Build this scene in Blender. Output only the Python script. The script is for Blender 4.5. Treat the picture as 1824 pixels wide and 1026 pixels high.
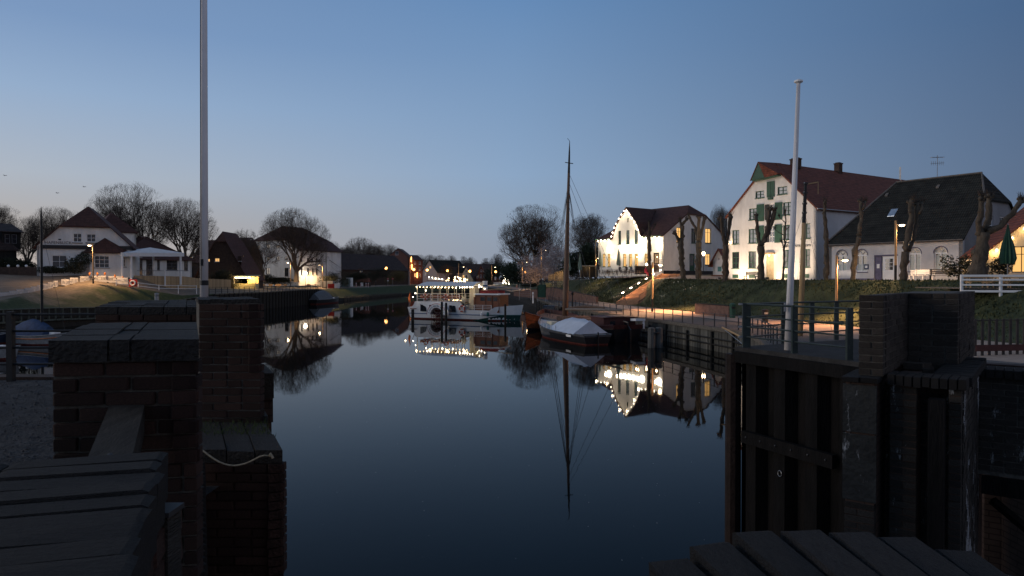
import bpy, math, random
from mathutils import Vector, Matrix
R = math.radians
rng = random.Random(7)
for o in list(bpy.data.objects): bpy.data.objects.remove(o)
sc = bpy.context.scene
COL = sc.collection
# ---------------------------------------------------------------- camera, sky, exposure
F = 1266.7; CZ = 6.0; HY = 497.0          # focal length in photo pixels, eye height, horizon row
cam_d = bpy.data.cameras.new('camera'); cam = bpy.data.objects.new('camera', cam_d); COL.objects.link(cam)
cam_d.sensor_width = 36; cam_d.lens = 25.0; cam_d.clip_start = .05; cam_d.clip_end = 4000
cam.location = (0, 0, CZ); cam.rotation_euler = (R(90 - .72), 0, 0); sc.camera = cam
w = bpy.data.worlds.new('World'); sc.world = w; w.use_nodes = True
nt = w.node_tree; nt.nodes.clear()
def N(t, **k):
    n = nt.nodes.new(t)
    for a, b in k.items(): setattr(n, a, b)
    return n
def ramp(pts):
    n = N('ShaderNodeValToRGB'); e = n.color_ramp.elements
    while len(e) > 1: e.remove(e[-1])
    e[0].position = pts[0][0]; e[0].color = (*pts[0][1], 1)
    for p, c in pts[1:]:
        q = e.new(p); q.color = (*c, 1)
    return n
# dusk sky: three vertical gradients (sunset side, middle, far side) blended by azimuth
tc = N('ShaderNodeTexCoord'); sep = N('ShaderNodeSeparateXYZ'); nt.links.new(tc.outputs['Generated'], sep.inputs[0])
flat = N('ShaderNodeCombineXYZ'); nt.links.new(sep.outputs[0], flat.inputs[0]); nt.links.new(sep.outputs[1], flat.inputs[1])
nrm = N('ShaderNodeVectorMath', operation='NORMALIZE'); nt.links.new(flat.outputs[0], nrm.inputs[0])
dot = N('ShaderNodeVectorMath', operation='DOT_PRODUCT'); nt.links.new(nrm.outputs[0], dot.inputs[0])
dot.inputs[1].default_value = (-math.sin(R(70)), math.cos(R(70)), 0)
west = ramp([(0, (.47, .40, .36)), (.07, (.445, .42, .41)), (.125, (.42, .47, .54)), (.22, (.30, .42, .60)), (.30, (.202, .319, .527)), (.55, (.13, .21, .36)), (1, (.08, .14, .25))])
midr = ramp([(0, (.265, .305, .38)), (.05, (.279, .337, .429)), (.10, (.275, .365, .49)), (.145, (.258, .376, .546)), (.365, (.133, .258, .474)), (.6, (.10, .17, .31)), (1, (.08, .14, .25))])
east = ramp([(0, (.12, .155, .22)), (.13, (.109, .165, .266)), (.30, (.07, .136, .262)), (.6, (.08, .14, .25)), (1, (.08, .14, .25))])
# anti-twilight arch opposite the sunset
anti = ramp([(0, (.34, .31, .36)), (.12, (.46, .41, .46)), (.30, (.40, .40, .49)), (.6, (.18, .24, .36)), (1, (.08, .14, .25))])
for r_ in (west, midr, east, anti): nt.links.new(sep.outputs[2], r_.inputs[0])
def mrange(src, a, b):
    n = N('ShaderNodeMapRange'); n.inputs[1].default_value = a; n.inputs[2].default_value = b
    nt.links.new(src, n.inputs[0]); return n.outputs[0]
m0 = N('ShaderNodeMix', data_type='RGBA'); nt.links.new(mrange(dot.outputs['Value'], -.8, -.30), m0.inputs[0]); nt.links.new(anti.outputs[0], m0.inputs[6]); nt.links.new(east.outputs[0], m0.inputs[7])
m1 = N('ShaderNodeMix', data_type='RGBA'); m2 = N('ShaderNodeMix', data_type='RGBA')
nt.links.new(mrange(dot.outputs['Value'], -.27, .34), m1.inputs[0]); nt.links.new(m0.outputs[2], m1.inputs[6]); nt.links.new(midr.outputs[0], m1.inputs[7])
nt.links.new(mrange(dot.outputs['Value'], .34, .83), m2.inputs[0]); nt.links.new(m1.outputs[2], m2.inputs[6]); nt.links.new(west.outputs[0], m2.inputs[7])
bg = N('ShaderNodeBackground'); bg.inputs[1].default_value = 1.0; nt.links.new(m2.outputs[2], bg.inputs[0])
wo = N('ShaderNodeOutputWorld'); nt.links.new(bg.outputs[0], wo.inputs[0])
# the last glow of the set sun
sd = bpy.data.lights.new('sun', 'SUN'); sd.energy = 1.15; sd.angle = R(35); sd.color = (1, .85, .72)
so = bpy.data.objects.new('sun', sd); COL.objects.link(so); so.rotation_euler = (R(80), 0, R(-88))
sc.view_settings.view_transform = 'Standard'; sc.view_settings.look = 'None'; sc.view_settings.exposure = 0; sc.view_settings.gamma = 1
sc.cycles.use_denoising = True
sc.cycles.max_bounces = 6; sc.cycles.sample_clamp_indirect = 3; sc.cycles.sample_clamp_direct = 0
try: sc.cycles.use_light_tree = True
except Exception: pass

# ---------------------------------------------------------------- materials
MATS = {}
def mat(name, col=(.5, .5, .5), rough=.8, var=.25, scale=3.0, bump=0.0, bscale=None, metal=0.0, spec=.3, col2=None, stretch=None, rnd=0.0, kind=None, ior=1.45):
    if name in MATS: return MATS[name]
    m = bpy.data.materials.new(name); m.use_nodes = True; t = m.node_tree; L = t.links
    p = t.nodes['Principled BSDF']
    p.inputs['Roughness'].default_value = rough; p.inputs['Metallic'].default_value = metal
    p.inputs['Specular IOR Level'].default_value = spec; p.inputs['IOR'].default_value = ior
    c = t.nodes.new('ShaderNodeTexCoord'); mp = t.nodes.new('ShaderNodeMapping'); L.new(c.outputs['Object'], mp.inputs[0])
    if stretch: mp.inputs['Scale'].default_value = stretch
    n = t.nodes.new('ShaderNodeTexNoise'); n.inputs['Scale'].default_value = scale; n.inputs['Detail'].default_value = 6; n.inputs['Roughness'].default_value = .65
    L.new(mp.outputs[0], n.inputs[0])
    cr = t.nodes.new('ShaderNodeValToRGB'); e = cr.color_ramp.elements
    lo = tuple(max(0, x * (1 - var)) for x in col); hi = col2 or tuple(min(.95, x * (1 + var)) for x in col)
    e[0].position = .33; e[0].color = (*lo, 1); e[1].position = .68; e[1].color = (*hi, 1)
    L.new(n.outputs[0], cr.inputs[0]); out = cr.outputs[0]
    if rnd:
        oi = t.nodes.new('ShaderNodeObjectInfo'); hs = t.nodes.new('ShaderNodeHueSaturation')
        mr = t.nodes.new('ShaderNodeMapRange'); mr.inputs[3].default_value = 1 - rnd; mr.inputs[4].default_value = 1 + rnd
        L.new(oi.outputs['Random'], mr.inputs[0]); L.new(mr.outputs[0], hs.inputs['Value']); L.new(out, hs.inputs['Color']); out = hs.outputs[0]
    L.new(out, p.inputs['Base Color'])
    if bump:
        b = t.nodes.new('ShaderNodeBump'); b.inputs['Strength'].default_value = min(1, bump); b.inputs['Distance'].default_value = .05
        src = t.nodes.new('ShaderNodeTexNoise'); src.inputs['Scale'].default_value = bscale or scale * 4; src.inputs['Detail'].default_value = 5
        if kind == 'tile':
            wv = t.nodes.new('ShaderNodeTexWave'); wv.bands_direction = 'Z'; wv.wave_profile = 'SAW'; wv.inputs['Scale'].default_value = 1.1; wv.inputs['Distortion'].default_value = .4
            wx = t.nodes.new('ShaderNodeTexWave'); wx.bands_direction = 'X'; wx.inputs['Scale'].default_value = 1.4; wx.inputs['Distortion'].default_value = .3
            L.new(c.outputs['Object'], wv.inputs[0]); L.new(c.outputs['Object'], wx.inputs[0])
            ad = t.nodes.new('ShaderNodeMath'); ad.operation = 'ADD'; L.new(wv.outputs['Fac'], ad.inputs[0]); L.new(wx.outputs['Fac'], ad.inputs[1])
            L.new(ad.outputs[0], b.inputs['Height'])
            mq = t.nodes.new('ShaderNodeMapRange'); mq.inputs[3].default_value = .62; mq.inputs[4].default_value = 1.25; L.new(wv.outputs['Fac'], mq.inputs[0])
            hv = t.nodes.new('ShaderNodeHueSaturation'); L.new(out, hv.inputs['Color']); L.new(mq.outputs[0], hv.inputs['Value']); L.new(hv.outputs[0], p.inputs['Base Color'])
        elif kind == 'brick':
            bt = t.nodes.new('ShaderNodeTexBrick'); bt.inputs['Scale'].default_value = 1; bt.inputs['Brick Width'].default_value = .25; bt.inputs['Row Height'].default_value = .075
            bt.inputs['Mortar Size'].default_value = .008; bt.inputs['Color1'].default_value = (1, 1, 1, 1); bt.inputs['Color2'].default_value = (.8, .8, .8, 1); bt.inputs['Mortar'].default_value = (0, 0, 0, 1)
            sx = t.nodes.new('ShaderNodeSeparateXYZ'); L.new(c.outputs['Object'], sx.inputs[0]); am = t.nodes.new('ShaderNodeMath'); am.operation = 'ADD'
            L.new(sx.outputs[0], am.inputs[0]); L.new(sx.outputs[1], am.inputs[1]); cb = t.nodes.new('ShaderNodeCombineXYZ'); L.new(am.outputs[0], cb.inputs[0]); L.new(sx.outputs[2], cb.inputs[1])
            L.new(cb.outputs[0], bt.inputs[0]); L.new(bt.outputs['Color'], b.inputs['Height'])
            b.inputs['Distance'].default_value = .015
            if var > .16:
                mx = t.nodes.new('ShaderNodeMix'); mx.data_type = 'RGBA'; mx.blend_type = 'MULTIPLY'; mx.inputs[0].default_value = .5
                L.new(out, mx.inputs[6]); L.new(bt.outputs['Color'], mx.inputs[7]); L.new(mx.outputs[2], p.inputs['Base Color'])
        else:
            L.new(mp.outputs[0], src.inputs[0]); L.new(src.outputs[0], b.inputs['Height'])
        L.new(b.outputs[0], p.inputs['Normal'])
    MATS[name] = m; return m
def emit(name, col, st):
    if name in MATS: return MATS[name]
    m = bpy.data.materials.new(name); m.use_nodes = True; t = m.node_tree; t.nodes.clear()
    e = t.nodes.new('ShaderNodeEmission'); e.inputs[0].default_value = (*col, 1); e.inputs[1].default_value = st
    o = t.nodes.new('ShaderNodeOutputMaterial'); t.links.new(e.outputs[0], o.inputs[0])
    try: m.cycles.emission_sampling = 'NONE' if st > 3 else 'AUTO'
    except Exception: pass
    MATS[name] = m; return m
white_wall = mat('white_render', (.68, .68, .66), .85, .18, .7, .25, 30, stretch=(1, 1, .35), col2=(.76, .76, .74))
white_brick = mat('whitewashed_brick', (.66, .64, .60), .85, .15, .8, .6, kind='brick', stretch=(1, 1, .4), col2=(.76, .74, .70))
cream_wall = mat('cream_render', (.60, .52, .38), .85, .10, .8, .2, 30)
grey_wall = mat('weathered_grey_render', (.42, .41, .40), .9, .22, .35, .3, 25)
red_tile = mat('red_roof_tile', (.15, .048, .030), .75, .35, 1.6, .8, kind='tile')
brown_tile = mat('brown_roof_tile', (.075, .034, .027), .75, .3, 1.6, .8, kind='tile')
slate_tile = mat('dark_grey_roof_tile', (.022, .023, .022), .9, .4, 1.2, .8, kind='tile', col2=(.034, .035, .031), spec=.15)
red_brick = mat('red_brick_wall', (.20, .075, .05), .9, .3, 2, .5, kind='brick')
dark_brick = mat('dark_brick_wall', (.07, .045, .035), .9, .35, 2, .5, kind='brick')
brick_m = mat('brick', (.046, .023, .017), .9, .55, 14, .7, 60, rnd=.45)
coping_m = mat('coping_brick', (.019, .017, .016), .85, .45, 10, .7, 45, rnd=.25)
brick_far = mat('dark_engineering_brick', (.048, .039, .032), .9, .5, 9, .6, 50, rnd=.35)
mortar_m = mat('mortar', (.10, .092, .08), .95, .4, 12, .5, 60)
wood = mat('weathered_wood', (.16, .13, .10), .85, .35, 3, .4, 25, stretch=(6, 6, .6))
wood_h = mat('weathered_timber', (.12, .105, .085), .85, .35, 6, .5, 30)
wood_dark = mat('dark_wet_wood', (.024, .022, .019), .8, .4, 3, .5, 20, stretch=(5, 5, .6))
post_wood = mat('pale_larch_wood', (.40, .26, .13), .75, .25, 3, .3, 20, stretch=(6, 6, .5))
steel_dark = mat('dark_green_painted_steel', (.022, .034, .032), .5, .3, 4, .2, 20, spec=.5)
steel_rust = mat('rusty_sheet_pile_steel', (.004, .0045, .005), .8, .5, 1.6, .5, 14, stretch=(3, 3, .5), col2=(.009, .008, .008), spec=.15)
galv = mat('galvanised_steel', (.30, .31, .32), .45, .2, 6, .1, metal=.6)
black_m = mat('black_paint', (.015, .015, .016), .5, .3, 5)
white_p = mat('white_paint', (.74, .74, .73), .45, .06, 2, .1, 12)
green_p = mat('dark_green_paint', (.025, .075, .05), .55, .25, 4, .2, 20)
grass_m = mat('grass', (.026, .040, .013), .95, .5, .55, .9, 5, col2=(.070, .080, .034))
earth_m = mat('bare_earth', (.15, .115, .08), .95, .35, .6, .8, 6)
sand_m = mat('sandy_ground', (.26, .18, .11), .95, .35, .5, .7, 5)
path_m = mat('paved_path', (.34, .25, .19), .9, .18, 1.5, .4, 14)
cobble_m = mat('granite_cobbles', (.10, .092, .085), .85, .4, 6, .8, 16)
gravel_m = mat('dark_gravel', (.085, .083, .085), .95, .5, 18, 1.0, 50)
road_m = mat('asphalt_road', (.075, .075, .078), .9, .25, 3, .4, 30)
leaf_dark = mat('evergreen_leaves', (.022, .032, .014), .7, .5, 4)
bark = mat('tree_bark', (.095, .078, .062), .95, .4, 3, .8, 14, stretch=(3, 3, .7))
twig_m = mat('twigs', (.065, .050, .040), .95, .3, 2)
glass_m = mat('window_glass', (.018, .021, .026), .08, .2, .5, spec=.9)
glass_sky = mat('window_glass_bright', (.05, .06, .075), .04, .2, .5, spec=1.0, metal=.55)
lit_warm = emit('lit_window_warm', (1, .55, .18), 1.1)
lit_dim = emit('lit_window_dim', (1, .62, .32), .35)
blind_m = mat('pale_blinds', (.45, .48, .45), .8, .1, 2)
bulb_m = emit('glowing_bulb', (1, .72, .38), 14)
bulb_w = emit('glowing_bulb_white', (1, .86, .66), 22)
head_m = emit('lamp_head_glow', (1, .70, .38), 16)
sodium = emit('sodium_glow', (1, .42, .10), 12)

# ---------------------------------------------------------------- mesh builder
class MB:
    def __init__(s): s.v = []; s.f = []
    def add(s, vs, fs, M=None):
        o = len(s.v)
        s.v += [tuple(M @ Vector(p)) for p in vs] if M is not None else [tuple(p) for p in vs]
        s.f += [tuple(i + o for i in f) for f in fs]; return s
    def bx(s, x0, x1, y0, y1, z0, z1, M=None):
        return s.add([(x0, y0, z0), (x1, y0, z0), (x1, y1, z0), (x0, y1, z0), (x0, y0, z1), (x1, y0, z1), (x1, y1, z1), (x0, y1, z1)],
                     [(0, 3, 2, 1), (4, 5, 6, 7), (0, 1, 5, 4), (1, 2, 6, 5), (2, 3, 7, 6), (3, 0, 4, 7)], M)
    def tube(s, p0, p1, r0, r1=None, n=6, cap=True, M=None):
        return s.path([p0, p1], [r0, r0 if r1 is None else r1], n, cap, M)
    def path(s, pts, rs, n=6, cap=True, M=None):
        pts = [Vector(p) for p in pts]
        if not hasattr(rs, '__len__'): rs = [rs] * len(pts)
        vs = []; fs = []
        for i, p in enumerate(pts):
            d = (pts[min(i + 1, len(pts) - 1)] - pts[max(i - 1, 0)])
            if d.length < 1e-9: d = Vector((0, 0, 1))
            d.normalize(); a = Vector((0, 0, 1)) if abs(d.z) < .9 else Vector((1, 0, 0))
            u = d.cross(a).normalized(); q = d.cross(u)
            for k in range(n):
                t = 2 * math.pi * k / n; vs.append(p + (u * math.cos(t) + q * math.sin(t)) * rs[i])
        for i in range(len(pts) - 1):
            for k in range(n):
                k2 = (k + 1) % n; fs.append((i * n + k, i * n + k2, (i + 1) * n + k2, (i + 1) * n + k))
        if cap and n > 2:
            fs.append(tuple(range(n - 1, -1, -1))); fs.append(tuple((len(pts) - 1) * n + k for k in range(n)))
        return s.add(vs, fs, M)
    def lathe(s, prof, n=12, c=(0, 0, 0), M=None):
        vs = []; fs = []
        for r, z in prof:
            for k in range(n):
                t = 2 * math.pi * k / n; vs.append((c[0] + r * math.cos(t), c[1] + r * math.sin(t), c[2] + z))
        for i in range(len(prof) - 1):
            for k in range(n):
                k2 = (k + 1) % n; fs.append((i * n + k, i * n + k2, (i + 1) * n + k2, (i + 1) * n + k))
        fs.append(tuple(range(n - 1, -1, -1))); fs.append(tuple((len(prof) - 1) * n + k for k in range(n)))
        return s.add(vs, fs, M)
    def ball(s, c, r, n=8, M=None, sz=1):
        prof = [(max(.001, r * math.sin(math.pi * i / (n // 2 + 1))), -r * sz * math.cos(math.pi * i / (n // 2 + 1))) for i in range(n // 2 + 2)]
        return s.lathe(prof, n, c, M)
    def slab(s, pts, t=.15, M=None, off=None):
        pts = [Vector(p) for p in pts]; n = len(pts); o = Vector(off) if off else Vector((0, 0, -t))
        vs = pts + [p + o for p in pts]
        fs = [tuple(range(n)), tuple(range(2 * n - 1, n - 1, -1))] + [(i, i + n, (i + 1) % n + n, (i + 1) % n) for i in range(n)]
        return s.add(vs, fs, M)
    def quad(s, a, b, c, d): return s.add([a, b, c, d], [(0, 1, 2, 3)])
    def mesh(s, name, m, smooth=False):
        me = bpy.data.meshes.new(name); me.from_pydata(s.v, [], s.f); me.update()
        if m: me.materials.append(m)
        if smooth: me.shade_smooth()
        return me
    def build(s, name, m, parent=None, smooth=False, label=None, cat=None, group=None, kind=None, loc=None):
        return put(name, s.mesh(name, m, smooth), parent, label, cat, group, kind, loc)
def put(name, me, parent=None, label=None, cat=None, group=None, kind=None, loc=None, rot=None, sca=None):
    o = bpy.data.objects.new(name, me); COL.objects.link(o)
    if parent is not None: o.parent = parent
    if loc is not None: o.location = loc
    if rot is not None: o.rotation_euler = rot
    if sca is not None: o.scale = sca if hasattr(sca, '__len__') else (sca,) * 3
    tag(o, label, cat, group, kind); return o
def tag(o, label=None, cat=None, group=None, kind=None):
    if label: o['label'] = label
    if cat: o['category'] = cat
    if group: o['group'] = group
    if kind: o['kind'] = kind
    return o
def thing(name, label, cat, loc=(0, 0, 0), rz=0, group=None):
    o = bpy.data.objects.new(name, None); COL.objects.link(o); o.empty_display_size = .2
    o.location = loc; o.rotation_euler = (0, 0, rz); return tag(o, label, cat, group)
def kids(o): return [c for c in bpy.data.objects if c.parent is o]
def copy_thing(o, loc, rz=0, label=None, sca=None, group=None):
    def cp(a, par):
        c = a.copy(); COL.objects.link(c)
        if par is not None: c.parent = par
        for k in TREE.get(a.name, []) if a.name in TREE else kids(a): cp(k, c)
        return c
    r = cp(o, None); r.location = loc; r.rotation_euler = (0, 0, rz)
    if sca: r.scale = sca if hasattr(sca, '__len__') else (sca,) * 3
    if label: r['label'] = label
    if group: r['group'] = group
    return r
TREE = {}
def X(px, Y): return (px - 912) / F * Y
def Z(py, Y): return CZ - (py - HY) / F * Y
def W(px, py, Y): return Vector((X(px, Y), Y, Z(py, Y)))
def light(name, loc, watt, col=(1, .62, .3), rad=.08, parent=None, spot=None, aim=None):
    d = bpy.data.lights.new(name, 'SPOT' if spot else 'POINT'); d.energy = watt; d.color = col; d.shadow_soft_size = rad
    if spot: d.spot_size = R(spot); d.spot_blend = .5
    o = bpy.data.objects.new(name, d); COL.objects.link(o); o.location = loc
    if parent is not None: o.parent = parent
    if aim is not None: o.rotation_euler = Vector(aim).to_track_quat('-Z', 'Y').to_euler()
    return o
def text(name, s, size, M, m, parent, ext=.01, spacing=1.0):
    cu = bpy.data.curves.new(name, 'FONT'); cu.body = s; cu.size = size; cu.extrude = ext; cu.space_character = spacing
    o = bpy.data.objects.new('tmp', cu); COL.objects.link(o)
    me = bpy.data.meshes.new_from_object(o.evaluated_get(bpy.context.evaluated_depsgraph_get()))
    bpy.data.objects.remove(o); me.transform(M); me.materials.clear(); me.materials.append(m); me.name = name
    return put(name, me, parent)
UP = Matrix(((1, 0, 0, 0), (0, 0, -1, 0), (0, 1, 0, 0), (0, 0, 0, 1)))   # xy drawing stood up as xz
# ---------------------------------------------------------------- water
def water_mat():
    m = bpy.data.materials.new('harbour_water'); m.use_nodes = True; t = m.node_tree; L = t.links; p = t.nodes['Principled BSDF']
    p.inputs['Base Color'].default_value = (.003, .004, .004, 1); p.inputs['Roughness'].default_value = .02; p.inputs['IOR'].default_value = 1.125
    p.inputs['Specular IOR Level'].default_value = .5
    c = t.nodes.new('ShaderNodeTexCoord'); n = t.nodes.new('ShaderNodeTexNoise'); n.inputs['Scale'].default_value = .9; n.inputs['Detail'].default_value = 3
    n2 = t.nodes.new('ShaderNodeTexNoise'); n2.inputs['Scale'].default_value = .12
    L.new(c.outputs['Object'], n.inputs[0]); L.new(c.outputs['Object'], n2.inputs[0])
    mm = t.nodes.new('ShaderNodeMath'); mm.operation = 'MULTIPLY'; L.new(n.outputs[0], mm.inputs[0]); L.new(n2.outputs[0], mm.inputs[1])
    b = t.nodes.new('ShaderNodeBump'); b.inputs['Strength'].default_value = .05; b.inputs['Distance'].default_value = .05
    L.new(mm.outputs[0], b.inputs['Height']); L.new(b.outputs[0], p.inputs['Normal']); return m
wm = water_mat()
mb = MB(); mb.quad((-160, -20, 0), (60, -20, 0), (60, 380, 0), (-160, 380, 0)); mb.build('water', wm, kind='structure')
mb = MB(); mb.quad((-160, -20, -2.6), (60, -20, -2.6), (60, 380, -2.6), (-160, 380, -2.6)); mb.build('harbour_bed', earth_m, kind='structure')
# floating specks
mb = MB()
for i in range(150):
    y = rng.uniform(15, 70); x = rng.uniform(-.28, .30) * y; r = rng.uniform(.008, .028); a = rng.uniform(0, 3.1)
    mb.add([(x + r * math.cos(a + k * 1.57) * (1 if k % 2 else .45), y + r * math.sin(a + k * 1.57) * (1 if k % 2 else .45), .004 + .002 * (k % 2)) for k in range(4)], [(0, 1, 2, 3)])
mb.build('floating_debris', mat('pale_flotsam', (.5, .5, .48), .9, .4), label='tiny pale specks floating on the dark harbour water', cat='flotsam', kind='stuff')

# ---------------------------------------------------------------- lofted banks
def subdiv(lines, n=5, jit=0.0):
    """each line: list of stations (x,y,z); Catmull-Rom along stations"""
    out = []
    for ln in lines:
        p = [Vector(q) for q in ln]; r = []
        for i in range(len(p) - 1):
            p0 = p[max(0, i - 1)]; p1 = p[i]; p2 = p[i + 1]; p3 = p[min(len(p) - 1, i + 2)]
            for k in range(n):
                t = k / n; lin = p1.lerp(p2, t)
                cr = .5 * ((2 * p1) + (-p0 + p2) * t + (2 * p0 - 5 * p1 + 4 * p2 - p3) * t * t + (-p0 + 3 * p1 - 3 * p2 + p3) * t ** 3)
                r.append(lin.lerp(cr, .5))
        r.append(p[-1]); out.append(r)
    return out
def strip(name, a, b, m, across=1, jit=0.0, prof=None, kind='structure', **k):
    mb = MB(); n = len(a)
    for j in range(across + 1):
        t = j / across; h = t if prof is None else prof(t)
        for i in range(n):
            p = a[i].lerp(b[i], t); p.z = a[i].z + (b[i].z - a[i].z) * h
            if 0 < j < across: p.z += rng.uniform(-jit, jit)
            mb.v.append(tuple(p))
    for j in range(across):
        for i in range(n - 1): mb.f.append((j * n + i, j * n + i + 1, (j + 1) * n + i + 1, (j + 1) * n + i))
    return mb.build(name, m, smooth=True, kind=kind, **k)
# right bank: quay edge, cobbles, path, grass dyke, village level
RE = [(9, 18, 3.6), (13.5, 36, 2.4), (17.8, 55.4, 2.0), (10.05, 90, 2.0), (6.8, 110, 2.0), (6.3, 128, 2.0), (4.5, 160, 2), (1.5, 200, 2.1), (-3, 245, 2.2), (-9, 290, 2.5), (-18, 325, 2.9)]
RP1 = [(18, 16, 3.6), (19.5, 33, 2.5), (22.9, 56.5, 2.08), (15, 91.2, 2.08), (11.6, 111, 2.08), (10.5, 128, 2.1), (8.5, 160, 2.1), (6.5, 202, 2.2), (2, 248, 2.3), (-4, 294, 2.6), (-14, 331, 3.0)]
RP2 = [(30, 20, 3.5), (27, 36, 2.6), (27, 57.5, 2.2), (19.1, 92, 2.2), (15.6, 112, 2.2), (14, 128, 2.2), (12, 160, 2.2), (10, 205, 2.3), (6, 250, 2.5), (0, 297, 2.8), (-10, 337, 3.1)]
RT = [(52, 28, 6), (40, 46, 5.9), (35.5, 60, 5.9), (28.3, 88, 5.9), (24.5, 108, 6.0), (23, 128, 6.2), (21, 160, 6.1), (16.5, 207, 5.7), (13, 250, 5.0), (8, 297, 4.2), (-2, 345, 3.5)]
RU = [(64, 34, 6), (52, 50, 5.9), (46, 66, 5.9), (39, 92, 5.9), (29, 116, 6.6), (26, 134, 7.0), (31, 165, 6.9), (30, 215, 6.4), (28, 260, 5.6), (26, 305, 4.6), (22, 352, 3.5)]
RV = [(400, 0, 6), (400, 60, 6), (400, 120, 6), (400, 180, 6), (400, 240, 7), (400, 300, 7), (400, 360, 7), (400, 430, 6), (400, 600, 5), (400, 800, 5), (400, 1200, 4)]
RE, RP1, RP2, RT, RU, RV = subdiv([RE, RP1, RP2, RT, RU, RV])
sm = lambda t: t * t * (3 - 2 * t)
strip('quay_cobbles', RE, RP1, cobble_m); strip('harbour_path', RP1, RP2, path_m, 2)
strip('grass_dyke_slope', RP2, RT, grass_m, 8, .07, sm); strip('village_ground', RT, RU, path_m, 4, .02); strip('village_land', RU, RV, mat('dim_ground', (.10, .085, .06), .95, .3, .3), 2)
strip('quay_foot', [Vector((p.x, p.y, -2.6)) for p in RE], RE, wood_dark)
# left bank
LE = [(-75, 50, 2.7), (-60, 68, 2.7), (-56, 78, 2.6), (-56.4, 88, 2.4), (-55.4, 94, 2.2), (-54.7, 104, 2.0), (-54, 116, 2.6), (-52.5, 125, 3.3), (-50, 143, 3.3), (-48, 177, 3.4), (-47, 190, .9), (-44, 230, .7), (-38, 281, .7), (-32, 312, .8), (-18, 325, .9)]
LS = [(-95, 55, 3.4), (-64, 72, 3.3), (-59.5, 82, 3.5), (-66, 103, 4.8), (-63, 107, 5.4), (-58.5, 111, 4.6), (-54.8, 118, 3.3), (-53.2, 125.3, 3.36), (-50.7, 143.2, 3.36), (-48.7, 177.2, 3.46), (-52, 194, 3.2), (-50, 234, 3.2), (-44, 286, 3.4), (-37, 320, 3.5), (-17, 336, 3.4)]
LH = [(-120, 80, 6.5), (-88, 96, 6.7), (-82, 113, 6.8), (-76, 116, 6.85), (-69, 117, 6.8), (-63, 119.5, 6.2), (-62, 127, 4.7), (-60, 137, 4.2), (-57, 150, 3.9), (-57, 180, 3.9), (-58, 197, 3.6), (-55, 238, 3.5), (-49, 291, 3.6), (-42, 330, 3.6), (-17, 350, 3.5)]
LV = [(-500, 60, 8), (-500, 90, 8), (-500, 130, 8), (-500, 150, 8), (-500, 170, 7), (-500, 190, 7), (-500, 210, 6), (-500, 240, 5), (-500, 300, 4), (-500, 400, 4), (-500, 500, 4), (-500, 650, 4), (-500, 900, 4), (-300, 1200, 4), (0, 1250, 4)]
LE, LS, LH, LV = subdiv([LE, LS, LH, LV])
strip('left_quay_foot', [Vector((p.x, p.y, -2.6)) for p in LE], LE, wood_dark)
def lmat(name):
    m = mat(name, (.06, .055, .03), .95, .5, .5, .9, 5); t = m.node_tree
    c = t.nodes.new('ShaderNodeTexCoord'); sp = t.nodes.new('ShaderNodeSeparateXYZ'); t.links.new(c.outputs['Object'], sp.inputs[0])
    n = t.nodes.new('ShaderNodeTexNoise'); n.inputs['Scale'].default_value = .25; n.inputs['Detail'].default_value = 6; t.links.new(c.outputs['Object'], n.inputs[0])
    ma = t.nodes.new('ShaderNodeMath'); ma.operation = 'MULTIPLY_ADD'; ma.inputs[1].default_value = 14; t.links.new(n.outputs[0], ma.inputs[0]); t.links.new(sp.outputs[0], ma.inputs[2])
    mr = t.nodes.new('ShaderNodeMapRange'); mr.inputs[1].default_value = -55.5; mr.inputs[2].default_value = -51; t.links.new(ma.outputs[0], mr.inputs[0])
    cr = t.nodes.new('ShaderNodeValToRGB'); cr.color_ramp.elements[0].color = (.20, .145, .095, 1); cr.color_ramp.elements[1].color = (.040, .052, .018, 1)
    t.links.new(mr.outputs[0], cr.inputs[0])
    p = t.nodes['Principled BSDF']
    n3 = t.nodes.new('ShaderNodeTexNoise'); n3.inputs['Scale'].default_value = 2.2; n3.inputs['Detail'].default_value = 6; t.links.new(c.outputs['Object'], n3.inputs[0])
    mx = t.nodes.new('ShaderNodeMix'); mx.data_type = 'RGBA'; mx.blend_type = 'OVERLAY'; mx.inputs[0].default_value = .8
    t.links.new(cr.outputs[0], mx.inputs[6]); t.links.new(n3.outputs[0], mx.inputs[7]); t.links.new(mx.outputs[2], p.inputs['Base Color']); return m
strip('sandy_bank', LE, LS, lmat('sand_and_grass'), 8, .08, sm)
strip('left_road', LS, LH, mat('worn_road', (.17, .13, .095), .9, .25, .6, .4, 8), 2)
strip('left_land', LH, LV, mat('dim_ground'), 2)
# far ground to the horizon (just under everything else)
mb = MB(); mb.quad((-3000, 326, 2.75), (3000, 326, 2.75), (3000, 3500, 2.75), (-3000, 3500, 2.75)); mb.build('far_ground', grass_m, kind='structure')
# far end of harbour: quay edge joins the banks
# near ground left of the lock
gl = mat('lock_gravel', (.042, .041, .042), .95, .5, 6, 1.0, 28)
mb = MB(); nx, ny = 24, 20
for j in range(ny + 1):
    for i in range(nx + 1):
        y = -3 + 13.0 * j / ny; x = -14 + (14 + min(-1.98, -.36 * y)) * i / nx; e = 1 if 0 < i < nx and 0 < j < ny else 0
        mb.v.append((x, y, 4.6 + rng.uniform(-.015, .02) * e - .02 * (j == ny)))
for j in range(ny):
    for i in range(nx): mb.f.append((j * (nx + 1) + i, j * (nx + 1) + i + 1, (j + 1) * (nx + 1) + i + 1, (j + 1) * (nx + 1) + i))
mb.build('gravel_yard', gl, kind='structure', smooth=True)
mb = MB(); mb.bx(-14, -3.62, 10.0, 10.3, -2.6, 4.62); mb.build('lock_side_quay', dark_brick, label='dark brick quay wall under the black railing at the gravel yard', cat='wall')
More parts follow.
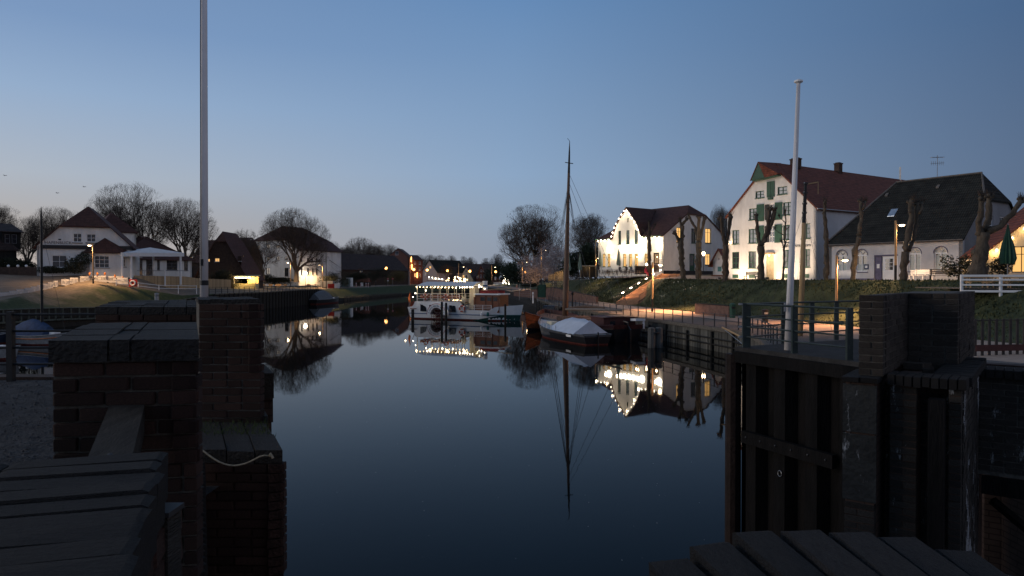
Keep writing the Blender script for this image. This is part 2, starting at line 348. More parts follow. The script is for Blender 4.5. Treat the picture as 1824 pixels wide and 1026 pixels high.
# ---------------------------------------------------------------- house kit
def wallM(x, y, ang, z=0): return Matrix.Translation((x, y, z)) @ Matrix.Rotation(R(ang), 4, 'Z')
def lerp_top(tops, u):
    for (a, za), (b, zb) in zip(tops, tops[1:]):
        if a - 1e-6 <= u <= b + 1e-6: return za + (zb - za) * ((u - a) / (b - a) if b > a else 0)
    return tops[-1][1]
def wall(parent, M, tops, opens, m, v0=-.6, th=.35, name='wall', label=None):
    """tops: [(u, z)...] roofline of the wall; opens: (u0,u1,v0,v1); face at y=0, reveals go back to y=th"""
    us = sorted(set([round(u, 4) for u, _ in tops] + [round(x, 4) for o in opens for x in o[:2]]))
    mb = MB(); q = lambda *p: mb.add(p, [tuple(range(len(p)))], M)
    for a, b in zip(us, us[1:]):
        if b - a < 1e-4: continue
        mid = (a + b) / 2; ta, tb = lerp_top(tops, a), lerp_top(tops, b)
        cur = v0
        for o in sorted([o for o in opens if o[0] <= mid <= o[1]], key=lambda o: o[2]):
            if o[2] > cur: q((a, 0, cur), (b, 0, cur), (b, 0, o[2]), (a, 0, o[2]))
            cur = o[3]
        q((a, 0, cur), (b, 0, cur), (b, 0, tb), (a, 0, ta))
        q((a, 0, ta), (b, 0, tb), (b, th, tb), (a, th, ta))
    for o in opens:
        a, b, c, d = o[:4]
        q((a, 0, c), (a, th, c), (b, th, c), (b, 0, c)); q((a, 0, d), (b, 0, d), (b, th, d), (a, th, d))
        q((a, 0, c), (a, 0, d), (a, th, d), (a, th, c)); q((b, 0, c), (b, th, c), (b, th, d), (b, 0, d))
        q((a, th, c), (b, th, c), (b, th, d), (a, th, d))
    q((us[0], 0, v0), (us[0], 0, lerp_top(tops, us[0])), (us[0], th, lerp_top(tops, us[0])), (us[0], th, v0))
    q((us[-1], 0, v0), (us[-1], th, v0), (us[-1], th, lerp_top(tops, us[-1])), (us[-1], 0, lerp_top(tops, us[-1])))
    return mb.build(name, m, parent, label=label)
def window(parent, M, o, frame, pane, nx=2, ny=2, rec=.12, bar=.05, sill=None, fw=.08, arch=False, name='window', trans=None, label=None):
    a, b, c, d = o[:4]; wd = b - a; f = MB()
    top = d
    f.bx(a, a + fw, rec - .04, rec + .04, c, top, M); f.bx(b - fw, b, rec - .04, rec + .04, c, top, M)
    f.bx(a + fw, b - fw, rec - .04, rec + .04, c, c + fw, M); f.bx(a + fw, b - fw, rec - .04, rec + .04, top - fw, top, M)
    for i in range(1, nx):
        x = a + wd * i / nx; f.bx(x - bar / 2, x + bar / 2, rec - .025, rec + .03, c + fw, top - fw, M)
    ys = trans or [i / ny for i in range(1, ny)]
    for t in ys:
        z = c + (d - c) * t; f.bx(a + fw, b - fw, rec - .032, rec + .028, z - bar / 2, z + bar / 2, M)
    w_ = f.build(name, frame, parent, label=label)
    MB().bx(a + .01, b - .01, rec + .045, rec + .06, c + .01, top - .01, M).build('pane', pane, w_)
    if sill: MB().bx(a - .08, b + .08, -.10, .1, c - .09, c - .003, M).build('sill', sill, w_)
    return w_
def door(parent, M, o, m, glassm=None, rec=.15, frame=None, label=None):
    a, b, c, d = o[:4]; f = MB(); f.bx(a, b, rec, rec + .06, c, d, M)
    dd = f.build('door', m, parent, label=label)
    if glassm:
        MB().bx(a + (b - a) * .22, b - (b - a) * .22, rec - .02, rec - .002, c + (d - c) * .45, d - .25, M).build('pane', glassm, dd)
        g = MB(); cx = (a + b) / 2
        g.bx(cx - .02, cx + .02, rec - .035, rec - .021, c + (d - c) * .45, d - .25, M)
        for k in (1, 2): 
            z = c + (d - c) * .45 + k * ((d - .25) - (c + (d - c) * .45)) / 3; g.bx(a + (b - a) * .22, b - (b - a) * .22, rec - .05, rec - .036, z - .02, z + .02, M)
        g.build('glazing_bars', frame or m, dd)
    MB().ball((b - .12 * (1 if b > a else -1), rec - .05, c + 1.05), .04, 6, M).build('handle', galv, dd)
    return dd
def chimney(parent, x, y, z0, z1, sx=.7, sy=.7, m=None, roof=None):
    mb = MB(); mb.bx(x - sx / 2, x + sx / 2, y - sy / 2, y + sy / 2, z0, z1 - .25); mb.bx(x - sx / 2 - .07, x + sx / 2 + .07, y - sy / 2 - .07, y + sy / 2 + .07, z1 - .25, z1 - .1)
    mb.bx(x - sx / 2 + .1, x + sx / 2 - .1, y - sy / 2 + .1, y + sy / 2 - .1, z1 - .1, z1)
    return mb.build('chimney', m or dark_brick, parent)
def roofmesh(polys, t=.18, m=None, parent=None, name='roof', label=None):
    mb = MB()
    for p in polys: mb.slab(p, t)
    return mb.build(name, m, parent, label=label)
def gutter(parent, p, q, m=None):
    return MB().tube(p, q, .08, n=6).build('gutter', m or galv, parent)
def house_frame(BL, BR, z, name, label, cat='house', group=None):
    """origin at the front-left corner seen from outside, x to the right along the front, y into the house"""
    d = Vector((BR[0] - BL[0], BR[1] - BL[1])); return thing(name, label, cat, (BL[0], BL[1], z), math.atan2(d.y, d.x), group), d.length
def vent_lamp(parent, M, u, v, watt, m=None):   # small wall lamp
    mb = MB(); mb.bx(u - .04, u + .04, -.12, 0, v - .05, v + .05, M); mb.lathe([(.03, .12), (.12, .02), (.12, -.02)], 8, (u, -.2, v), M)
    l = mb.build('wall_lamp', black_m, parent); MB().ball((u, -.2, v - .06), .09, 8, M).build('bulb', m or bulb_m, l)
    light('lamp_light', M @ Vector((u, -.32, v - .1)), watt, (1, .66, .32), .1, parent)

# ---- A: warehouse (whitewashed brick, green shutters)
H, Wd = house_frame((30.6, 100.8), (38, 89), 5.9, 'warehouse', 'tall whitewashed brick warehouse with green shutters and long red tiled roof', 'warehouse')
D = 40.0; eave = 9.2; rid = 15.7; mid = Wd / 2
F0 = wallM(0, 0, 0)
hh = 14.0                                   # half-hip height on the gable
uh = mid * (hh - eave) / (rid - eave)
ww = lambda px0, px1: (None)
colx = [1.35, 4.2, 7.0, 9.75, 12.55]
wo_ = []
for cx in (1.35, 4.2): wo_ += [(cx - .62, cx + .62, 1.6, 3.9), (cx - .62, cx + .62, 5.0, 6.95)]
for cx in (9.75, 12.5): wo_ += [(cx - .62, cx + .62, 1.6, 3.9), (cx - .62, cx + .62, 5.25, 7.15)]
wo_ += [(3.65, 4.95, 8.2, 9.75), (9.1, 10.5, 8.45, 10.1), (4.7, 6.1, 11.05, 12.0), (8.25, 9.7, 11.2, 12.2)]
big = [(6.2, 7.8, 5.0, 7.2), (6.2, 7.8, 8.0, 10.1)]
dr = (6.5, 7.7, 0.05, 3.35); top_hatch = (6.75, 7.65, 11.0, 13.1)
wall(H, F0, [(0, eave), (uh, hh), (Wd - uh, hh), (Wd, eave)], wo_ + big + [dr], white_brick)
for i, o in enumerate(wo_):
    lo = o[3] < 4
    window(H, F0, o, green_p, glass_m if lo else glass_sky, 2, 3 if i % 2 == 0 or lo else 2, sill=green_p, bar=.07, fw=.1, trans=[.33, .66] if o[3] - o[2] > 1.4 else [.5])
for o in big:
    window(H, F0, (o[0] + .75, o[1], o[2], o[3]), white_p, glass_sky, 2, 3, bar=.06)
    MB().bx(o[0], o[0] + .72, .1, .2, o[2], o[3]).build('opening', black_m, H)
    for s, (a, b) in enumerate(((o[0] - 1.25, o[0] - .05), (o[1] + .05, o[1] + 1.2))):
        mb = MB(); mb.bx(a, b, -.09, -.01, o[2] - .1, o[3] + .1); 
        for k in range(1, 5): mb.bx(a + (b - a) * k / 5 - .012, a + (b - a) * k / 5 + .012, -.1, -.088, o[2] - .1, o[3] + .1)
        sh = mb.build('shutter', green_p, H)
        [MB().bx(a + .06, b - .06, -.125, -.1, zz, zz + .12).build('batten', green_p, sh) for zz in (o[2] + .3, o[3] - .42)]
mb = MB(); a, b, c, d = top_hatch
mb.bx(a - .15, a + .42, -.1, -.01, c, d); mb.bx(a + .46, b + .15, -.1, -.01, c, d); mb.build('hatch', green_p, H)
MB().bx(a + .1, b - .1, -.25, .0, c - .35, c - .05).build('hoist_block', green_p, H)
door(H, F0, dr, mat('pale_yellow_door', (.45, .36, .22), .6), None)
MB().bx(dr[0] - .25, dr[1] + .25, -.5, 0, 3.45, 3.62).build('door_canopy', post_wood, H)
MB().bx(dr[0] - .3, dr[1] + .3, -1.1, -.0, -.3, .04).build('doorstep', mat('sandstone_step', (.3, .27, .22), .9), H)
for u in (4.2, 9.75, 12.5, 1.35): MB().bx(u - .5, u + .5, -.05, -.002, .25, .75).build('cellar_vent', green_p, H)
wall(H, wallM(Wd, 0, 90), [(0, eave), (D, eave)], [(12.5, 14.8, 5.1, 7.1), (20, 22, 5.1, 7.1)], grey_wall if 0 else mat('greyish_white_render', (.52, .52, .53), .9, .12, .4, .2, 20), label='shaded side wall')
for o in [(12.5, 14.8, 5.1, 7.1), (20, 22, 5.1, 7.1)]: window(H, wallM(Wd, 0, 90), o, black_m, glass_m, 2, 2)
wall(H, wallM(0, D, -90), [(0, eave), (D, eave)], [], white_brick); wall(H, wallM(Wd, D, 180), [(0, eave), (mid, rid - .2), (Wd, eave)], [], white_brick)
ov = .35; e2 = eave - .3
yr = 1.4
roofmesh([[(-ov, -.25, e2), (-ov, D + .3, e2), (mid, D + .3, rid), (mid, yr, rid), (uh - .1, -.25, hh)],
          [(Wd + ov, D + .3, e2), (Wd + ov, -.25, e2), (Wd - uh + .1, -.25, hh), (mid, yr, rid), (mid, D + .3, rid)]], .2, red_tile, H)
# hipped hoist gable projecting over the front, green boarded
mb = MB(); P = (mid - 1.1, -1.0, rid + .1)
hw = mid - uh
mb.slab([(mid - hw - .55, -1.0, hh - .55), P, (mid, yr + 1, rid + .05), (uh - .3, -.2, hh - .1)], .12); mb.slab([P, (mid + hw + .2, -.95, hh - .15), (Wd - uh + .2, -.2, hh), (mid, yr + 1, rid + .05)], .12)
mb.build('hoist_roof', red_tile, H)
mb = MB(); mb.slab([(mid - hw - .5, -.9, hh - .6), (mid - .1, -.9, hh - .42), (mid - 1.1, -.9, rid - .05)], off=(0, .1, 0)); mb.slab([(mid - hw - .4, -.8, hh - .6), (mid + hw, -.8, hh - .3), (mid + hw, -.02, hh - .3), (mid - hw - .4, -.02, hh - .6)], .08)
mb.build('hoist_boarding', green_p, H)
mb = MB(); mb.slab([(mid - .08, -.9, hh - .42), (mid + hw + .15, -.88, hh - .22), (mid - 1.1, -.9, rid - .04)], off=(0, .1, 0)); mb.build('hoist_hip', red_tile, H)
mb = MB(); mb.bx(-.08, .0, -.06, .0, .6, eave - .4); mb.build('downpipe', galv, H)
MB().tube((Wd + .1, -.1, .2), (Wd + .1, -.1, eave - .3), .07).build('downpipe', galv, H)
gutter(H, (Wd + ov + .05, -.3, e2 - .05), (Wd + ov + .05, D, e2 - .05))
chimney(H, mid + .2, 5.2, rid - .6, rid + .95, 1.3, .7, dark_brick); chimney(H, mid + .1, 15.0, rid - .6, rid + 1.2, .8, .8, dark_brick)
MB().tube((mid + .1, 31, rid - .3), (mid + .1, 31, rid + 1.9), .14, n=8).build('steel_flue', mat('bright_steel', (.6, .55, .48), .25, metal=.9), H)
text('lettering', 'Deutsches', .38, wallM(9.0, -.035, 0, 4.75) @ UP, black_m, H); text('lettering', 'Sielhafenmuseum', .62, wallM(8.95, -.035, 0, 4.22) @ UP, black_m, H)
text('house_number', 'H7', .3, wallM(8.3, -.035, 0, 2.2) @ UP, black_m, H) if 0 else None
for u, wt in ((2.9, 55), (8.6, 40)):        # floor spots washing the wall
    mb = MB(); mb.lathe([(.07, 0), (.09, .16)], 8, (u, -.55, .02)); s_ = mb.build('ground_spot', black_m, H); MB().ball((u, -.55, .19), .07, 6).build('bulb', bulb_m, s_)
    light('spot_light', (u, -.7, .35), wt * 2.2, (1, .68, .32), .1, H)
for u in (3.0, 10.6):                       # floodlights added on the forecourt to brighten the facade, no known fixtures
    mb = MB(); mb.bx(u - .22, u + .22, -5.1, -4.95, .06, .34); mb.bx(u - .03, u + .03, -5.05, -5.0, -.1, .1); fl_ = mb.build('added_flood_lamp', black_m, H); MB().bx(u - .18, u + .18, -4.945, -4.93, .1, .30).build('lens', bulb_m, fl_)
    light('added_flood_light', (u, -4.85, .3), 2100, (1, .74, .52), .15, H, spot=120, aim=(0, 4.9, 5.4))
light('door_light', (7.1, -.35, 3.2), 60, (1, .7, .35), .08, H); MB().ball((7.1, -.2, 3.25), .1, 8).build('door_lamp', bulb_m, H)
vent_lamp(H, F0, .25, 5.5, 60, bulb_w)
# aerial
t = thing('roof_aerial', 'thin multi-bar television aerial standing on the grey roof ridge', 'aerial', (50.5, 84.6, 15.5))
mb = MB(); mb.tube((0, 0, 0), (0, 0, 5.2), .035); mb.build('mast', galv, t)
mb = MB(); mb.tube((-.7, 0, 4.9), (.7, 0, 5.0), .025); mb.tube((-.8, 0, 4.2), (.8, 0, 4.3), .025)
for k in range(7): mb.tube((-.7 + k * .23, -.3, 4.95), (-.7 + k * .23, .3, 4.95), .02); mb.tube((-.7 + k * .23, 0, 4.0), (-.7 + k * .23, 0, 4.5), .02)
mb.build('elements', galv, t)

# ---- B: low grey house with arched windows
H, Wd = house_frame((35.9, 80.6), (43.7, 69), 5.85, 'grey_house', 'low weathered white house with arched windows under a big dark roof')
D = 14.0; eave = 4.25; rid = 11.2; mid = D / 2; F0 = wallM(0, 0, 0)
arches = []
for px in (1499, 1534.5, 1629, 1675):
    # intersect the sight line with the front wall
    k = (px - 912) / F; ux, uy = (43.7 - 35.9) / Wd, (69 - 80.6) / Wd
    u = (k * 80.6 - 35.9) / (ux - k * uy); arches.append(u)
doorU = ((1557 - 912) / F * 80.6 - 35.9) / (ux - (1557 - 912) / F * uy); dU2 = ((1599 - 912) / F * 80.6 - 35.9) / (ux - (1599 - 912) / F * uy)
ops = [(u - .62, u + .62, .95, 3.35) for u in arches]; dop = (doorU, dU2, -.1, 2.7)
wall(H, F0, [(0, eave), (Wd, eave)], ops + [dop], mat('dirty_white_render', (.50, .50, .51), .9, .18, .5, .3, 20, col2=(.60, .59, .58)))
def arch_window(parent, M, o, pane, blinds):
    a, b, c, d = o; cx = (a + b) / 2; r = (b - a) / 2; zs = d - r
    # spandrel infill between the square opening and the arch
    mb = MB(); n = 10
    for s in (-1, 1):
        pts = [(cx + s * r, .0, d + .005)] + [(cx + s * r * math.cos(t * math.pi / 2 / n), .0, zs + r * math.sin(t * math.pi / 2 / n)) for t in range(n + 1)]
        for i in range(1, n + 1):
            tri = [pts[0], pts[i], pts[i + 1]]
            mb.slab([(p[0], -.004, p[2]) for p in tri], M=M, off=(0, .13, 0))
    mb.build('arch_spandrel', MATS['dirty_white_render'], parent)
    f = MB(); rec = .16
    for i in range(12):
        t0, t1 = math.pi * i / 12, math.pi * (i + 1) / 12
        f.tube((cx + (r - .05) * math.cos(t0), rec, zs + (r - .05) * math.sin(t0)), (cx + (r - .05) * math.cos(t1), rec, zs + (r - .05) * math.sin(t1)), .055, n=4, M=M)
        if not blinds or 1: 
            if 2 < i < 9: pass
    for x in (a + .05, b - .05, cx): f.bx(x - .05, x + .05, rec - .05, rec + .05, c, zs, M)
    for z in (c + .06, zs): f.bx(a, b, rec - .045, rec + .045, z - .06, z + .06, M)
    for s in (-1, 1):                      # curved tracery
        for i in range(5):
            t0, t1 = i / 5, (i + 1) / 5
            P = lambda t: (cx + s * (r * .95) * (t ** 1.5) * .75, rec, zs + r * .95 * math.sin(t * 1.15) * .92)
            f.tube(P(t0), P(t1), .03, n=4, M=M)
    w_ = f.build('arched_window', white_p, parent)
    mb = MB(); mb.bx(a + .02, b - .02, rec + .05, rec + .07, c, zs, M)
    mb.slab([(cx + r * math.cos(math.pi * i / 12), rec + .05, zs + r * math.sin(math.pi * i / 12)) for i in range(13)], M=M, off=(0, .02, 0)); mb.build('pane', pane, w_)
    if blinds:
        for k in range(14): MB().bx(a + .1, b - .1, rec + .028, rec + .038, c + .14 + k * .105, c + .14 + k * .105 + .085, M).build('blind_slat', blind_m, w_)
        g = MB(); g.slab([(cx + (r - .09) * math.cos(math.pi * i / 12), rec + .03, zs + .06 + (r - .12) * math.sin(math.pi * i / 12)) for i in range(13)], M=M, off=(0, .01, 0)); g.build('blind', mat('cream_panel', (.5, .47, .4), .8), w_)
    else: MB().bx(a + .1, b - .1, rec + .028, rec + .04, c + .1, c + .85, M).build('curtain', blind_m, w_)
    MB().bx(a - .1, b + .1, -.1, .1, c - .1, c - .003, M).build('sill', mat('violet_grey_paint', (.12, .11, .17), .7), w_)
    # dark surround line
    f = MB()
    for i in range(12):
        t0, t1 = math.pi * i / 12, math.pi * (i + 1) / 12
        f.tube((cx + (r + .06) * math.cos(t0), -.01, zs + (r + .06) * math.sin(t0)), (cx + (r + .06) * math.cos(t1), -.01, zs + (r + .06) * math.sin(t1)), .045, n=4, M=M)
    f.build('arch_trim', MATS['violet_grey_paint'], w_)
for i, o in enumerate(ops): arch_window(H, F0, o, glass_m, i > 1)
vg = MATS['violet_grey_paint']
mb = MB(); mb.bx(doorU + .02, doorU + .75, .1, .2, -.1, 2.65); mb.build('door_surround', vg, H)
MB().bx(doorU, dU2, -.02, .1, 2.6, 2.72).build('door_lintel', vg, H)
door(H, F0, (doorU + .85, doorU + 2.25, -.05, 2.55), white_p, glass_m, .12, white_p)
MB().bx(doorU + 2.3, dU2 - .02, .12, .2, -.1, 2.6).build('side_panel', white_p, H)
MB().bx(doorU + .25, doorU + .55, .05, .1, 1.3, 1.75).build('notice', white_p, H); MB().bx(doorU - 1.1, doorU - .6, -.04, -.005, 1.2, 1.75).build('notice_board', mat('dark_blue_sign', (.03, .04, .09), .5), H)
MB().bx(doorU - .98, doorU - .72, -.05, -.041, 1.35, 1.6).build('notice_sheet', white_p, H)
MB().bx(0.02, doorU - .02, -.04, -.001, -.5, .22).build('plinth', vg, H)
z0 = rid - 3.0; y0 = mid * (z0 - eave) / (rid - eave)
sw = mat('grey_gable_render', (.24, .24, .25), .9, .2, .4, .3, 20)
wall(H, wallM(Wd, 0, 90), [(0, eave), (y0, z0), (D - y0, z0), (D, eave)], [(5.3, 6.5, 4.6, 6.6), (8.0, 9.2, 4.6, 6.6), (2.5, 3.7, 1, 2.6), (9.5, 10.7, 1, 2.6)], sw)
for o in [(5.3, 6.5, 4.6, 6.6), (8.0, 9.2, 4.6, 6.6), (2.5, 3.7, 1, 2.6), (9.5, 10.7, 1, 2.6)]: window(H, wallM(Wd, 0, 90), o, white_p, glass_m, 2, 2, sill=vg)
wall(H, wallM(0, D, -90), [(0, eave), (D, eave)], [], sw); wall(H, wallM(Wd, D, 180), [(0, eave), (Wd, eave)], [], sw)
ov = .35; e2 = eave - .2; L0 = 3.9
rp = [(L0, mid, rid), (Wd - 1.3, mid, rid)]
polys = [[(-ov, -ov, e2), (Wd + .25, -ov, e2), (Wd + .25, y0, z0), rp[1], rp[0]],
         [(Wd + .25, D + ov, e2), (-ov, D + ov, e2), rp[0], rp[1], (Wd + .25, D - y0, z0)],
         [(-ov, D + ov, e2), (-ov, -ov, e2), rp[0]], [(Wd + .25, y0, z0), (Wd + .25, D - y0, z0), rp[1]]]
roofmesh(polys, .18, slate_tile, H)
mb = MB(); mb.path([(-.1, -.2, e2 + .3), rp[0], rp[1], (Wd + .25, y0, z0 + .05)], .12, 6); mb.build('ridge_tiles', mat('pale_ridge_tile', (.12, .11, .10), .8), H)
gutter(H, (-ov, -ov - .08, e2 - .08), (Wd + .2, -ov - .08, e2 - .08), MATS['pale_ridge_tile'])
sl = (rid - e2) / (mid + ov)
def on_roof(u, y, h=.04): return (u, y, e2 + sl * (y + ov) + h)
mb = MB()
u0, yy = 5.2, 2.6
mb.slab([on_roof(u0, yy), on_roof(u0 + .75, yy), on_roof(u0 + .75, yy + .85), on_roof(u0, yy + .85)], -.05); mb.build('skylight', mat('skylight_glass', (.35, .42, .5), .15, metal=.5), H)
for u, y in ((3.5, 5.2), (8.8, 5.6)):
    mb = MB(); mb.slab([on_roof(u, y), on_roof(u + .3, y), on_roof(u + .3, y + .3), on_roof(u, y + .3)], -.12); mb.build('roof_vent', MATS['pale_ridge_tile'], H)

# ---- C: orange-lit cream gable at the right edge
H, Wd = house_frame((40.2, 60.6), (51.5, 57.0), 6.0, 'lit_gable_house', 'cream gabled house washed in orange light behind the closed green parasol')
F0 = wallM(0, 0, 0); eave = 2.15; rid = 7.4; mid = Wd / 2
wn = [(2.05, 3.5, .55, 2.75), (5.0, 6.4, .3, 2.7), (8.4, 9.8, .6, 2.6)]
wall(H, F0, [(0, eave), (mid, rid), (Wd, eave)], wn, cream_wall)
window(H, F0, wn[0], black_m, lit_warm, 2, 2, trans=[.7]); window(H, F0, wn[1], black_m, lit_warm, 2, 2); window(H, F0, wn[2], black_m, lit_warm, 2, 2)
D = 6; wall(H, wallM(0, D, -90), [(0, eave), (D, eave)], [], cream_wall); wall(H, wallM(Wd, 0, 90), [(0, eave), (D, eave)], [], cream_wall); wall(H, wallM(Wd, D, 180), [(0, eave), (mid, rid), (Wd, eave)], [], cream_wall)
roofmesh([[(-.25, -.35, eave - .1), (mid, -.35, rid + .15), (mid, D, rid + .15), (-.25, D, eave - .1)], [(mid, -.35, rid + .15), (Wd + .25, -.35, eave - .1), (Wd + .25, D, eave - .1), (mid, D, rid + .15)]], .15, red_tile, H)
for i, (u, z, wt) in enumerate(((.85, 2.45, 130), (1.95, 3.45, 30), (2.85, 4.2, 30), (3.8, 5.1, 30))):
    b_ = MB(); b_.ball((u, -.28, z), .1, 8); l = b_.build('eave_lamp', bulb_m, H); light('eave_light', (u, -.36, z - .05), wt, (1, .6, .2), .08, H)
# ---------------------------------------------------------------- houses placed from sight lines
class Face:
    """a facade through two ground points; gives wall coordinates of things seen in it"""
    def __init__(s, BL, BR, zb):
        s.a = Vector(BL); s.d = Vector(BR) - Vector(BL); s.L = s.d.length; s.d /= s.L; s.zb = zb
    def u(s, px):
        k = (px - 912) / F; return (k * s.a.y - s.a.x) / (s.d.x - k * s.d.y)
    def z(s, px, py):
        return Z(py, s.a.y + s.d.y * s.u(px)) - s.zb
    def rect(s, x0, x1, y0, y1):
        m = (x0 + x1) / 2; return (s.u(x0), s.u(x1), s.z(m, y1), s.z(m, y0))
def gabled(name, label, BL, BR, zb, eave, rid, D, wm, rm, wins=(), lit=(), side=None, sidewins=(), sidelit=(), hip=0.0, along=False, chim=(), group=None, cat='house', frame=None, nx=2, ny=2, glass=None, ov=.3, t=.18, door_=None, k=1.0):
    """front is the gable (along=False) or the eaves side (along=True); windows are pixel rectangles"""
    BL = tuple(v * k for v in BL); BR = tuple(v * k for v in BR); D *= k; eave = 6 + (zb + eave - 6) * k - zb; rid = 6 + (zb + rid - 6) * k - zb
    f = Face(BL, BR, zb); H, Wd = house_frame(BL, BR, zb, name, label, cat, group); frame = frame or white_p; glass = glass or glass_m
    ops = [f.rect(*w_) for w_ in wins]; F0 = wallM(0, 0, 0); dops = [f.rect(*door_)] if door_ else []
    if along:
        tops = [(0, eave), (Wd, eave)]; mid = D / 2; st = [(0, eave), (mid, rid), (D, eave)]
        if hip: st = [(0, eave), (mid, eave + .01), (D, eave)]
    else:
        mid = Wd / 2; st = [(0, eave), (D, eave)]
        if hip: zz = eave + (rid - eave) * (1 - hip); tops = [(0, eave), (mid * (1 - hip), zz), (Wd - mid * (1 - hip), zz), (Wd, eave)]
        else: tops = [(0, eave), (mid, rid), (Wd, eave)]
    wall(H, F0, tops, ops + dops, wm)
    for i, o in enumerate(ops): window(H, F0, o, frame, (lit_warm if i in lit else glass), nx, ny, bar=.05, fw=.07, sill=frame)
    if dops: door(H, F0, dops[0], green_p, glass_m)
    # right and left side walls
    MR = wallM(Wd, 0, 90); ML = wallM(0, D, -90); so_ = []
    if sidewins:
        P1 = (BR[0] - f.d.y * 1.0, BR[1] + f.d.x * 1.0); fs = Face(BR, P1, zb); fs.L = D; so_ = [fs.rect(*w_) for w_ in sidewins]
    if side == 'left':
        P0 = (BL[0] - f.d.y * D, BL[1] + f.d.x * D); fs = Face(P0, BL, zb); so2 = [fs.rect(*w_) for w_ in sidewins]
        wall(H, MR, st, [], wm); wall(H, ML, st, so2, wm)
        for i, o in enumerate(so2): window(H, ML, o, frame, (lit_warm if i in sidelit else glass), nx, ny, sill=frame)
    else:
        wall(H, MR, st, so_, wm); wall(H, ML, st, [], wm)
        for i, o in enumerate(so_): window(H, MR, o, frame, (lit_warm if i in sidelit else glass), nx, ny, sill=frame)
    wall(H, wallM(Wd, D, 180), ([(0, eave), (Wd, eave)] if along else [(0, eave), (mid, rid if not hip else eave + .01), (Wd, eave)]), [], wm)
    s_ = (rid - eave) / mid; e2 = eave - ov * s_
    if along:
        i0 = mid * .9 if hip else -ov
        a, b = (i0, mid, rid), (Wd - i0, mid, rid)
        polys = [[(-ov, -ov, e2), (Wd + ov, -ov, e2), b, a], [(Wd + ov, D + ov, e2), (-ov, D + ov, e2), a, b]]
        if hip: polys += [[(-ov, D + ov, e2), (-ov, -ov, e2), a], [(Wd + ov, -ov, e2), (Wd + ov, D + ov, e2), b]]
    elif hip:
        zz = eave + (rid - eave) * (1 - hip); ux = mid * (1 - hip); a, b = (mid, mid * hip * .7, rid), (mid, D - mid * hip * .7, rid)
        polys = [[(-ov, -ov, e2), (ux, -ov, zz), a, b, (ux, D + ov, zz), (-ov, D + ov, e2)], [(Wd + ov, D + ov, e2), (Wd - ux, D + ov, zz), b, a, (Wd - ux, -ov, zz), (Wd + ov, -ov, e2)],
                 [(ux, -ov, zz), (Wd - ux, -ov, zz), a], [(Wd - ux, D + ov, zz), (ux, D + ov, zz), b]]
    else:
        polys = [[(-ov, -ov, e2), (mid, -ov, rid), (mid, D + ov, rid), (-ov, D + ov, e2)], [(mid, -ov, rid), (Wd + ov, -ov, e2), (Wd + ov, D + ov, e2), (mid, D + ov, rid)]]
    polys = [[(p[0], p[1], p[2] + t + .02) for p in q] for q in polys]
    roofmesh(polys, t, rm, H)
    for cx, cy, cz in chim: chimney(H, cx, cy, cz - 1.6, cz, .6, .6, dark_brick)
    return H, f

# ---- D: restaurant with lights along the gable
BL, BR, zb = (16.2, 133.6), (25.7, 120.8), 7.1
f = Face(BL, BR, zb); H, Wd = house_frame(BL, BR, zb, 'restaurant', 'white restaurant with fairy lights along its curved gable and dark red roof', 'restaurant')
D = 17.0; eave = 6.3; rid = 12.1; mid = D / 2; gl_, gr_, ga = f.u(1091), f.u(1142), f.u(1116.5); az = 11.7
g = [(0, eave), (gl_, eave), (gl_ + .35, eave + .9), (gl_ + 1.1, eave + 2.5), (ga, az), (gr_ - 1.1, eave + 2.5), (gr_ - .35, eave + .9), (gr_, eave), (Wd, eave)]
up = [f.rect(1101, 1106, 411, 435), f.rect(1115, 1121, 410, 434.5), f.rect(1130, 1136, 409, 434)]
lo = [f.rect(a, b, 452, 475) for a, b in ((1073, 1078), (1082, 1087), (1109.5, 1115.5), (1120, 1126), (1130, 1136.5), (1148, 1154))]
dd = f.rect(1163, 1174, 450, 484); slot = f.rect(1117, 1119.5, 388, 396)
F0 = wallM(0, 0, 0)
wall(H, F0, g, up + lo + [dd, slot], white_wall)
for o in up: window(H, F0, o, green_p, glass_sky, 2, 3, trans=[.35, .7], sill=green_p)
for i, o in enumerate(lo): window(H, F0, o, green_p, lit_warm, 2, 3, trans=[.7], sill=green_p)
window(H, F0, slot, green_p, glass_m, 1, 1, fw=.04); door(H, F0, dd, mat('dark_brown_door', (.05, .035, .025), .6), lit_dim)
so_ = Face(BR, (BR[0] + .803, BR[1] + .596), zb)
sw_ = [so_.rect(1205, 1213, 405, 432), so_.rect(1231, 1239, 407, 433), so_.rect(1256, 1266, 407, 433), so_.rect(1256, 1265, 452, 472)]; sd_ = so_.rect(1228, 1238, 452, 490)
MR = wallM(Wd, 0, 90); zh = 10.3; yh = mid * (zh - eave) / (rid - eave)
wall(H, MR, [(0, eave), (yh, zh), (D - yh, zh), (D, eave)], sw_ + [sd_], white_wall)
for i, o in enumerate(sw_): window(H, MR, o, green_p, [lit_warm, glass_m, lit_warm, lit_warm][i], 2, 2, trans=[.72], sill=green_p)
door(H, MR, sd_, green_p, glass_m); MB().bx(.02, D, -.04, -.001, -.6, .35, MR).build('plinth', black_m, H)
wall(H, wallM(0, D, -90), [(0, eave), (D, eave)], [], white_wall); wall(H, wallM(Wd, D, 180), [(0, eave), (Wd, eave)], [], white_wall)
ov = .4; s_ = (rid - eave) / mid; e2 = eave - ov * s_ + .25
a_, b_ = (5.5, mid, rid), (Wd - 1.6, mid, rid)
gy = lambda z: (z - e2) / s_ - ov          # depth at which the main roof reaches height z
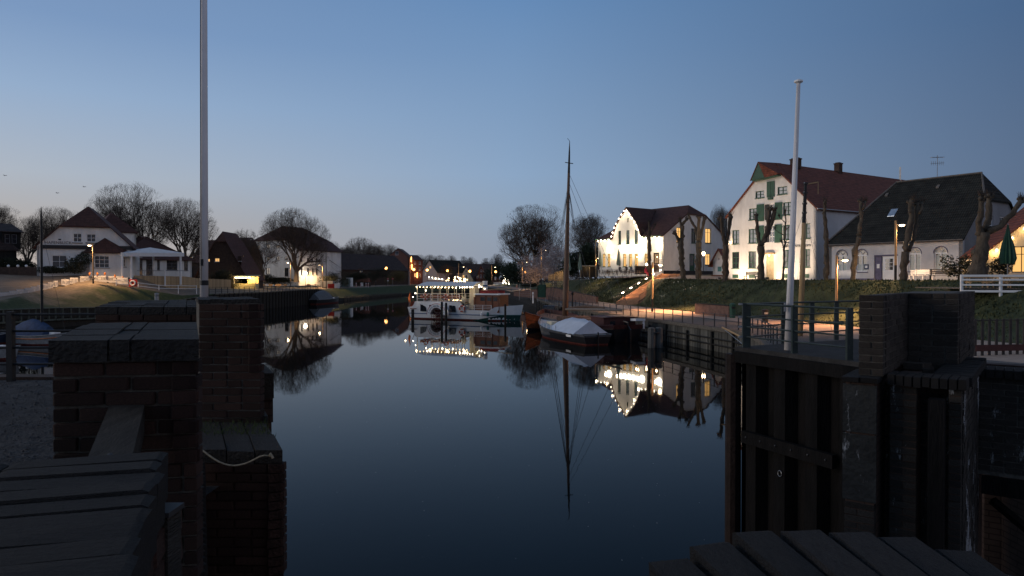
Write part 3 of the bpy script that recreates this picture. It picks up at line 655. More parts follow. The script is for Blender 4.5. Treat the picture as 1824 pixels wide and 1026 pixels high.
roofmesh([[(-ov, -ov, e2), (gl_, -ov, e2), (ga - .2, gy(az), az), a_], [(gr_, -ov, e2), (Wd + .2, -ov, e2), (Wd + .2, yh, zh), b_, a_, (ga + .2, gy(az), az)],
          [(Wd + .2, D + ov, e2), (-ov, D + ov, e2), a_, b_, (Wd + .2, D - yh, zh)], [(-ov, D + ov, e2), (-ov, -ov, e2), a_], [(Wd + .2, yh, zh), (Wd + .2, D - yh, zh), b_]], .2, brown_tile, H)
P = lambda u, z, y=-.3: (u, y, z + .12)
lft = [(gl_ - .15, eave), (gl_ + .25, eave + .95), (gl_ + 1.0, eave + 2.55), (ga, az)]; rgt = [(gr_ + .15, eave), (gr_ - .25, eave + .95), (gr_ - 1.0, eave + 2.55), (ga, az)]
polys = []
for ch in (lft, rgt):
    for (u0, z0), (u1, z1) in zip(ch, ch[1:]): polys.append([P(u0, z0), P(u1, z1), P(u1, z1, gy(z1)), P(u0, z0, gy(z0))])
roofmesh(polys, .14, brown_tile, H, 'gable_roof')
gutter(H, (-ov, -ov - .1, e2), (gl_, -ov - .1, e2), green_p); gutter(H, (gr_, -ov - .1, e2), (Wd, -ov - .1, e2), green_p)
# fairy lights along eaves and gable edge
t = thing('gable_fairy_lights', 'string of warm bulbs outlining the white restaurant gable and eaves', 'string lights', (BL[0], BL[1], zb), math.atan2(f.d.y, f.d.x))
pts = [(-.2, eave - .15), (gl_ - .1, eave - .1)] + [(u, z - .1) for u, z in lft[1:]] + [(u, z - .1) for u, z in rgt[::-1][1:]] + [(gr_ + .1, eave - .1), (Wd, eave - .15), (Wd - .02, eave - 1.6)]
pts = [(u, -.42, z) for u, z in pts]; cb = MB(); cb.path(pts, .02, 4, False); cb.build('cable', black_m, t)
ball = MB().ball((0, 0, 0), .10, 6).mesh('bulb', bulb_w); k = 0
for a, b in zip(pts, pts[1:]):
    a, b = Vector(a), Vector(b); n = max(1, round((b - a).length / .95))
    for i in range(n):
        p = a.lerp(b, (i + .5 + rng.uniform(-.15, .15)) / n) + Vector((0, 0, -.07 + rng.uniform(-.1, .04))); put('bulb', ball, t, loc=p, sca=rng.uniform(.75, 1.15))
        if k % 3 == 0: light('string_light', p + Vector((0, -.4, 0)), 62, (1, .74, .42), .1, t)
        k += 1
# lit name board with floods
for (a, b) in ((1081, 1091), (1104, 1109), (1111, 1116), (1119, 1124), (1126, 1131), (1133, 1137), (1141, 1148), (1170, 1180)):
    c = f.u((a + b) / 2); z = f.z(1116, 442)
    mb = MB(); big_ = b - a > 6
    if big_: mb.lathe([(.02, 0), (.5, .0), (.62, .05), (.5, .1), (.02, .12)], 14, M=Matrix.Translation((c, -.02, z)) @ Matrix.Rotation(R(90), 4, 'X')); mb.build('wall_sconce', bulb_w, H); light('sconce_light', (c, -.9, z), 230, (1, .76, .45), .2, H)
    else:
        hh_ = rng.uniform(.7, 1.0); mb.bx(c - .3, c - .12, -.1, -.02, z - hh_ / 2, z + hh_ / 2); mb.bx(c - .12, c + .28, -.1, -.02, z + hh_ / 2 - .2, z + hh_ / 2); mb.bx(c + .1, c + .28, -.098, -.02, z - hh_ / 2, z + hh_ / 2 - .2)
        mb.build('glowing_sign_piece', bulb_w, H); light('sign_light', (c, -.9, z), 100, (1, .78, .5), .2, H)
for px in (1091, 1136, 1172): vent_lamp(H, F0, f.u(px), f.z(px, 457), 45)
for px in (1100.5, 1141): light('downlight', (f.u(px), -.5, f.z(px, 457)), 35, (1, .66, .34), .1, H)

# ---- E: small kiosk beside the warehouse
kh, kf = gabled('information_kiosk', 'small white kiosk with red gabled roof between restaurant and warehouse', (X(1270, 112), 112), (X(1291, 111), 111), 6.2, 2.75, 4.4, 3.0, white_wall, red_tile, wins=[(1277.5, 1282, 459, 464)], ov=.6)
MB().bx(-.2, 2.0, -.25, -.02, -.3, .45).build('brick_base', red_brick, kh); MB().bx(.75, 1.3, -.06, -.01, 1.0, 1.75).build('map_board', mat('teal_poster', (.1, .25, .24), .6), kh)

# ---- left bank: the house with the half-hipped gable
BL, BR = (X(66, 113), 113), (X(236, 118), 118); zb = 6.85
H, f = gabled('hip_gabled_house', 'white house with steep dark red half-hipped roof and lettering over the eaves', BL, BR, zb, 4.4, 11.0, 10.5, white_wall, brown_tile,
    wins=[(131, 146, 416, 431), (155, 171, 417, 431), (93, 119, 455, 476)], hip=.53, nx=2, ny=2, frame=white_p, ov=.5)
MB().bx(.6, 13.6, -.28, -.002, 4.0, 4.6).build('eaves_band', mat('dark_band', (.03, .03, .032), .7), H)
text('lettering', 'HAFENBLICK', .62, wallM(f.u(80), -.035, 0, 4.78) @ UP, MATS['dark_band'], H, spacing=1.05)
mb = MB(); mb.slab([(f.u(104), -.03, 5.6), (f.u(110), -.03, 5.6), (f.u(109), -.03, 5.4), (f.u(105), -.03, 5.4)], off=(0, -.02, 0)); mb.build('ship_emblem', MATS['dark_band'], H)
for i, o in enumerate([f.rect(93, 119, 455, 476), f.rect(131, 146, 416, 431), f.rect(155, 171, 417, 431)]):
    MB().bx(o[0] - .15, o[1] + .15, -.16, -.01, o[2] - .22, o[2] - .1).build('window_ledge', MATS['dark_band'], H)
# bay with its own pointed roof
b0, b1, bh = f.u(152), f.u(228), 3.45
bw = [f.rect(171, 197, 456, 477)]; Mb = wallM(b0 + .9, -1.3, 0); off = b0 + .9; wv = b1 - b0 - 1.8
wall(H, Mb, [(0, bh), (wv, bh)], [(o[0] - off, o[1] - off, o[2], o[3]) for o in bw], white_wall, name='bay_wall')
window(H, Mb, (bw[0][0] - off, bw[0][1] - off, bw[0][2], bw[0][3]), white_p, glass_m, 3, 3, sill=MATS['dark_band'])
for s, (px0, px1) in enumerate(((155, 162), (206, 215))):
    if s == 0: M_ = wallM(b0, 0, math.degrees(math.atan2(-1.3, .9))); 
    else: M_ = wallM(b1 - .9, -1.3, math.degrees(math.atan2(1.3, .9)))
    L_ = math.hypot(.9, 1.3); o = (.45, 1.15, 1.15, 3.05)
    wall(H, M_, [(0, bh), (L_, bh)], [o], white_wall, name='bay_wall'); window(H, M_, o, white_p, glass_m, 2, 3, sill=MATS['dark_band'])
ap = (f.u(187.5), -.1, 5.6 + .3); e_ = [(b0 - .6, .1, bh), (b0 + .7, -1.75, bh), (b1 - .7, -1.75, bh), (b1 + .6, .1, bh)]
roofmesh([[e_[0], e_[1], ap], [e_[1], e_[2], ap], [e_[2], e_[3], ap]], .15, brown_tile, H, 'bay_roof')
# rear cross wing that shows to the right
Y2 = 129
H2, f2 = gabled('rear_wing', 'white upper wing with dark red hipped roof behind the lettered house', (X(176, 127), 127), (X(243, 131.5), 131.5), zb, 7.9, 11.3, 7.0, white_wall, brown_tile, along=True, hip=1, wins=[(238, 240, 423, 431)], ov=.35)
# glazed extension with terrace canopy
Y3 = 121.5
H3, f3 = gabled('restaurant_extension', 'low white extension with dark glazed doors under the big red roof', (X(213, 130), 130), (X(342, 139), 139), 6.2, 3.6, 8.0, 16, white_wall, brown_tile, along=True, hip=1,
    wins=[(239, 254, 458, 490), (260.5, 275, 461, 490), (280, 285, 463, 481), (297, 316, 463, 481), (328, 335, 463, 482)], nx=2, ny=3, frame=mat('grey_frame', (.14, .14, .15), .6), ov=.5)
cA, cB = (X(227, 115.5), 115.5), (X(328.5, 127), 127); cF = Face(cA, cB, 6.2)
t = thing('terrace_canopy', 'white fabric canopy on posts over the terrace of the lettered house', 'canopy', (cA[0], cA[1], 6.2), math.atan2(cF.d.y, cF.d.x))
x0, x1 = 0, cF.L; e0 = Z(450, 115.5) - 6.2; e1 = Z(450.5, 127) - 6.2; xm = cF.u(277.6); pk = Z(441, 122) - 6.2
A, B, C_, D_ = (x0, 0, e0), (x1, 0, e1), (x1, 3.6, e1), (x0, 3.6, e0); T = (xm, 1.2, pk); cf = mat('white_canvas', (.66, .67, .68), .8, .06, 1)
mb = MB()
for q in ((A, B, T), (B, C_, T), (C_, D_, T), (D_, A, T)): mb.slab(q, .03)
mb.build('canopy_top', cf, t)
for a, b in ((A, B), (B, C_), (D_, A)): mb = MB(); mb.slab([a, b, (b[0], b[1], b[2] - .62), (a[0], a[1], a[2] - .62)], off=(.02, .03, 0)); mb.build('valance', cf, t)
for px, y_ in ((219.5, .1), (235.5, .1), (323.5, .1), (300, 3.2)): u = cF.u(px); MB().bx(u - .13, u + .13, y_, y_ + .25, -1.2, (e0 + e1) / 2 - .2).build('post', white_p, t)
x0, x1 = X(227, 124) - X(277, 124), X(328, 124) - X(277, 124)
t = thing('terrace_rail', 'thin dark rail with three white posts in front of the canopy terrace', 'railing', (X(277, 124), 124, 5.4))
for px in (223.5, 258, 294): u = X(px, 124) - X(277, 124); MB().bx(u - .09, u + .09, -.09, .09, -.6, 2.2).build('post', white_p, t)
mb = MB(); mb.bx(x0, x1, -.03, .03, 2.02, 2.1); mb.build('rail', galv, t)

# ---- D2: dark ivy-clad house with steep red roof, and the lit kiosk
Y4 = 160; H, f = gabled('steep_roofed_house', 'low dark brick house with very steep red roof behind the plank fence', (X(347, Y4), Y4), (X(441, Y4), Y4), 4.0, 2.2, 12.6, 10, dark_brick, brown_tile, hip=.22, wins=[(383, 391, 460, 466), (369.5, 374, 461, 466), (424, 430, 456, 465)], lit=(0, 1, 2), ov=.4)
Y5 = 190; gabled('long_roofed_house', 'long low building with brown roof behind the steep roofed house', (X(342, Y5), Y5), (X(436, Y5), Y5), 5, 5.5, 11.6, 14, dark_brick, brown_tile, along=True)
Y6 = 232; gabled('pale_flat_house', 'pale house partly hidden behind bare bushes left of the big white house', (X(412, Y6), Y6), (X(440, Y6), Y6), 4, 14.0, 15.6, 8, white_wall, brown_tile, along=True, wins=[(423, 427, 440, 447)])
Y7 = 158
t = thing('lit_snack_kiosk', 'brightly lit yellow kiosk glowing at the foot of the steep red roof', 'kiosk', (X(436, Y7), Y7, 3.9)); kw = X(455, Y7) - X(417, Y7)
cream = mat('kiosk_cream', (.6, .5, .25), .8)
mb = MB(); mb.bx(-kw / 2, kw / 2, .0, 2.2, -.3, 1.1); mb.build('counter', cream, t)
mb = MB(); mb.bx(-kw / 2, kw / 2, 2.0, 2.2, 1.0, 2.6); mb.build('back_wall', cream, t)
for s in (-1, 1): MB().bx(s * kw / 2 - .06, s * kw / 2 + .06, 0, .12, 1.0, 2.6).build('post', white_p, t)
mb = MB(); mb.slab([(-kw / 2 - .3, -.8, 2.75), (kw / 2 + .3, -.8, 2.75), (kw / 2 + .3, 2.4, 3.0), (-kw / 2 - .3, 2.4, 3.0)], .12); mb.build('kiosk_roof', cream, t)
for i in range(5): MB().bx(-kw / 2 + .2 + i * .72, -kw / 2 + .75 + i * .72, -.1, -.02, 2.3, 2.55).build('light_box', bulb_m, t)
for s in (-1, 0, 1): light('kiosk_light', (s * 1.2, 1.0, 2.45), 190, (1, .68, .28), .15, t); light('kiosk_front_light', (s * 1.2, -.9, 2.3), 110, (1, .68, .28), .15, t)

# ---- F: big white house with half hip
BL, BR = (X(434, 166), 166), (X(532, 158), 158); zb = 4.6
H, f = gabled('big_white_house', 'large pale house with half-hipped red roof behind the spreading bare tree', BL, BR, zb, 8.0, 13.6, 14, white_wall, brown_tile, hip=.62,
    wins=[(443, 449, 457, 463), (457, 463.5, 457, 463), (475, 481, 457, 463), (492, 498, 457, 463), (507, 513, 457, 463), (456, 464, 437, 441.5), (474.5, 481, 435, 441.5), (491.5, 499, 437, 441.5),
          (456, 463, 477, 488), (474, 481, 477, 488), (507, 514, 477, 492)], sidewins=[(536, 538.5, 458, 466), (547, 550, 459, 466), (555.5, 558, 460, 467), (563, 565.5, 460, 467), (536, 539, 477, 490), (547.5, 550.5, 477, 490), (556, 559, 478, 490), (563, 566, 478, 490)],
    chim=[(5.6, 5, 15.2), (5.9, 11.5, 15.2)], frame=mat('grey_window_frame', (.10, .10, .11), .6), ov=.5, k=1.3)

# ---- G: long dark barn, brick houses and the street beyond
Y8 = 196
H, f = gabled('long_dark_barn', 'long dark brick barn with a high brown roof beyond the left quay', (X(576, 262), 262), (X(727, 308), 308), 3.4, 6.4, 12.6, 15, dark_brick, mat('blackened_roof_tile', (.045, .03, .026), .8, .4, 1.2, .8, kind='tile'), along=True, wins=[(600, 606, 478, 484), (640, 646, 478, 484)], ov=.4)
MB().bx(f.L + .05, f.L + .4, -.5, 14, 0, 6.4).build('pale_verge', mat('pinkish_verge', (.4, .3, .26), .8), H)
for i, px in enumerate((700, 716)): pass
H, f = gabled('pink_gabled_house', 'pink brick gable with one white window rising over the dark barn roof', (X(690, 226), 226), (X(729, 226), 226), 3.5, 9.4, 12.2, 10, mat('pale_pink_brick', (.24, .12, .09), .9, .25, 2, .4, kind='brick'), brown_tile, wins=[(704, 710, 448, 454)], k=1.46)
H, f = gabled('brick_corner_house', 'tall red brick corner house with lit balconies beyond the barn', (X(729.5, 214), 214), (X(753, 216), 216), 3.5, 8.2, 9.8, 10, red_brick, brown_tile, along=True,
    wins=[(738, 741, 466, 471), (746, 749.5, 466, 471), (738, 741, 476, 481), (746, 749.5, 476, 481), (738, 741, 487, 493), (746, 749.5, 487, 493)], lit=(4,), k=1.565)
for px, py in ((732.5, 462), (733.5, 475), (743, 490)):
    mb = MB(); c = f.u(px); z = f.z(px, py); mb.bx(c - .14, c + .14, -.2, -.05, z - 1.2, z + 1.2); mb.build('balcony_light', sodium, H); light('balcony_glow', (c, -.9, z), 160, (1, .45, .15), .2, H)
H, f = gabled('slate_gabled_house', 'pale gabled house with blue-grey slate roof in the far street', (X(751, 252), 252), (X(779, 246), 246), 3.5, 4.8, 9.1, 14, mat('pale_pink_render', (.30, .24, .23), .9), slate_tile, wins=[(756, 759, 485, 490), (764.5, 768, 474, 478)], lit=(1,), k=1.47)
H, f = gabled('cream_gabled_house', 'small cream gabled house lit from below beside the far harbour end', (X(818, 296), 296), (X(843, 296), 296), 3.3, 2.6, 7.6, 9, cream_wall, brown_tile, wins=[(824, 827, 490, 495), (829, 832, 490, 495), (829, 832, 481, 485)], lit=(0,), k=1.26)
H, f = gabled('red_gabled_house', 'small red brick gabled house with white windows at the far harbour end', (X(847, 298), 298), (X(867, 298), 298), 3.3, 3.0, 8.4, 9, red_brick, brown_tile, wins=[(849, 852, 489, 495), (855, 858, 489, 495), (861, 864, 489, 495), (856, 858.5, 480, 484), (860, 862.5, 480, 484)], k=1.26)
gabled('long_far_roof_house', 'long dark roofed building closing the far end of the harbour', (X(796, 330), 330), (X(888, 330), 330), 3.2, 4.0, 9.8, 14, dark_brick, MATS['blackened_roof_tile'], along=True, k=1.25)
gabled('low_shed', 'low white fronted shed beside the lit fir tree at the harbour end', (X(878, 304), 304), (X(898, 304), 304), 3.3, 1.6, 3.0, 4, white_wall, brown_tile, along=True, wins=[(881, 884, 493, 497), (889, 892, 493, 497)], k=1.18)
gabled('dark_street_house', 'dark brown house in the far street behind the globe lamps', (X(786, 262), 262), (X(812, 262), 262), 3.4, 3.2, 7.0, 8, dark_brick, MATS['blackened_roof_tile'], along=True, wins=[(790, 793, 489, 494), (800, 803, 489, 494)], lit=(0, 1), k=1.4)
# dark neighbour at the far left
H, f = gabled('dark_timber_house', 'dark timber house with low dormer at the left end of the bank', (X(-60, 112), 112), (X(30, 118), 118), 6.8, 4.2, 8.8, 7, mat('dark_timber', (.016, .015, .014), .8, .4, 3, .4), MATS['blackened_roof_tile'], along=True, hip=1, wins=[(8, 13, 466, 473)])
dm = MB(); dm.bx(5.2, 8.0, .6, 5, 4.2, 7.0); dm.build('dormer', MATS['dark_timber'], H)
MB().slab([(4.9, .2, 7.05), (8.3, .2, 7.05), (8.3, 4.5, 8.6), (4.9, 4.5, 8.6)], .15).build('dormer_roof', MATS['blackened_roof_tile'], H)
for u in (5.6, 6.6): window(H, wallM(0, .58, 0), (u, u + .75, 5.1, 6.6), MATS['grey_window_frame'], glass_m, 1, 2, rec=-.05)
# ---------------------------------------------------------------- bare trees
def bare_tree(seed, H=16.0, spread=.62, trunk_h=.14, r0=.58, levels=8, fine=1.0, up=.25, first=5, lean=0):
    rg = random.Random(seed); T = MB(); C = MB(); cnt = [0]
    def rot(d, ang, az):
        a = Vector((0, 0, 1)) if abs(d.z) < .95 else Vector((1, 0, 0))
        u = d.cross(a).normalized(); v = d.cross(u)
        return (d * math.cos(ang) + (u * math.cos(az) + v * math.sin(az)) * math.sin(ang)).normalized()
    def br(p, d, L, r, lv):
        r = max(r, .010)
        n = 3 if lv < 4 else 2; pts = [p]; rs = [r]; q = p.copy(); dd = d.copy()
        for i in range(n):
            dd = (dd + Vector((rg.gauss(0, .09), rg.gauss(0, .09), rg.gauss(0, .05) + up * .12))).normalized()
            q = q + dd * L / n; pts.append(q.copy()); rs.append(max(.0095, r * (1 - .38 * (i + 1) / n)))
        mb = T if lv <= 2 else C
        mb.path(pts, rs, 6 if lv <= 1 else (4 if lv <= 3 else 3), False)
        if lv >= levels: return
        k = 3 if lv < 2 else (3 if rg.random() < .45 else 2)
        az0 = rg.uniform(0, 6.28)
        for i in range(k):
            ang = rg.uniform(.25, .62) * (1.1 if lv < 2 else 1)
            nd = rot(dd, ang, az0 + i * 6.283 / k + rg.uniform(-.4, .4)); nd = (nd + Vector((0, 0, up * .35))).normalized()
            br(q, nd, L * rg.uniform(.68, .86), rs[-1] * (.80 if k == 3 else .86), lv + 1)
        for f_ in ((.35, .65) if lv >= 2 else (.6,)):      # side shoots
            if rg.random() < (.8 if lv < 5 else .6):
                j = max(1, min(n, int(f_ * n + .5))); nd = rot(dd, rg.uniform(.6, 1.1), rg.uniform(0, 6.28)); nd = (nd + Vector((0, 0, up * .3))).normalized()
                br(pts[j], nd, L * rg.uniform(.45, .65), rs[j] * .5, lv + (1 if lv < 3 else 2))
    th = H * trunk_h; base = [Vector((0, 0, -.3)), Vector((0, 0, .25)), Vector((lean * .3, 0, th * .6)), Vector((lean * .6, .05, th))]
    T.path(base, [r0 * 1.45, r0 * 1.1, r0 * .95, r0 * .9], 10, True)
    top = base[-1]; az = rg.uniform(0, 6.28)
    for i in range(first):
        ang = spread * (rg.uniform(.35, 1.15) if i else .1); d = rot(Vector((0, 0, 1)), ang, az + i * 6.283 / max(1, first - 1))
        br(top - Vector((0, 0, rg.uniform(0, .2) * th)), d, H * .245 * rg.uniform(.88, 1.12), r0 * (.62 if i else .75), 1)
    zc = max(v[2] for v in C.v) * .56; rx = sorted(math.hypot(v[0], v[1]) for v in C.v)[int(len(C.v) * .86)]; rz_ = (sorted(v[2] for v in C.v)[int(len(C.v) * .985)] - zc)
    for m_ in (T, C):                                # round the crown off like a free-standing tree
        nv = []
        for x, y, z in m_.v:
            q = math.sqrt((x * x + y * y) / (rx * rx) + ((z - zc) / (rz_ if z > zc else zc * .95)) ** 2)
            if q > .82 and z > th: g = (.82 + .45 * math.tanh((q - .82) / .45)) / q; x, y, z = x * g, y * g, zc + (z - zc) * g
            nv.append((x, y, z))
        m_.v = nv
    # scale to the wanted height
    mz = max(v[2] for v in C.v); s = H / mz
    for m_ in (T, C): m_.v = [(x * s, y * s, z * s if z > 0 else z) for x, y, z in m_.v]
    # keep the thinnest twigs visible but fine
    xs = sorted(abs(v[0]) for v in C.v); return T, C, xs[int(len(xs) * .975)]
TR = {}
def tree_proto(key, **k):
    T, C, wr = bare_tree(**k); TR[key] = (T.mesh('trunk', bark), C.mesh('crown', twig_m), wr, k.get('H', 16.0)); 
tree_proto('dome', seed=3, H=16, spread=.85, trunk_h=.13, r0=.60, levels=8, up=.15, first=6)
tree_proto('fan', seed=11, H=16, spread=.7, trunk_h=.10, r0=.58, levels=8, up=.35, first=6)
tree_proto('oval', seed=21, H=16, spread=.5, trunk_h=.16, r0=.38, levels=8, up=.3, first=5)
tree_proto('bush', seed=31, H=6, spread=.95, trunk_h=.04, r0=.10, levels=6, up=.25, first=8)
tree_proto('small', seed=41, H=7, spread=.7, trunk_h=.2, r0=.12, levels=6, up=.2, first=5)
def tree(key, px, Y, ybase, ytop, wpx, label, group=None, rz=0, name='bare_tree', cat='tree', zb=None):
    t_, c_, wr, H0 = TR[key]; z = zb if zb is not None else Z(ybase, Y); h = Z(ytop, Y) - z; sx = (wpx / F * Y / 2) / wr; sz = h / H0
    r = thing(name, label, cat, (X(px, Y), Y, z), rz, group); r.scale = (sx, sx, sz)
    put('trunk', t_, r); put('crown', c_, r); return r
T_ = tree
T_('fan', 232, 150, 488, 323, 124, 'large round bare tree behind the lettered white house, tallest on the left bank', rz=.4)
T_('dome', 330, 146, 488, 350, 112, 'wide bare tree just left of the tall white flagpole', rz=2.0)
T_('dome', 528, 193, 500, 367, 112, 'spreading bare tree in front of the big pale house with the half hip', rz=1.2)
T_('fan', 952, 240, 506, 361, 120, 'huge dome-shaped bare tree on the far right bank behind the mast', rz=.9)
T_('oval', 1052, 185, 496, 378, 74, 'dark drooping bare tree between the boat mast and the restaurant', rz=.2)
T_('dome', 100, 145, 488, 366, 96, 'bare tree directly behind the left roof slope of the lettered house', rz=3)
T_('dome', 48, 138, 488, 384, 90, 'bare tree between the dark timber house and the lettered house', rz=4.1)
T_('oval', -8, 140, 488, 360, 90, 'bare tree behind the dark timber house at the picture edge', rz=1)
T_('small', 437, 192, 496, 405, 44, 'slim bare tree left of the big pale house', rz=1)
T_('small', 470, 190, 499, 425, 60, 'low bare tree in front of the small windows of the big pale house', rz=2.2)
for i, (px, yt, wx) in enumerate(((594, 428, 40), (618, 436, 40), (644, 420, 60), (668, 432, 44), (690, 433, 50), (716, 446, 30))):
    T_('oval' if i % 2 else 'dome', px, 322 + 4 * i, 503, yt, wx, 'bare tree rising behind the long dark barn roof, %s' % ['at its left end', 'second along from its left end', 'tallest of the row', 'between the tallest tree and the chimney', 'left of the pink gable', 'right of the pink gable'][i], 'bare trees behind the barn', rz=i)
for i, (px, yt, wx) in enumerate(((748, 452, 22), (768, 452, 34), (783, 453, 30), (802, 453, 24), (826, 455, 20), (840, 456, 22), (866, 458, 22), (885, 450, 26))):
    T_('dome' if i % 2 else 'fan', px, 440, 500, yt, wx, 'distant rounded bare tree beyond the harbour end, %s' % ['behind the brick corner house', 'left of the slate roof ridge', 'over the slate roof', 'right of the slate roof', 'left one of the twin crowns', 'right one of the twin crowns', 'thin one over the long roof', 'behind the lit fir tree'][i], 'distant trees beyond the harbour', rz=i * 1.3)
T_('oval', 1281, 150, 497, 362, 36, 'bare tree showing in the gap between restaurant and warehouse', rz=2)
T_('oval', 1300, 152, 497, 370, 30, 'second bare tree behind the left corner of the warehouse', rz=4)
# street tree glowing in lamp light
T_('small', 796, 346, 503, 470, 26, 'little round bare tree lit orange beside a globe lamp', rz=2)
# leafy / blossom masses
def leaf_mass(name, label, cat, px, Y, zb, w_, h, d, n, s, m, seed=1, lobes=5, trunk=True, group=None, flat_=.0):
    rg = random.Random(seed); r = thing(name, label, cat, (X(px, Y), Y, zb), 0, group); mb = MB()
    L = [(rg.uniform(-.32, .32) * w_, rg.uniform(-.3, .3) * d, h * rg.uniform(.3, .74), rg.uniform(.22, .34)) for _ in range(lobes)]
    for i in range(n):
        cx, cy, cz, k = L[i % lobes]; a = rg.uniform(0, 6.28); b = math.acos(rg.uniform(-1, 1)); q = rg.uniform(.35, 1) ** .5 * (1 + .12 * rg.gauss(0, 1))
        p = Vector((cx + math.sin(b) * math.cos(a) * w_ * k * q, cy + math.sin(b) * math.sin(a) * d * k * q, max(.05, cz + math.cos(b) * h * k * q)))
        u = Vector((rg.gauss(0, 1), rg.gauss(0, 1), rg.gauss(0, 1))).normalized(); v = u.orthogonal().normalized(); u *= s * rg.uniform(.6, 1.3); v *= s * rg.uniform(.4, 1)
        mb.add([p - u, p + v * .6, p + u, p - v * .6], [(0, 1, 2, 3)])
    mb.build('crown' if trunk else 'foliage', m, r)
    if trunk:
        t = MB(); t.path([(0, 0, -.2), (.05, 0, h * .2), (0, .05, h * .35)], [.16, .12, .1], 7)
        for cx, cy, cz, k in L: t.path([(0, .05, h * .3), (cx * .5, cy * .5, (h * .3 + cz) / 2), (cx, cy, cz)], [.08, .05, .02], 5)
        t.build('trunk', bark, r)
    return r
blossom = mat('pale_blossom', (.36, .29, .27), .8, .35, 4); hedge_m = mat('dim_hedge_leaves', (.030, .032, .018), .8, .5, 3)
leaf_mass('blossoming_tree', 'pale pink blossoming tree lit by the lamp right of the huge bare tree', 'tree', 990, 200, 3.4, 13, 13, 9, 7000, .22, blossom, 3, 9)
leaf_mass('blossoming_tree', 'smaller pale blossoming tree above the far end of the grass dyke', 'tree', 958, 226, 2.6, 11, 11, 8, 6000, .24, blossom, 4, 8)
for i, (px, Y, zb, w_, h, n) in enumerate(((905, 300, 3.2, 15, 12, 4200), (925, 282, 3.0, 16, 10.5, 4200), (886, 362, 3.2, 12, 12, 3000), (1030, 178, 6.2, 8, 7, 2600), (1062, 176, 6.3, 9, 9, 3000))):
    leaf_mass('evergreen_tree', ['dark dense tree beside the lit fir tree', 'broad dark evergreen left of the blossoming trees', 'low dark evergreen over the white fronted shed', 'dark evergreen behind the closed pale parasols', 'dark evergreen at the left corner of the restaurant'][i], 'tree', px, Y, zb, w_, h, 7, n, .36, leaf_dark, 10 + i, 6)
for i, (px, Y, zb, w_, h) in enumerate(((140, 114, 6.8, 4.2, 3.4), (108, 114, 6.8, 6, 1.3), (600, 216, 3.5, 8, 5), (633, 246, 3.5, 12, 5.2), (672, 266, 3.5, 10, 7), (706, 286, 3.5, 9, 6.5), (400, 156, 4.0, 7, 4), (452, 198, 4.0, 12, 3.6), (492, 200, 4.0, 14, 3), (945, 200, 3.4, 5, 2), (1700, 61.5, 6, 2.2, 2.6), (1800 - 22, 58.5, 6, 2.0, 2.2), (587, 212, 3.5, 6, 4), (20, 116, 6.8, 9, 3))):
    leaf_mass('garden_shrub', ['dark shrub against the white front wall between the windows', 'low spreading shrub under the triple window', 'dark hedge bush at the left end of the barn', 'dark bush in front of the barn wall', 'tall dark bush left of the no entry signs', 'yellowish bush before the black roof end', 'ivy bush beside the lit kiosk', 'hedge below the low bare tree', 'hedge in front of the big pale house', 'small dark bush at the top of the dyke end', 'leafy bush at the right corner of the grey house', 'bush in the orange light beside the cream gable', 'bush at the left quay lamp', 'dark bushes before the dark timber house'][i],
              'shrub', px, Y, zb, w_, h, 2.5, int(420 * w_), .15, hedge_m if i != 5 else mat('ochre_hedge_leaves', (.12, .09, .03), .8, .4, 3), 30 + i, 6, False)

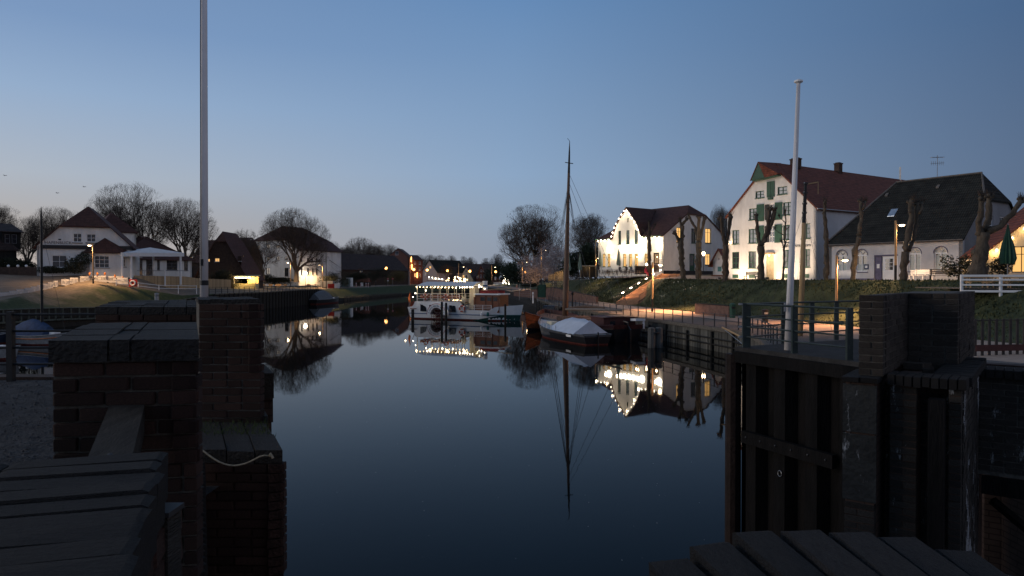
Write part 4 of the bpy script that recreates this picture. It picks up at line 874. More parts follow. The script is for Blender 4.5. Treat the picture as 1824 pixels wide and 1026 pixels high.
# ---------------------------------------------------------------- pollarded trees on the dyke top
pol_bark = mat('pollard_bark', (.075, .062, .048), .95, .45, 2.2, 1.0, 9, col2=(.115, .094, .07), stretch=(2, 2, .7))
def pollard(Y, trunk, arms, label, seed, knob=1.5, twigs=0):
    rg = random.Random(seed); bx_, by_ = X(trunk[0][0], Y), Y; zb = Z(trunk[0][1], Y)
    r = thing('pollarded_tree', label, 'tree', (bx_, by_, zb), 0, 'pollarded trees along the dyke top')
    L = lambda p, dy=0: Vector((X(p[0], Y) - bx_, dy, Z(p[1], Y) - zb))
    def limb(pl, dys, n, name, taper=True):
        mb = MB(); P = [L(p, d) for p, d in zip(pl, dys)]; rs = [p[2] * .88 / F * Y for p in pl]; pts = []; rr = []
        for i in range(len(P) - 1):
            k = max(2, int((P[i + 1] - P[i]).length / .35))
            for j in range(k):
                t = j / k; pts.append(P[i].lerp(P[i + 1], t) + Vector((rg.gauss(0, .04), rg.gauss(0, .04), 0))); rr.append((rs[i] + (rs[i + 1] - rs[i]) * t) * rg.uniform(.80, 1.24))
        pts.append(P[-1]); rr.append(rs[-1]); mb.path(pts, rr, n)
        for q in range(max(3, len(pts) // 2)):
            i = rg.randrange(1, len(pts)); a = rg.uniform(0, 6.28); mb.ball(pts[i] + Vector((math.cos(a), math.sin(a), 0)) * rr[i] * .75, rr[i] * rg.uniform(.4, .62), 6)
        return mb, P, rs
    tk = [(trunk[0][0], trunk[0][1] + 3, trunk[0][2] * 1.35)] + list(trunk)
    mb, P, rs = limb(tk, [0] * len(tk), 9, 'trunk'); mb.build('trunk', pol_bark, r, smooth=True)
    for a in arms:
        dy = rg.uniform(-.8, .8); m2, P2, r2 = limb(a, [0] + [dy * (i + 1) / (len(a) - 1) for i in range(len(a) - 1)], 7, 'limb')
        for _ in range(7):                                  # knuckled head
            m2.ball(P2[-1] + Vector((rg.uniform(-1, 1), rg.uniform(-1, 1), rg.uniform(-1, .6))) * r2[-1] * 1.15, r2[-1] * rg.uniform(.55, .9) * knob / 1.5, 6)
        m2.build('limb', pol_bark, r, smooth=True)
        tw = MB()
        for _ in range(26 + twigs):
            s0 = P2[-1] + Vector((rg.uniform(-1, 1), rg.uniform(-1, 1), .3)) * r2[-1]; tw.path([s0, s0 + Vector((rg.gauss(0, .16), rg.gauss(0, .16), rg.uniform(.15, .6)))], [.018, .008], 3, False)
        tw.build('twigs', twig_m, r)
    return r
pollard(112, [(1157, 489, 4.5), (1156.5, 450, 4.2), (1156, 420, 3.4)], [[(1156, 420, 3), (1156, 396, 1.5)], [(1156, 424, 2), (1144, 409, 1)], [(1156, 420, 2), (1166, 402, 1)]], 'slim pollarded tree standing before the lit restaurant front', 1)
pollard(106, [(1218, 497, 5.4), (1214, 465, 5.6), (1212.5, 441, 5.2), (1214, 425, 4.6)], [[(1214, 425, 4.2), (1216, 398, 3.4), (1224, 389, 2.8)], [(1214, 410, 3), (1212, 391, 2.4)], [(1212, 436, 3.4), (1207, 425, 3), (1201, 414, 3)]], 'knobbly pollarded tree at the right corner of the restaurant, short left arm', 2)
pollard(103, [(1244, 498, 5.6), (1244, 465, 5.6), (1245, 430, 5.4)], [[(1244, 430, 4), (1239, 405, 2.6), (1228, 383, 2)], [(1243, 428, 4), (1242, 388, 3.6)], [(1246, 428, 4), (1251, 412, 3.4), (1256, 387, 3)]], 'pollarded tree with three raised arms before the restaurant side wall', 3)
pollard(90, [(1292, 500, 6), (1292, 470, 6), (1292, 436, 5.6)], [[(1291, 436, 4.2), (1285.5, 411, 3.8), (1283, 388, 3.4)], [(1293, 436, 4.2), (1299, 405, 3.4), (1301, 384, 3.6)]], 'two-armed pollarded tree left of the warehouse gable', 4)
pollard(84, [(1357, 501, 7), (1355, 465, 6.2), (1355, 438, 7)], [[(1353, 438, 4.4), (1350.5, 410, 3.6), (1350.5, 383, 3.4)], [(1356, 438, 4.4), (1365, 410, 3.8), (1369, 372, 3.6)], [(1358, 436, 4.2), (1371, 405, 3.8), (1377, 374, 3.8)]], 'pollarded tree with three thick arms before the warehouse door', 5)
pollard(83, [(1394, 502, 2.2), (1397, 450, 1.8), (1399, 400, 1.6)], [[(1399, 400, 1.4), (1400, 376, 1.4)], [(1398, 420, 1), (1388, 412, .8), (1384, 408, .6)], [(1398, 410, 1), (1408, 402, .8), (1414, 400, .5)], [(1397, 440, 1), (1387, 432, .8)], [(1397, 432, .9), (1408, 424, .6)], [(1398, 396, .9), (1391, 386, .6)]], 'thin young tree just left of the right flagpole', 6, .7)
pollard(74, [(1472, 505, 5.2), (1472, 456, 5), (1471.5, 430, 4.4), (1470, 405, 3.8), (1468, 380, 3.2)], [[(1468, 382, 3), (1468, 360, 3.2)]], 'straight pole-like pollarded tree at the warehouse corner', 7)
pollard(70, [(1519, 505, 5.2), (1521, 470, 5), (1523, 446, 5.2), (1530, 420, 4.2)], [[(1530, 420, 4.2), (1536, 385, 3.8), (1539, 358, 4)], [(1537, 372, 2.4), (1547, 357, 2.6)]], 'leaning pollarded tree between the two arched windows', 8)
pollard(63, [(1609, 506, 7.6), (1610, 475, 6.6), (1612, 448, 7)], [[(1612, 448, 5.6), (1618, 418, 5), (1625, 385, 4.6), (1627, 355, 4.4)], [(1616, 446, 4.4), (1630, 428, 4), (1636, 395, 3.6), (1640, 360, 4)], [(1638, 380, 2.4), (1650, 358, 2.6)]], 'stout forked pollarded tree right of the wooden lamp post', 9)
pollard(57, [(1740, 496, 17), (1743, 470, 13.5), (1747, 440, 12), (1751, 415, 12)], [[(1746, 420, 7), (1740, 395, 6), (1738, 352, 5)], [(1752, 412, 6.5), (1762, 390, 6), (1764, 350, 5)], [(1756, 414, 7), (1776, 404, 6), (1795, 382, 5), (1806, 358, 4.4)]], 'massive pollarded tree with three big arms beside the cream gable', 10, 1.7, 12)

# far wood closing the horizon
mb = MB(); rg = random.Random(5)
for i in range(30000):
    x = rg.uniform(-420, 460); y = 470 + rg.uniform(0, 60); top = 3 + (5.5 + 3.0 * math.sin(x * .031) + 2.2 * math.sin(x * .083 + 1) + 1.4 * math.sin(x * .21)) * (1.25 if x > 20 else .9)
    z = 2.5 + (top - 2.5) * rg.random() ** .7 + rg.gauss(0, .5); s_ = rg.uniform(.5, 1.1)
    u = Vector((rg.gauss(0, 1), rg.gauss(0, 1), rg.gauss(0, 1))).normalized(); v = u.orthogonal().normalized(); p = Vector((x, y, z)); mb.add([p - u * s_, p + v * s_ * .7, p + u * s_, p - v * s_ * .7], [(0, 1, 2, 3)])
mb.build('far_woodland', mat('far_wood_foliage', (.055, .05, .042), .95, .4, .3), label='low dark band of far trees along the whole horizon', cat='woodland', kind='stuff')
# ---------------------------------------------------------------- lamps
def post_lamp(px, Y, ytop, yhead, pxhead, label, zb=None, ybase=None, watt=420, low_black=True, style='arm', col=(1, .62, .30), spot=150, aim=(0, 0, -1)):
    z = zb if zb is not None else Z(ybase, Y); x = X(px, Y); h = Z(ytop, Y) - z; hh = Z(yhead, Y) - z; dx = X(pxhead, Y) - x
    t = thing('street_lamp', label, 'lamp', (x, Y, z), 0, 'wooden post lamps round the harbour'); r = .11
    mb = MB(); mb.path([(0, 0, h * .25), (0, 0, h)], [r, r * .9], 8); mb.build('post', post_wood, t)
    mb = MB(); mb.path([(0, 0, -.3), (0, 0, h * .25)], [r * 1.12, r * 1.12], 8); mb.build('post_foot', black_m, t)
    s = 1 if dx > 0 else -1
    mb = MB(); mb.tube((0, 0, hh + .06), (dx, 0, hh + .06), .03, n=6); mb.bx(min(dx - .32 * s, dx + .34 * s), max(dx - .32 * s, dx + .34 * s), -.14, .14, hh + .02, hh + .09); mb.build('lamp_arm', galv, t)
    mb = MB(); mb.lathe([(.02, -.13), (.16, -.10), (.24, -.02), (.24, .01)], 10, (dx, 0, hh)); mb.build('lamp_head', head_m, t)
    light('lamp_light', (dx, 0, hh - .2), watt * 7, col, .15, t, spot=spot, aim=aim); light('lamp_spill', (dx, 0, hh - .25), min(130, watt * .18), col, .15, t); return t
def globe_lamp(px, Y, yc, label, zb, r=.32, watt=140, m=None, col=(1, .5, .18)):
    z = zb; h = Z(yc, Y) - z; t = thing('globe_lamp', label, 'lamp', (X(px, Y), Y, z), 0, 'orange globe lamps of the far street')
    mb = MB(); mb.path([(0, 0, -.2), (0, 0, .8), (0, 0, h - r)], [.09, .06, .045], 7); mb.build('post', black_m, t)
    MB().ball((0, 0, h), r, 10).build('globe', m or sodium, t); light('lamp_light', (0, -.1, h), watt, col, r, t)
    return t
post_lamp(1162, 85, 467, 472, 1176, 'wooden post lamp on the harbour path in front of the restaurant, left of the pollards', zb=2.15, watt=1400, spot=135, aim=(-.25, -.1, -1), col=(1, .5, .24))
post_lamp(1490, 60, 455, 463.5, 1505, 'low wooden post lamp rising behind the platform railing', zb=2.3, watt=800, spot=118, aim=(-.45, -.15, -1), col=(1, .5, .24))
post_lamp(1595, 65.5, 393, 401, 1606, 'tall wooden post lamp on the dyke top before the grey house door', zb=5.9, watt=330)
post_lamp(930, 235, 463, 467, 939, 'wooden post lamp beside the smaller blossoming tree', zb=2.3, watt=700)
post_lamp(964, 213, 442, 446, 973, 'wooden post lamp beside the bigger blossoming tree', zb=3.2, watt=600)
post_lamp(1061, 152, 428, 460, 1066, 'wooden post lamp at the left corner of the restaurant', ybase=496, watt=300)
post_lamp(817, 353, 469, 475.5, 826, 'wooden post lamp above the steamer canopy, left one', zb=3.2, watt=300)
post_lamp(876, 335, 472, 476, 882, 'wooden post lamp above the steamer wheelhouse', zb=3.2, watt=300)
post_lamp(166, 106, 433, 437, 160, 'left bank post lamp standing in front of the lettered house', zb=4.3, ybase=None, watt=520)
post_lamp(434, 165, 455, 461, 425, 'left bank post lamp beside the lit snack kiosk', zb=3.5, watt=900)
post_lamp(518, 186, 466, 468, 513, 'left bank post lamp in front of the spreading tree', zb=3.5, watt=900)
post_lamp(575, 207, 470, 472, 569, 'left bank post lamp at the right edge of the big pale house', zb=3.5, watt=900)
post_lamp(1277, 100, 421, 423, 1301, 'wall side lamp on a post between restaurant and warehouse', zb=6.1, watt=120) if 0 else None
for px, Y, yc, r, lb in ((688, 270, 478, .5, 'before the barn'), (737, 318, 480, .52, 'at the brick corner house'), (761, 345, 481, .55, 'before the slate gabled house'), (797, 345, 482, .5, 'inside the small orange-lit tree'),
                      (837, 352, 483, .55, 'before the cream gabled house'), (883, 335, 484, .5, 'under the wooden post lamp by the wheelhouse'), (914, 322, 484, .45, 'right of the lit fir tree'), (936, 245, 485, .4, 'lowest, beside the blossoming tree')):
    globe_lamp(px, Y, yc, 'orange glowing globe lamp ' + lb, 3.3 if px < 930 else 2.5, r, 420)
globe_lamp(544, 206, 487, 'big white glowing globe in front of the pale house side wall', 3.5, .5, 300, bulb_w, (1, .8, .55))
globe_lamp(1013, 150, 473, 'round white lantern on the terrace right of the mast', 6.2, .28, 90, bulb_w, (1, .8, .55))
t = thing('lantern', 'glowing lantern by the restaurant side door', 'lantern', (X(1253, 119), 119, 7)); mb = MB(); mb.path([(0, 0, 0), (0, 0, 2.9)], .05, 6); mb.build('post', black_m, t); mb = MB(); mb.lathe([(.1, 2.9), (.3, 3.3), (.2, 3.5), (.03, 3.6)], 8); mb.build('glass', bulb_m, t); light('lamp_light', (0, -.3, 3.2), 180, (1, .68, .35), .25, t)
# festoon over the path of the far restaurant, warm lights as a thing of their own
t = thing('market_light_cluster', 'dense cluster of warm bulbs over a stall at the far harbour end', 'string lights', (X(808, 350), 350, 3.3))
b = MB().ball((0, 0, 0), .22, 5).mesh('bulb', bulb_m); cb = MB()
for i in range(46):
    x = rng.uniform(-4.4, 6.8); z = rng.uniform(.5, 3.9) if x < 4 else rng.uniform(1.1, 2.9); put('bulb', b, t, loc=(x, rng.uniform(-1, 1), z))
cb.path([(-3.6, 0, 3.0), (0, 0, 2.7), (5.4, 0, 2.3)], .02, 3, False); cb.build('cable', black_m, t); light('string_light', (0, -1.5, 2), 260, (1, .75, .35), .8, t); light('string_light', (4, -1.5, 1.6), 120, (1, .75, .35), .5, t)
t = thing('market_stall', 'low stall with a pale awning left of the bulb cluster', 'stall', (X(777, 352), 352, 3.4))
mb = MB(); mb.slab([(-4, -1, 2.6), (4, -1, 2.1), (4, 1.5, 2.7), (-4, 1.5, 3.1)], .1); mb.build('awning', white_p, t)
for k in range(5): MB().ball((-3.4 + k * 1.6, -1.1, 3.6 - k * .25), .2, 6).build('bulb', bulb_w, t); 
for s in (-3.8, 3.8): MB().bx(s - .05, s + .05, -.9, -.8, -.2, 2.4).build('post', black_m, t)
light('string_light', (0, -1.6, 3), 200, (1, .8, .5), .6, t)
# lit fir tree
t = thing('lit_fir_tree', 'white glowing fir tree covered in lights at the far harbour end', 'tree', (X(901, 332), 332, 3.0))
mb = MB(); hfir = Z(475, 332) - 3.0
for k in range(900):
    q = rng.random(); a = rng.uniform(0, 6.28); rr = (1 - q) * 1.35 * rng.uniform(.4, 1); p = Vector((rr * math.cos(a), rr * math.sin(a), .5 + q * (hfir - .5))); mb.add([p, p + Vector((math.cos(a) * .3, math.sin(a) * .3, -.15)), p + Vector((0, 0, -.2))], [(0, 1, 2)])
mb.build('crown', leaf_dark, t); MB().tube((0, 0, -.2), (0, 0, hfir * .8), .12, .03).build('trunk', bark, t)
b = MB().ball((0, 0, 0), .2, 5).mesh('bulb', bulb_w)
for k in range(60): q = (k + .5) / 60; a = k * 2.4; rr = (1 - q) * 1.4 + .05; put('bulb', b, t, loc=(rr * math.cos(a), rr * math.sin(a), .6 + q * (hfir - .6)))
light('string_light', (0, -2, 3), 260, (1, .8, .5), .8, t)
# no-entry style signs and striped posts on the left far bank
red_p = mat('red_paint', (.45, .03, .02), .5)
for px, Y, lb in ((691, 268, 'round red no entry sign beside the orange globe lamp'), (699.5, 270, 'small road sign on a dark post right of the no entry sign')):
    t = thing('road_sign', lb, 'sign', (X(px, Y), Y, 3.5)); MB().tube((0, 0, -.2), (0, 0, 3.0), .05).build('post', galv, t)
    mb = MB(); mb.lathe([(.01, 0), (.38, 0), (.38, .03), (.01, .03)], 14, M=Matrix.Translation((0, -.05, 2.6)) @ Matrix.Rotation(R(90), 4, 'X')); mb.build('sign_plate', red_p, t); MB().bx(-.26, .26, -.10, -.085, 2.53, 2.67).build('white_bar', white_p, t)
    if px < 695: mb = MB(); mb.bx(-.3, .3, -.07, -.05, 1.7, 2.1); mb.build('lower_plate', white_p, t)
for i, px in enumerate((634.5, 642.5, 652, 656)):
    Y = 244; t = thing('barrier_post', 'red and white striped barrier post on the left bank, %s' % ['left one of the four', 'second of the four', 'third of the four', 'right one of the four'][i], 'bollard', (X(px, Y), Y, 3.2), 0, 'striped barrier posts')
    for k in range(5): MB().bx(-.14, .14, -.05, .05, k * .3, k * .3 + .295).build('stripe', red_p if k % 2 else white_p, t)
for px, w_, h_, Y, m, lb in ((605, 5.6, 2.8, 226, mat('grey_green_container', (.10, .13, .12), .7), 'grey green container at the left end of the barn'), (620, 2.2, 3.0, 232, white_p, 'white small caravan front beside the container'), (582, 3.6, 2.0, 208, galv, 'pale box trailer behind the post lamp')):
    t = thing('site_container', lb, 'container', (X(px, Y), Y, 3.4)); mb = MB(); mb.bx(-w_ / 2, w_ / 2, 0, 2.2, .15, h_)
    mb.build('body', m, t); mb = MB(); mb.bx(-w_ / 2 + .05, w_ / 2 - .05, .05, 2.1, h_, h_ + .06); mb.build('lid', galv, t); MB().bx(-.4, .3, -.03, 0, .3, h_ - .3).build('door', galv, t)
t = thing('wooden_hut', 'low hut with reddish roof between the striped posts and the dark bush', 'hut', (X(645, 252), 252, 3.4)); mb = MB(); mb.bx(-2.6, 2.6, 0, 2.4, 0, 1.7); mb.build('wall', dark_brick, t); mb = MB(); mb.slab([(-2.9, -.3, 1.6), (2.9, -.3, 1.6), (2.4, 1.2, 2.9), (-2.4, 1.2, 2.9)], .1); mb.slab([(2.9, 2.7, 1.6), (-2.9, 2.7, 1.6), (-2.4, 1.2, 2.9), (2.4, 1.2, 2.9)], .1); mb.build('roof', red_tile, t); MB().bx(-.4, .4, -.05, 0, 0, 1.5).build('door', white_p, t)

# ---------------------------------------------------------------- right quay: railing, wall, stairs, low walls
def along(line, step, start=0.0):
    out = []; acc = -start
    for a, b in zip(line, line[1:]):
        L = (b - a).length; d = 0
        while acc + (L - d) >= 0 and acc + L - d >= 0:
            need = -acc if acc < 0 else 0
            if need > L - d: break
            d += need; out.append((a.lerp(b, d / L), (b - a).normalized())); acc = -step
            if d >= L: break
        if acc < 0: acc += (L - d)
    return out
def resample(line, step):
    pts = [line[0]]; out = []; tot = 0; nxt = 0
    for a, b in zip(line, line[1:]):
        L = (b - a).length
        while nxt <= tot + L: t_ = (nxt - tot) / L; out.append((a.lerp(b, t_), (b - a).normalized())); nxt += step
        tot += L
    return out
def railing(name, label, line, step, h, rails, m, pr=.035, rr=.022, off=.12, posts=None):
    st = resample(line, step); o0 = st[0][0]; t = thing(name, label, 'railing', tuple(o0))
    mp_ = MB(); mp_.bx(-pr, pr, -pr, pr, -.05, h); me = mp_.mesh('post', m); tops = []
    for p, d in st:
        n = Vector((-d.y, d.x, 0)).normalized() * -off; q = p + n - o0; put('post', me, t, loc=q, rot=(0, 0, math.atan2(d.y, d.x))); tops.append(q)
    for z in rails:
        for a, b in zip(tops, tops[1:]): MB().tube(a + Vector((0, 0, z)), b + Vector((0, 0, z)), rr, n=5, cap=False).build('rail', m, t)
    return t
qline = [p for p in RE if 34 < p.y < 132]
rail_m = mat('grey_steel_railing', (.05, .052, .055), .55, .3, 4, metal=.3)
railing('quay_railing', 'dark steel railing along the right quay edge below the grass dyke', qline, 2.05, 1.1, (1.08, .6), rail_m, off=-.15 if 0 else .15)
# timber faced quay wall with cap and fender piles
t = thing('timber_quay_wall', 'weathered timber plank quay wall with cap beam along the right bank', 'wall', tuple(RE[5]))
o0 = Vector(RE[5]); pl = MB(); pl.bx(-.235, .235, -.05, .05, -3.4, -.32); plm = pl.mesh('plank', mat('grey_quay_planks', (.085, .082, .07), .85, .5, 2.2, .6, 12, stretch=(4, 4, .5), rnd=.4))
for i, (p, d) in enumerate(resample([q for q in RE if q.y < 150], .5)):
    n = Vector((-d.y, d.x, 0)).normalized(); put('plank', plm, t, loc=p - o0 + n * (.10 + rng.uniform(0, .05)) + Vector((0, 0, rng.uniform(-.03, 0))), rot=(rng.uniform(-.01, .01), 0, math.atan2(d.y, d.x)))
for i, (p, d) in enumerate(resample([q for q in RE if q.y < 150], 2.6)):
    n = Vector((-d.y, d.x, 0)).normalized(); o_ = MB().bx(-1.28, 1.28, -.16, .16, -.3, -.02).build('cap_beam', wood_h, t); o_.location = p - o0 + n * .12; o_.rotation_euler = (0, 0, math.atan2(d.y, d.x))
for i, (p, d) in enumerate(resample([q for q in RE if q.y < 150], 4.3)):
    n = Vector((-d.y, d.x, 0)).normalized(); k = rng.uniform(-.5, .5)
    o_ = MB().path([(0, .25 * (i % 3 == 0), -3.6), (0, 0, -.35 + rng.uniform(-.3, .1))], [.13, .11], 8).build('pile', wood_dark, t); o_.location = p - o0 + n * .32 + d * k
for zz in (-.95, -1.45):
    st_ = resample([q for q in RE if q.y < 150], 3.0)
    for (p, d), (q, _) in zip(st_, st_[1:]):
        n = Vector((-d.y, d.x, 0)).normalized(); mb = MB(); mb.tube(p - o0 + n * .27 + Vector((0, 0, zz)), q - o0 + n * .27 + Vector((0, 0, zz)), .07, n=4); mb.build('waling', wood_dark, t)
# stairs up the dyke
S0 = Vector((X(1119, 104), 104, 2.55)); S1 = Vector((X(1198, 117.5), 117.5, 6.75)); sd_ = S1 - S0; nst = 26; w_ = 1.6
t = thing('dyke_stairs', 'lit brick stairs with handrails climbing the grass dyke', 'stairs', tuple(S0)); h_ = Vector((sd_.x, sd_.y, 0)).normalized(); sidev = Vector((-h_.y, h_.x, 0)); rz = math.atan2(h_.y, h_.x)
stair_m = mat('stair_brick', (.30, .17, .10), .85, .2, 4, .3); run = Vector((sd_.x, sd_.y, 0)).length / nst; rise = sd_.z / nst
stp = MB(); stp.bx(0, run + .02, -w_, w_, -1.2, 0); stm = stp.mesh('step', stair_m)
for i in range(nst): put('step', stm, t, loc=h_ * run * i + Vector((0, 0, rise * (i + 1) + .12)), rot=(0, 0, rz))
for s in (-1, 1):
    mb = MB(); a = sidev * s * (w_ + .15); mb.slab([a + Vector((0, 0, .1)), a + sd_ + Vector((0, 0, .25)), a + sd_ + Vector((0, 0, .25)) + sidev * s * .2, a + Vector((0, 0, .1)) + sidev * s * .2], .6); mb.build('string_wall', stair_m, t)
    mb = MB(); mb.tube(a + Vector((0, 0, 1.1)), a + sd_ + Vector((0, 0, 1.2)), .035); mb.build('handrail', rail_m, t)
    for i in range(7): q = a + sd_ * (i / 6); MB().tube(q + Vector((0, 0, -.1)), q + Vector((0, 0, 1.15)), .03).build('baluster', rail_m, t)
for i in range(6):
    q = sd_ * ((i + .5) / 6) + sidev * (w_ - .05) + Vector((0, 0, 1.05)); mb = MB(); mb.tube(q - h_ * .3 - Vector((0, 0, .06)), q + h_ * .3 + Vector((0, 0, .08)), .045); mb.build('rail_light', bulb_w, t); light('rail_lamp', q + Vector((0, 0, -.1)) - sidev * .4, 130, (1, .52, .25), .1, t)
# low brick retaining walls beside the path
def brick_low_wall(label, pts, h, m, th=.35):
    t = thing('low_brick_wall', label, 'wall', tuple(pts[0])); o0 = Vector(pts[0]); 
    for a, b in zip(pts, pts[1:]):
        a, b = Vector(a) - o0, Vector(b) - o0; n = Vector((-(b - a).y, (b - a).x, 0)).normalized() * th
        ha, hb = (h, h) if not hasattr(h, '__len__') else h
        mb = MB(); mb.add([a, b, b + n, a + n, a + Vector((0, 0, ha)), b + Vector((0, 0, hb)), b + n + Vector((0, 0, hb)), a + n + Vector((0, 0, ha))], [(0, 3, 2, 1), (4, 5, 6, 7), (0, 1, 5, 4), (1, 2, 6, 5), (2, 3, 7, 6), (3, 0, 4, 7)]); mb.build('wall_body', m, t)
        c = MB(); z0 = Vector((0, 0, .004)); c.add([a + Vector((0, 0, ha)) - n * .15 + z0, b + Vector((0, 0, hb)) - n * .15 + z0, b + n * 1.15 + Vector((0, 0, hb)) + z0, a + n * 1.15 + Vector((0, 0, ha)) + z0] + [p + Vector((0, 0, .09)) for p in (a + Vector((0, 0, ha)) - n * .15, b + Vector((0, 0, hb)) - n * .15, b + n * 1.15 + Vector((0, 0, hb)), a + n * 1.15 + Vector((0, 0, ha)))], [(0, 3, 2, 1), (4, 5, 6, 7), (0, 1, 5, 4), (1, 2, 6, 5), (2, 3, 7, 6), (3, 0, 4, 7)]); c.build('coping', coping_m, t)
    return t
lw = mat('faded_red_brick', (.19, .11, .085), .9, .3, 2, .5, kind='brick')
brick_low_wall('low red brick wall with dark end beside the path, left of the stairs', [(X(985, 134), 134, 2.0), (X(1062, 112), 112, 2.0)], (2.4, 1.2), lw)
brick_low_wall('long sloping red brick wall behind the moored steamer bow', [(X(915, 168), 168, 2.0), (X(985, 134.2), 134.2, 2.0)], (1.0, 2.4), lw)
brick_low_wall('low red brick wall with dark post right of the stairs', [(X(1238, 79), 79, 2.0), (X(1298, 72), 72, 2.0)], 1.25, lw)
t = thing('litter_bin', 'dark green litter bin at the end of the low brick wall', 'bin', (X(1305, 71), 71, 2.1)); mb = MB(); mb.lathe([(.28, 0), (.3, 1.2), (.33, 1.25), (.33, 1.4), (.1, 1.5)], 12); mb.build('body', green_p, t); MB().bx(-.18, .18, -.34, -.28, .95, 1.15).build('slot', black_m, t)
t = thing('litter_bin', 'dark bin on the quay at the platform railing, seen through the bars', 'bin', (X(1363, 64), 64, 2.1)); mb = MB(); mb.lathe([(.26, 0), (.28, 1.0), (.31, 1.05), (.31, 1.15), (.1, 1.2)], 12); mb.build('body', black_m, t); MB().bx(-.16, .16, -.32, -.27, .75, .92).build('slot', galv, t)
t = thing('notice_panel', 'dark green notice panel standing by the path behind the steamer bow', 'sign', (X(965, 124), 124, 2.1)); MB().bx(-.75, .75, -.05, .05, .7, 2.9).build('panel', green_p, t)
for s in (-.7, .7): MB().bx(s - .05, s + .05, -.05, .05, -.1, 2.95).build('post', galv, t)
t = thing('site_fence', 'thin wire site fence between the steamer bow and the notice panel', 'fence', (X(925, 132), 132, 2.1))
for px in (925, 945): MB().tube((X(px, 132) - X(925, 132), 0, 0), (X(px, 132) - X(925, 132), 0, 3.0), .035).build('post', galv, t)
L_ = X(945, 132) - X(925, 132)
for k in range(7): MB().tube((0, 0, .4 + k * .42), (L_, 0, .4 + k * .42), .012, n=3).build('wire', galv, t)
t = thing('white_bollard_post', 'short white post on the quay right of the wire fence', 'post', (X(949.5, 116), 116, 2.05)); MB().lathe([(.13, 0), (.13, 1.7), (.10, 1.8), (.02, 1.84)], 10).build('shaft', white_p, t); MB().lathe([(.135, 1.3), (.135, 1.45)], 10).build('band', galv, t)
t = thing('quay_lamp_stub', 'dark bollard light on the quay edge right of the mast', 'bollard', (X(1020, 98), 98, 2.0)); MB().lathe([(.09, 0), (.07, 1.8)], 8).build('shaft', black_m, t); MB().lathe([(.16, 1.8), (.22, 2.1), (.05, 2.25)], 8).build('hood', black_m, t)
# daffodils on the slope
mb = MB()
def on_slope(px, py):                        # find the point of the dyke slope on a sight line
    best = None
    for i in range(0, len(RP2)):
        for j in range(0, 9):
            p = RP2[i].lerp(RT[i], j / 8); p.z = RP2[i].z + (RT[i].z - RP2[i].z) * sm(j / 8); e = abs(912 + F * p.x / p.y - px) + 2 * abs(HY + F * (CZ - p.z) / p.y - py)
            if best is None or e < best[0]: best = (e, p)
    return best[1]
for (px, py, n, sx_, sy_) in ((1075, 507, 26, 18, 5), (1095, 527, 10, 8, 3), (1060, 503, 10, 20, 3), (1215, 505, 6, 6, 4), (1175, 530, 8, 8, 8), (1150, 515, 12, 30, 8), (1050, 525, 10, 20, 5), (1240, 512, 6, 20, 4)):
    c = on_slope(px, py)
    for _ in range(n):
        q = c + Vector((rng.gauss(0, sx_ / F * c.y * .5), rng.gauss(0, .8), 0)); q.z = c.z + .28 + (q.x - c.x) * .3; r = rng.uniform(.04, .07)
        mb.add([q + Vector((-r, 0, -r)), q + Vector((r, 0, -r)), q + Vector((r, 0, r)), q + Vector((-r, 0, r))], [(0, 1, 2, 3)]); mb.add([q, q + Vector((.015, 0, 0)), q + Vector((0, 0, -.45))], [(0, 1, 2)])
mb.build('spring_flowers', mat('pale_petals', (.72, .66, .45), .8), label='scattered pale spring flowers on the grass dyke', cat='flowers', kind='stuff')
# grass tufts on the slope: sparse blades for a rough outline
mb = MB()
for i in range(26000):
    k = rng.uniform(.6, len(RP2) * .62); a = int(k); f_ = k - a; 
    if a + 1 >= len(RP2): continue
    t1 = rng.random(); p = RP2[a].lerp(RP2[a + 1], f_).lerp(RT[a].lerp(RT[a + 1], f_), t1); za = RP2[a].lerp(RP2[a + 1], f_).z; zb_ = RT[a].lerp(RT[a + 1], f_).z; p.z = za + (zb_ - za) * sm(t1) - .03
    e_ = Vector((p.x - S0.x, p.y - S0.y, 0))
    if -1 < e_.dot(h_) < 18.5 and abs(e_.dot(sidev)) < 2.5: continue
    an = rng.uniform(0, 6.28); r = rng.uniform(.05, .12); h = rng.uniform(.08, .24); dx, dy = r * math.cos(an), r * math.sin(an)
    mb.add([p + Vector((-dx, -dy, 0)), p + Vector((dx, dy, 0)), p + Vector((dy * .6, dx * .6, h))], [(0, 1, 2)])
mb.build('grass_tufts', mat('grass_blades', (.036, .050, .018), .9, .4, .5, col2=(.085, .090, .042)), label='short rough grass growing all over the dyke slope', cat='grass', kind='stuff')

# ---------------------------------------------------------------- right terrace: benches, parasols, guests
def bench(px, Y, zb, w_, m, label, back=True, rz=0, backm=None):
    t = thing('bench', label, 'bench', (X(px, Y), Y, zb), rz)
    for k in range(4): MB().bx(-w_ / 2, w_ / 2, -.2 + k * .12, -.2 + k * .12 + .10, .42, .46).build('seat_slat', m, t)
    if back:
        for k in range(3): MB().bx(-w_ / 2, w_ / 2, .3, .34, .56 + k * .15, .56 + k * .15 + .12).build('back_slat', backm or m, t)
    for s in (-1, 1): mb = MB(); mb.bx(s * (w_ / 2 - .12) - .04, s * (w_ / 2 - .12) + .04, -.2, .34, .36, .42); mb.bx(s * (w_ / 2 - .12) - .04, s * (w_ / 2 - .12) + .04, -.2, -.12, -.02, .36); mb.bx(s * (w_ / 2 - .12) - .04, s * (w_ / 2 - .12) + .04, .26, .34, -.02, 1.0 if back else .36); mb.build('leg_frame', m if m is white_p else black_m, t)
    return t
bench(1337, 91, 5.95, 2.0, wood, 'wooden bench against the spotlit warehouse wall', rz=-1.0 + R(0))
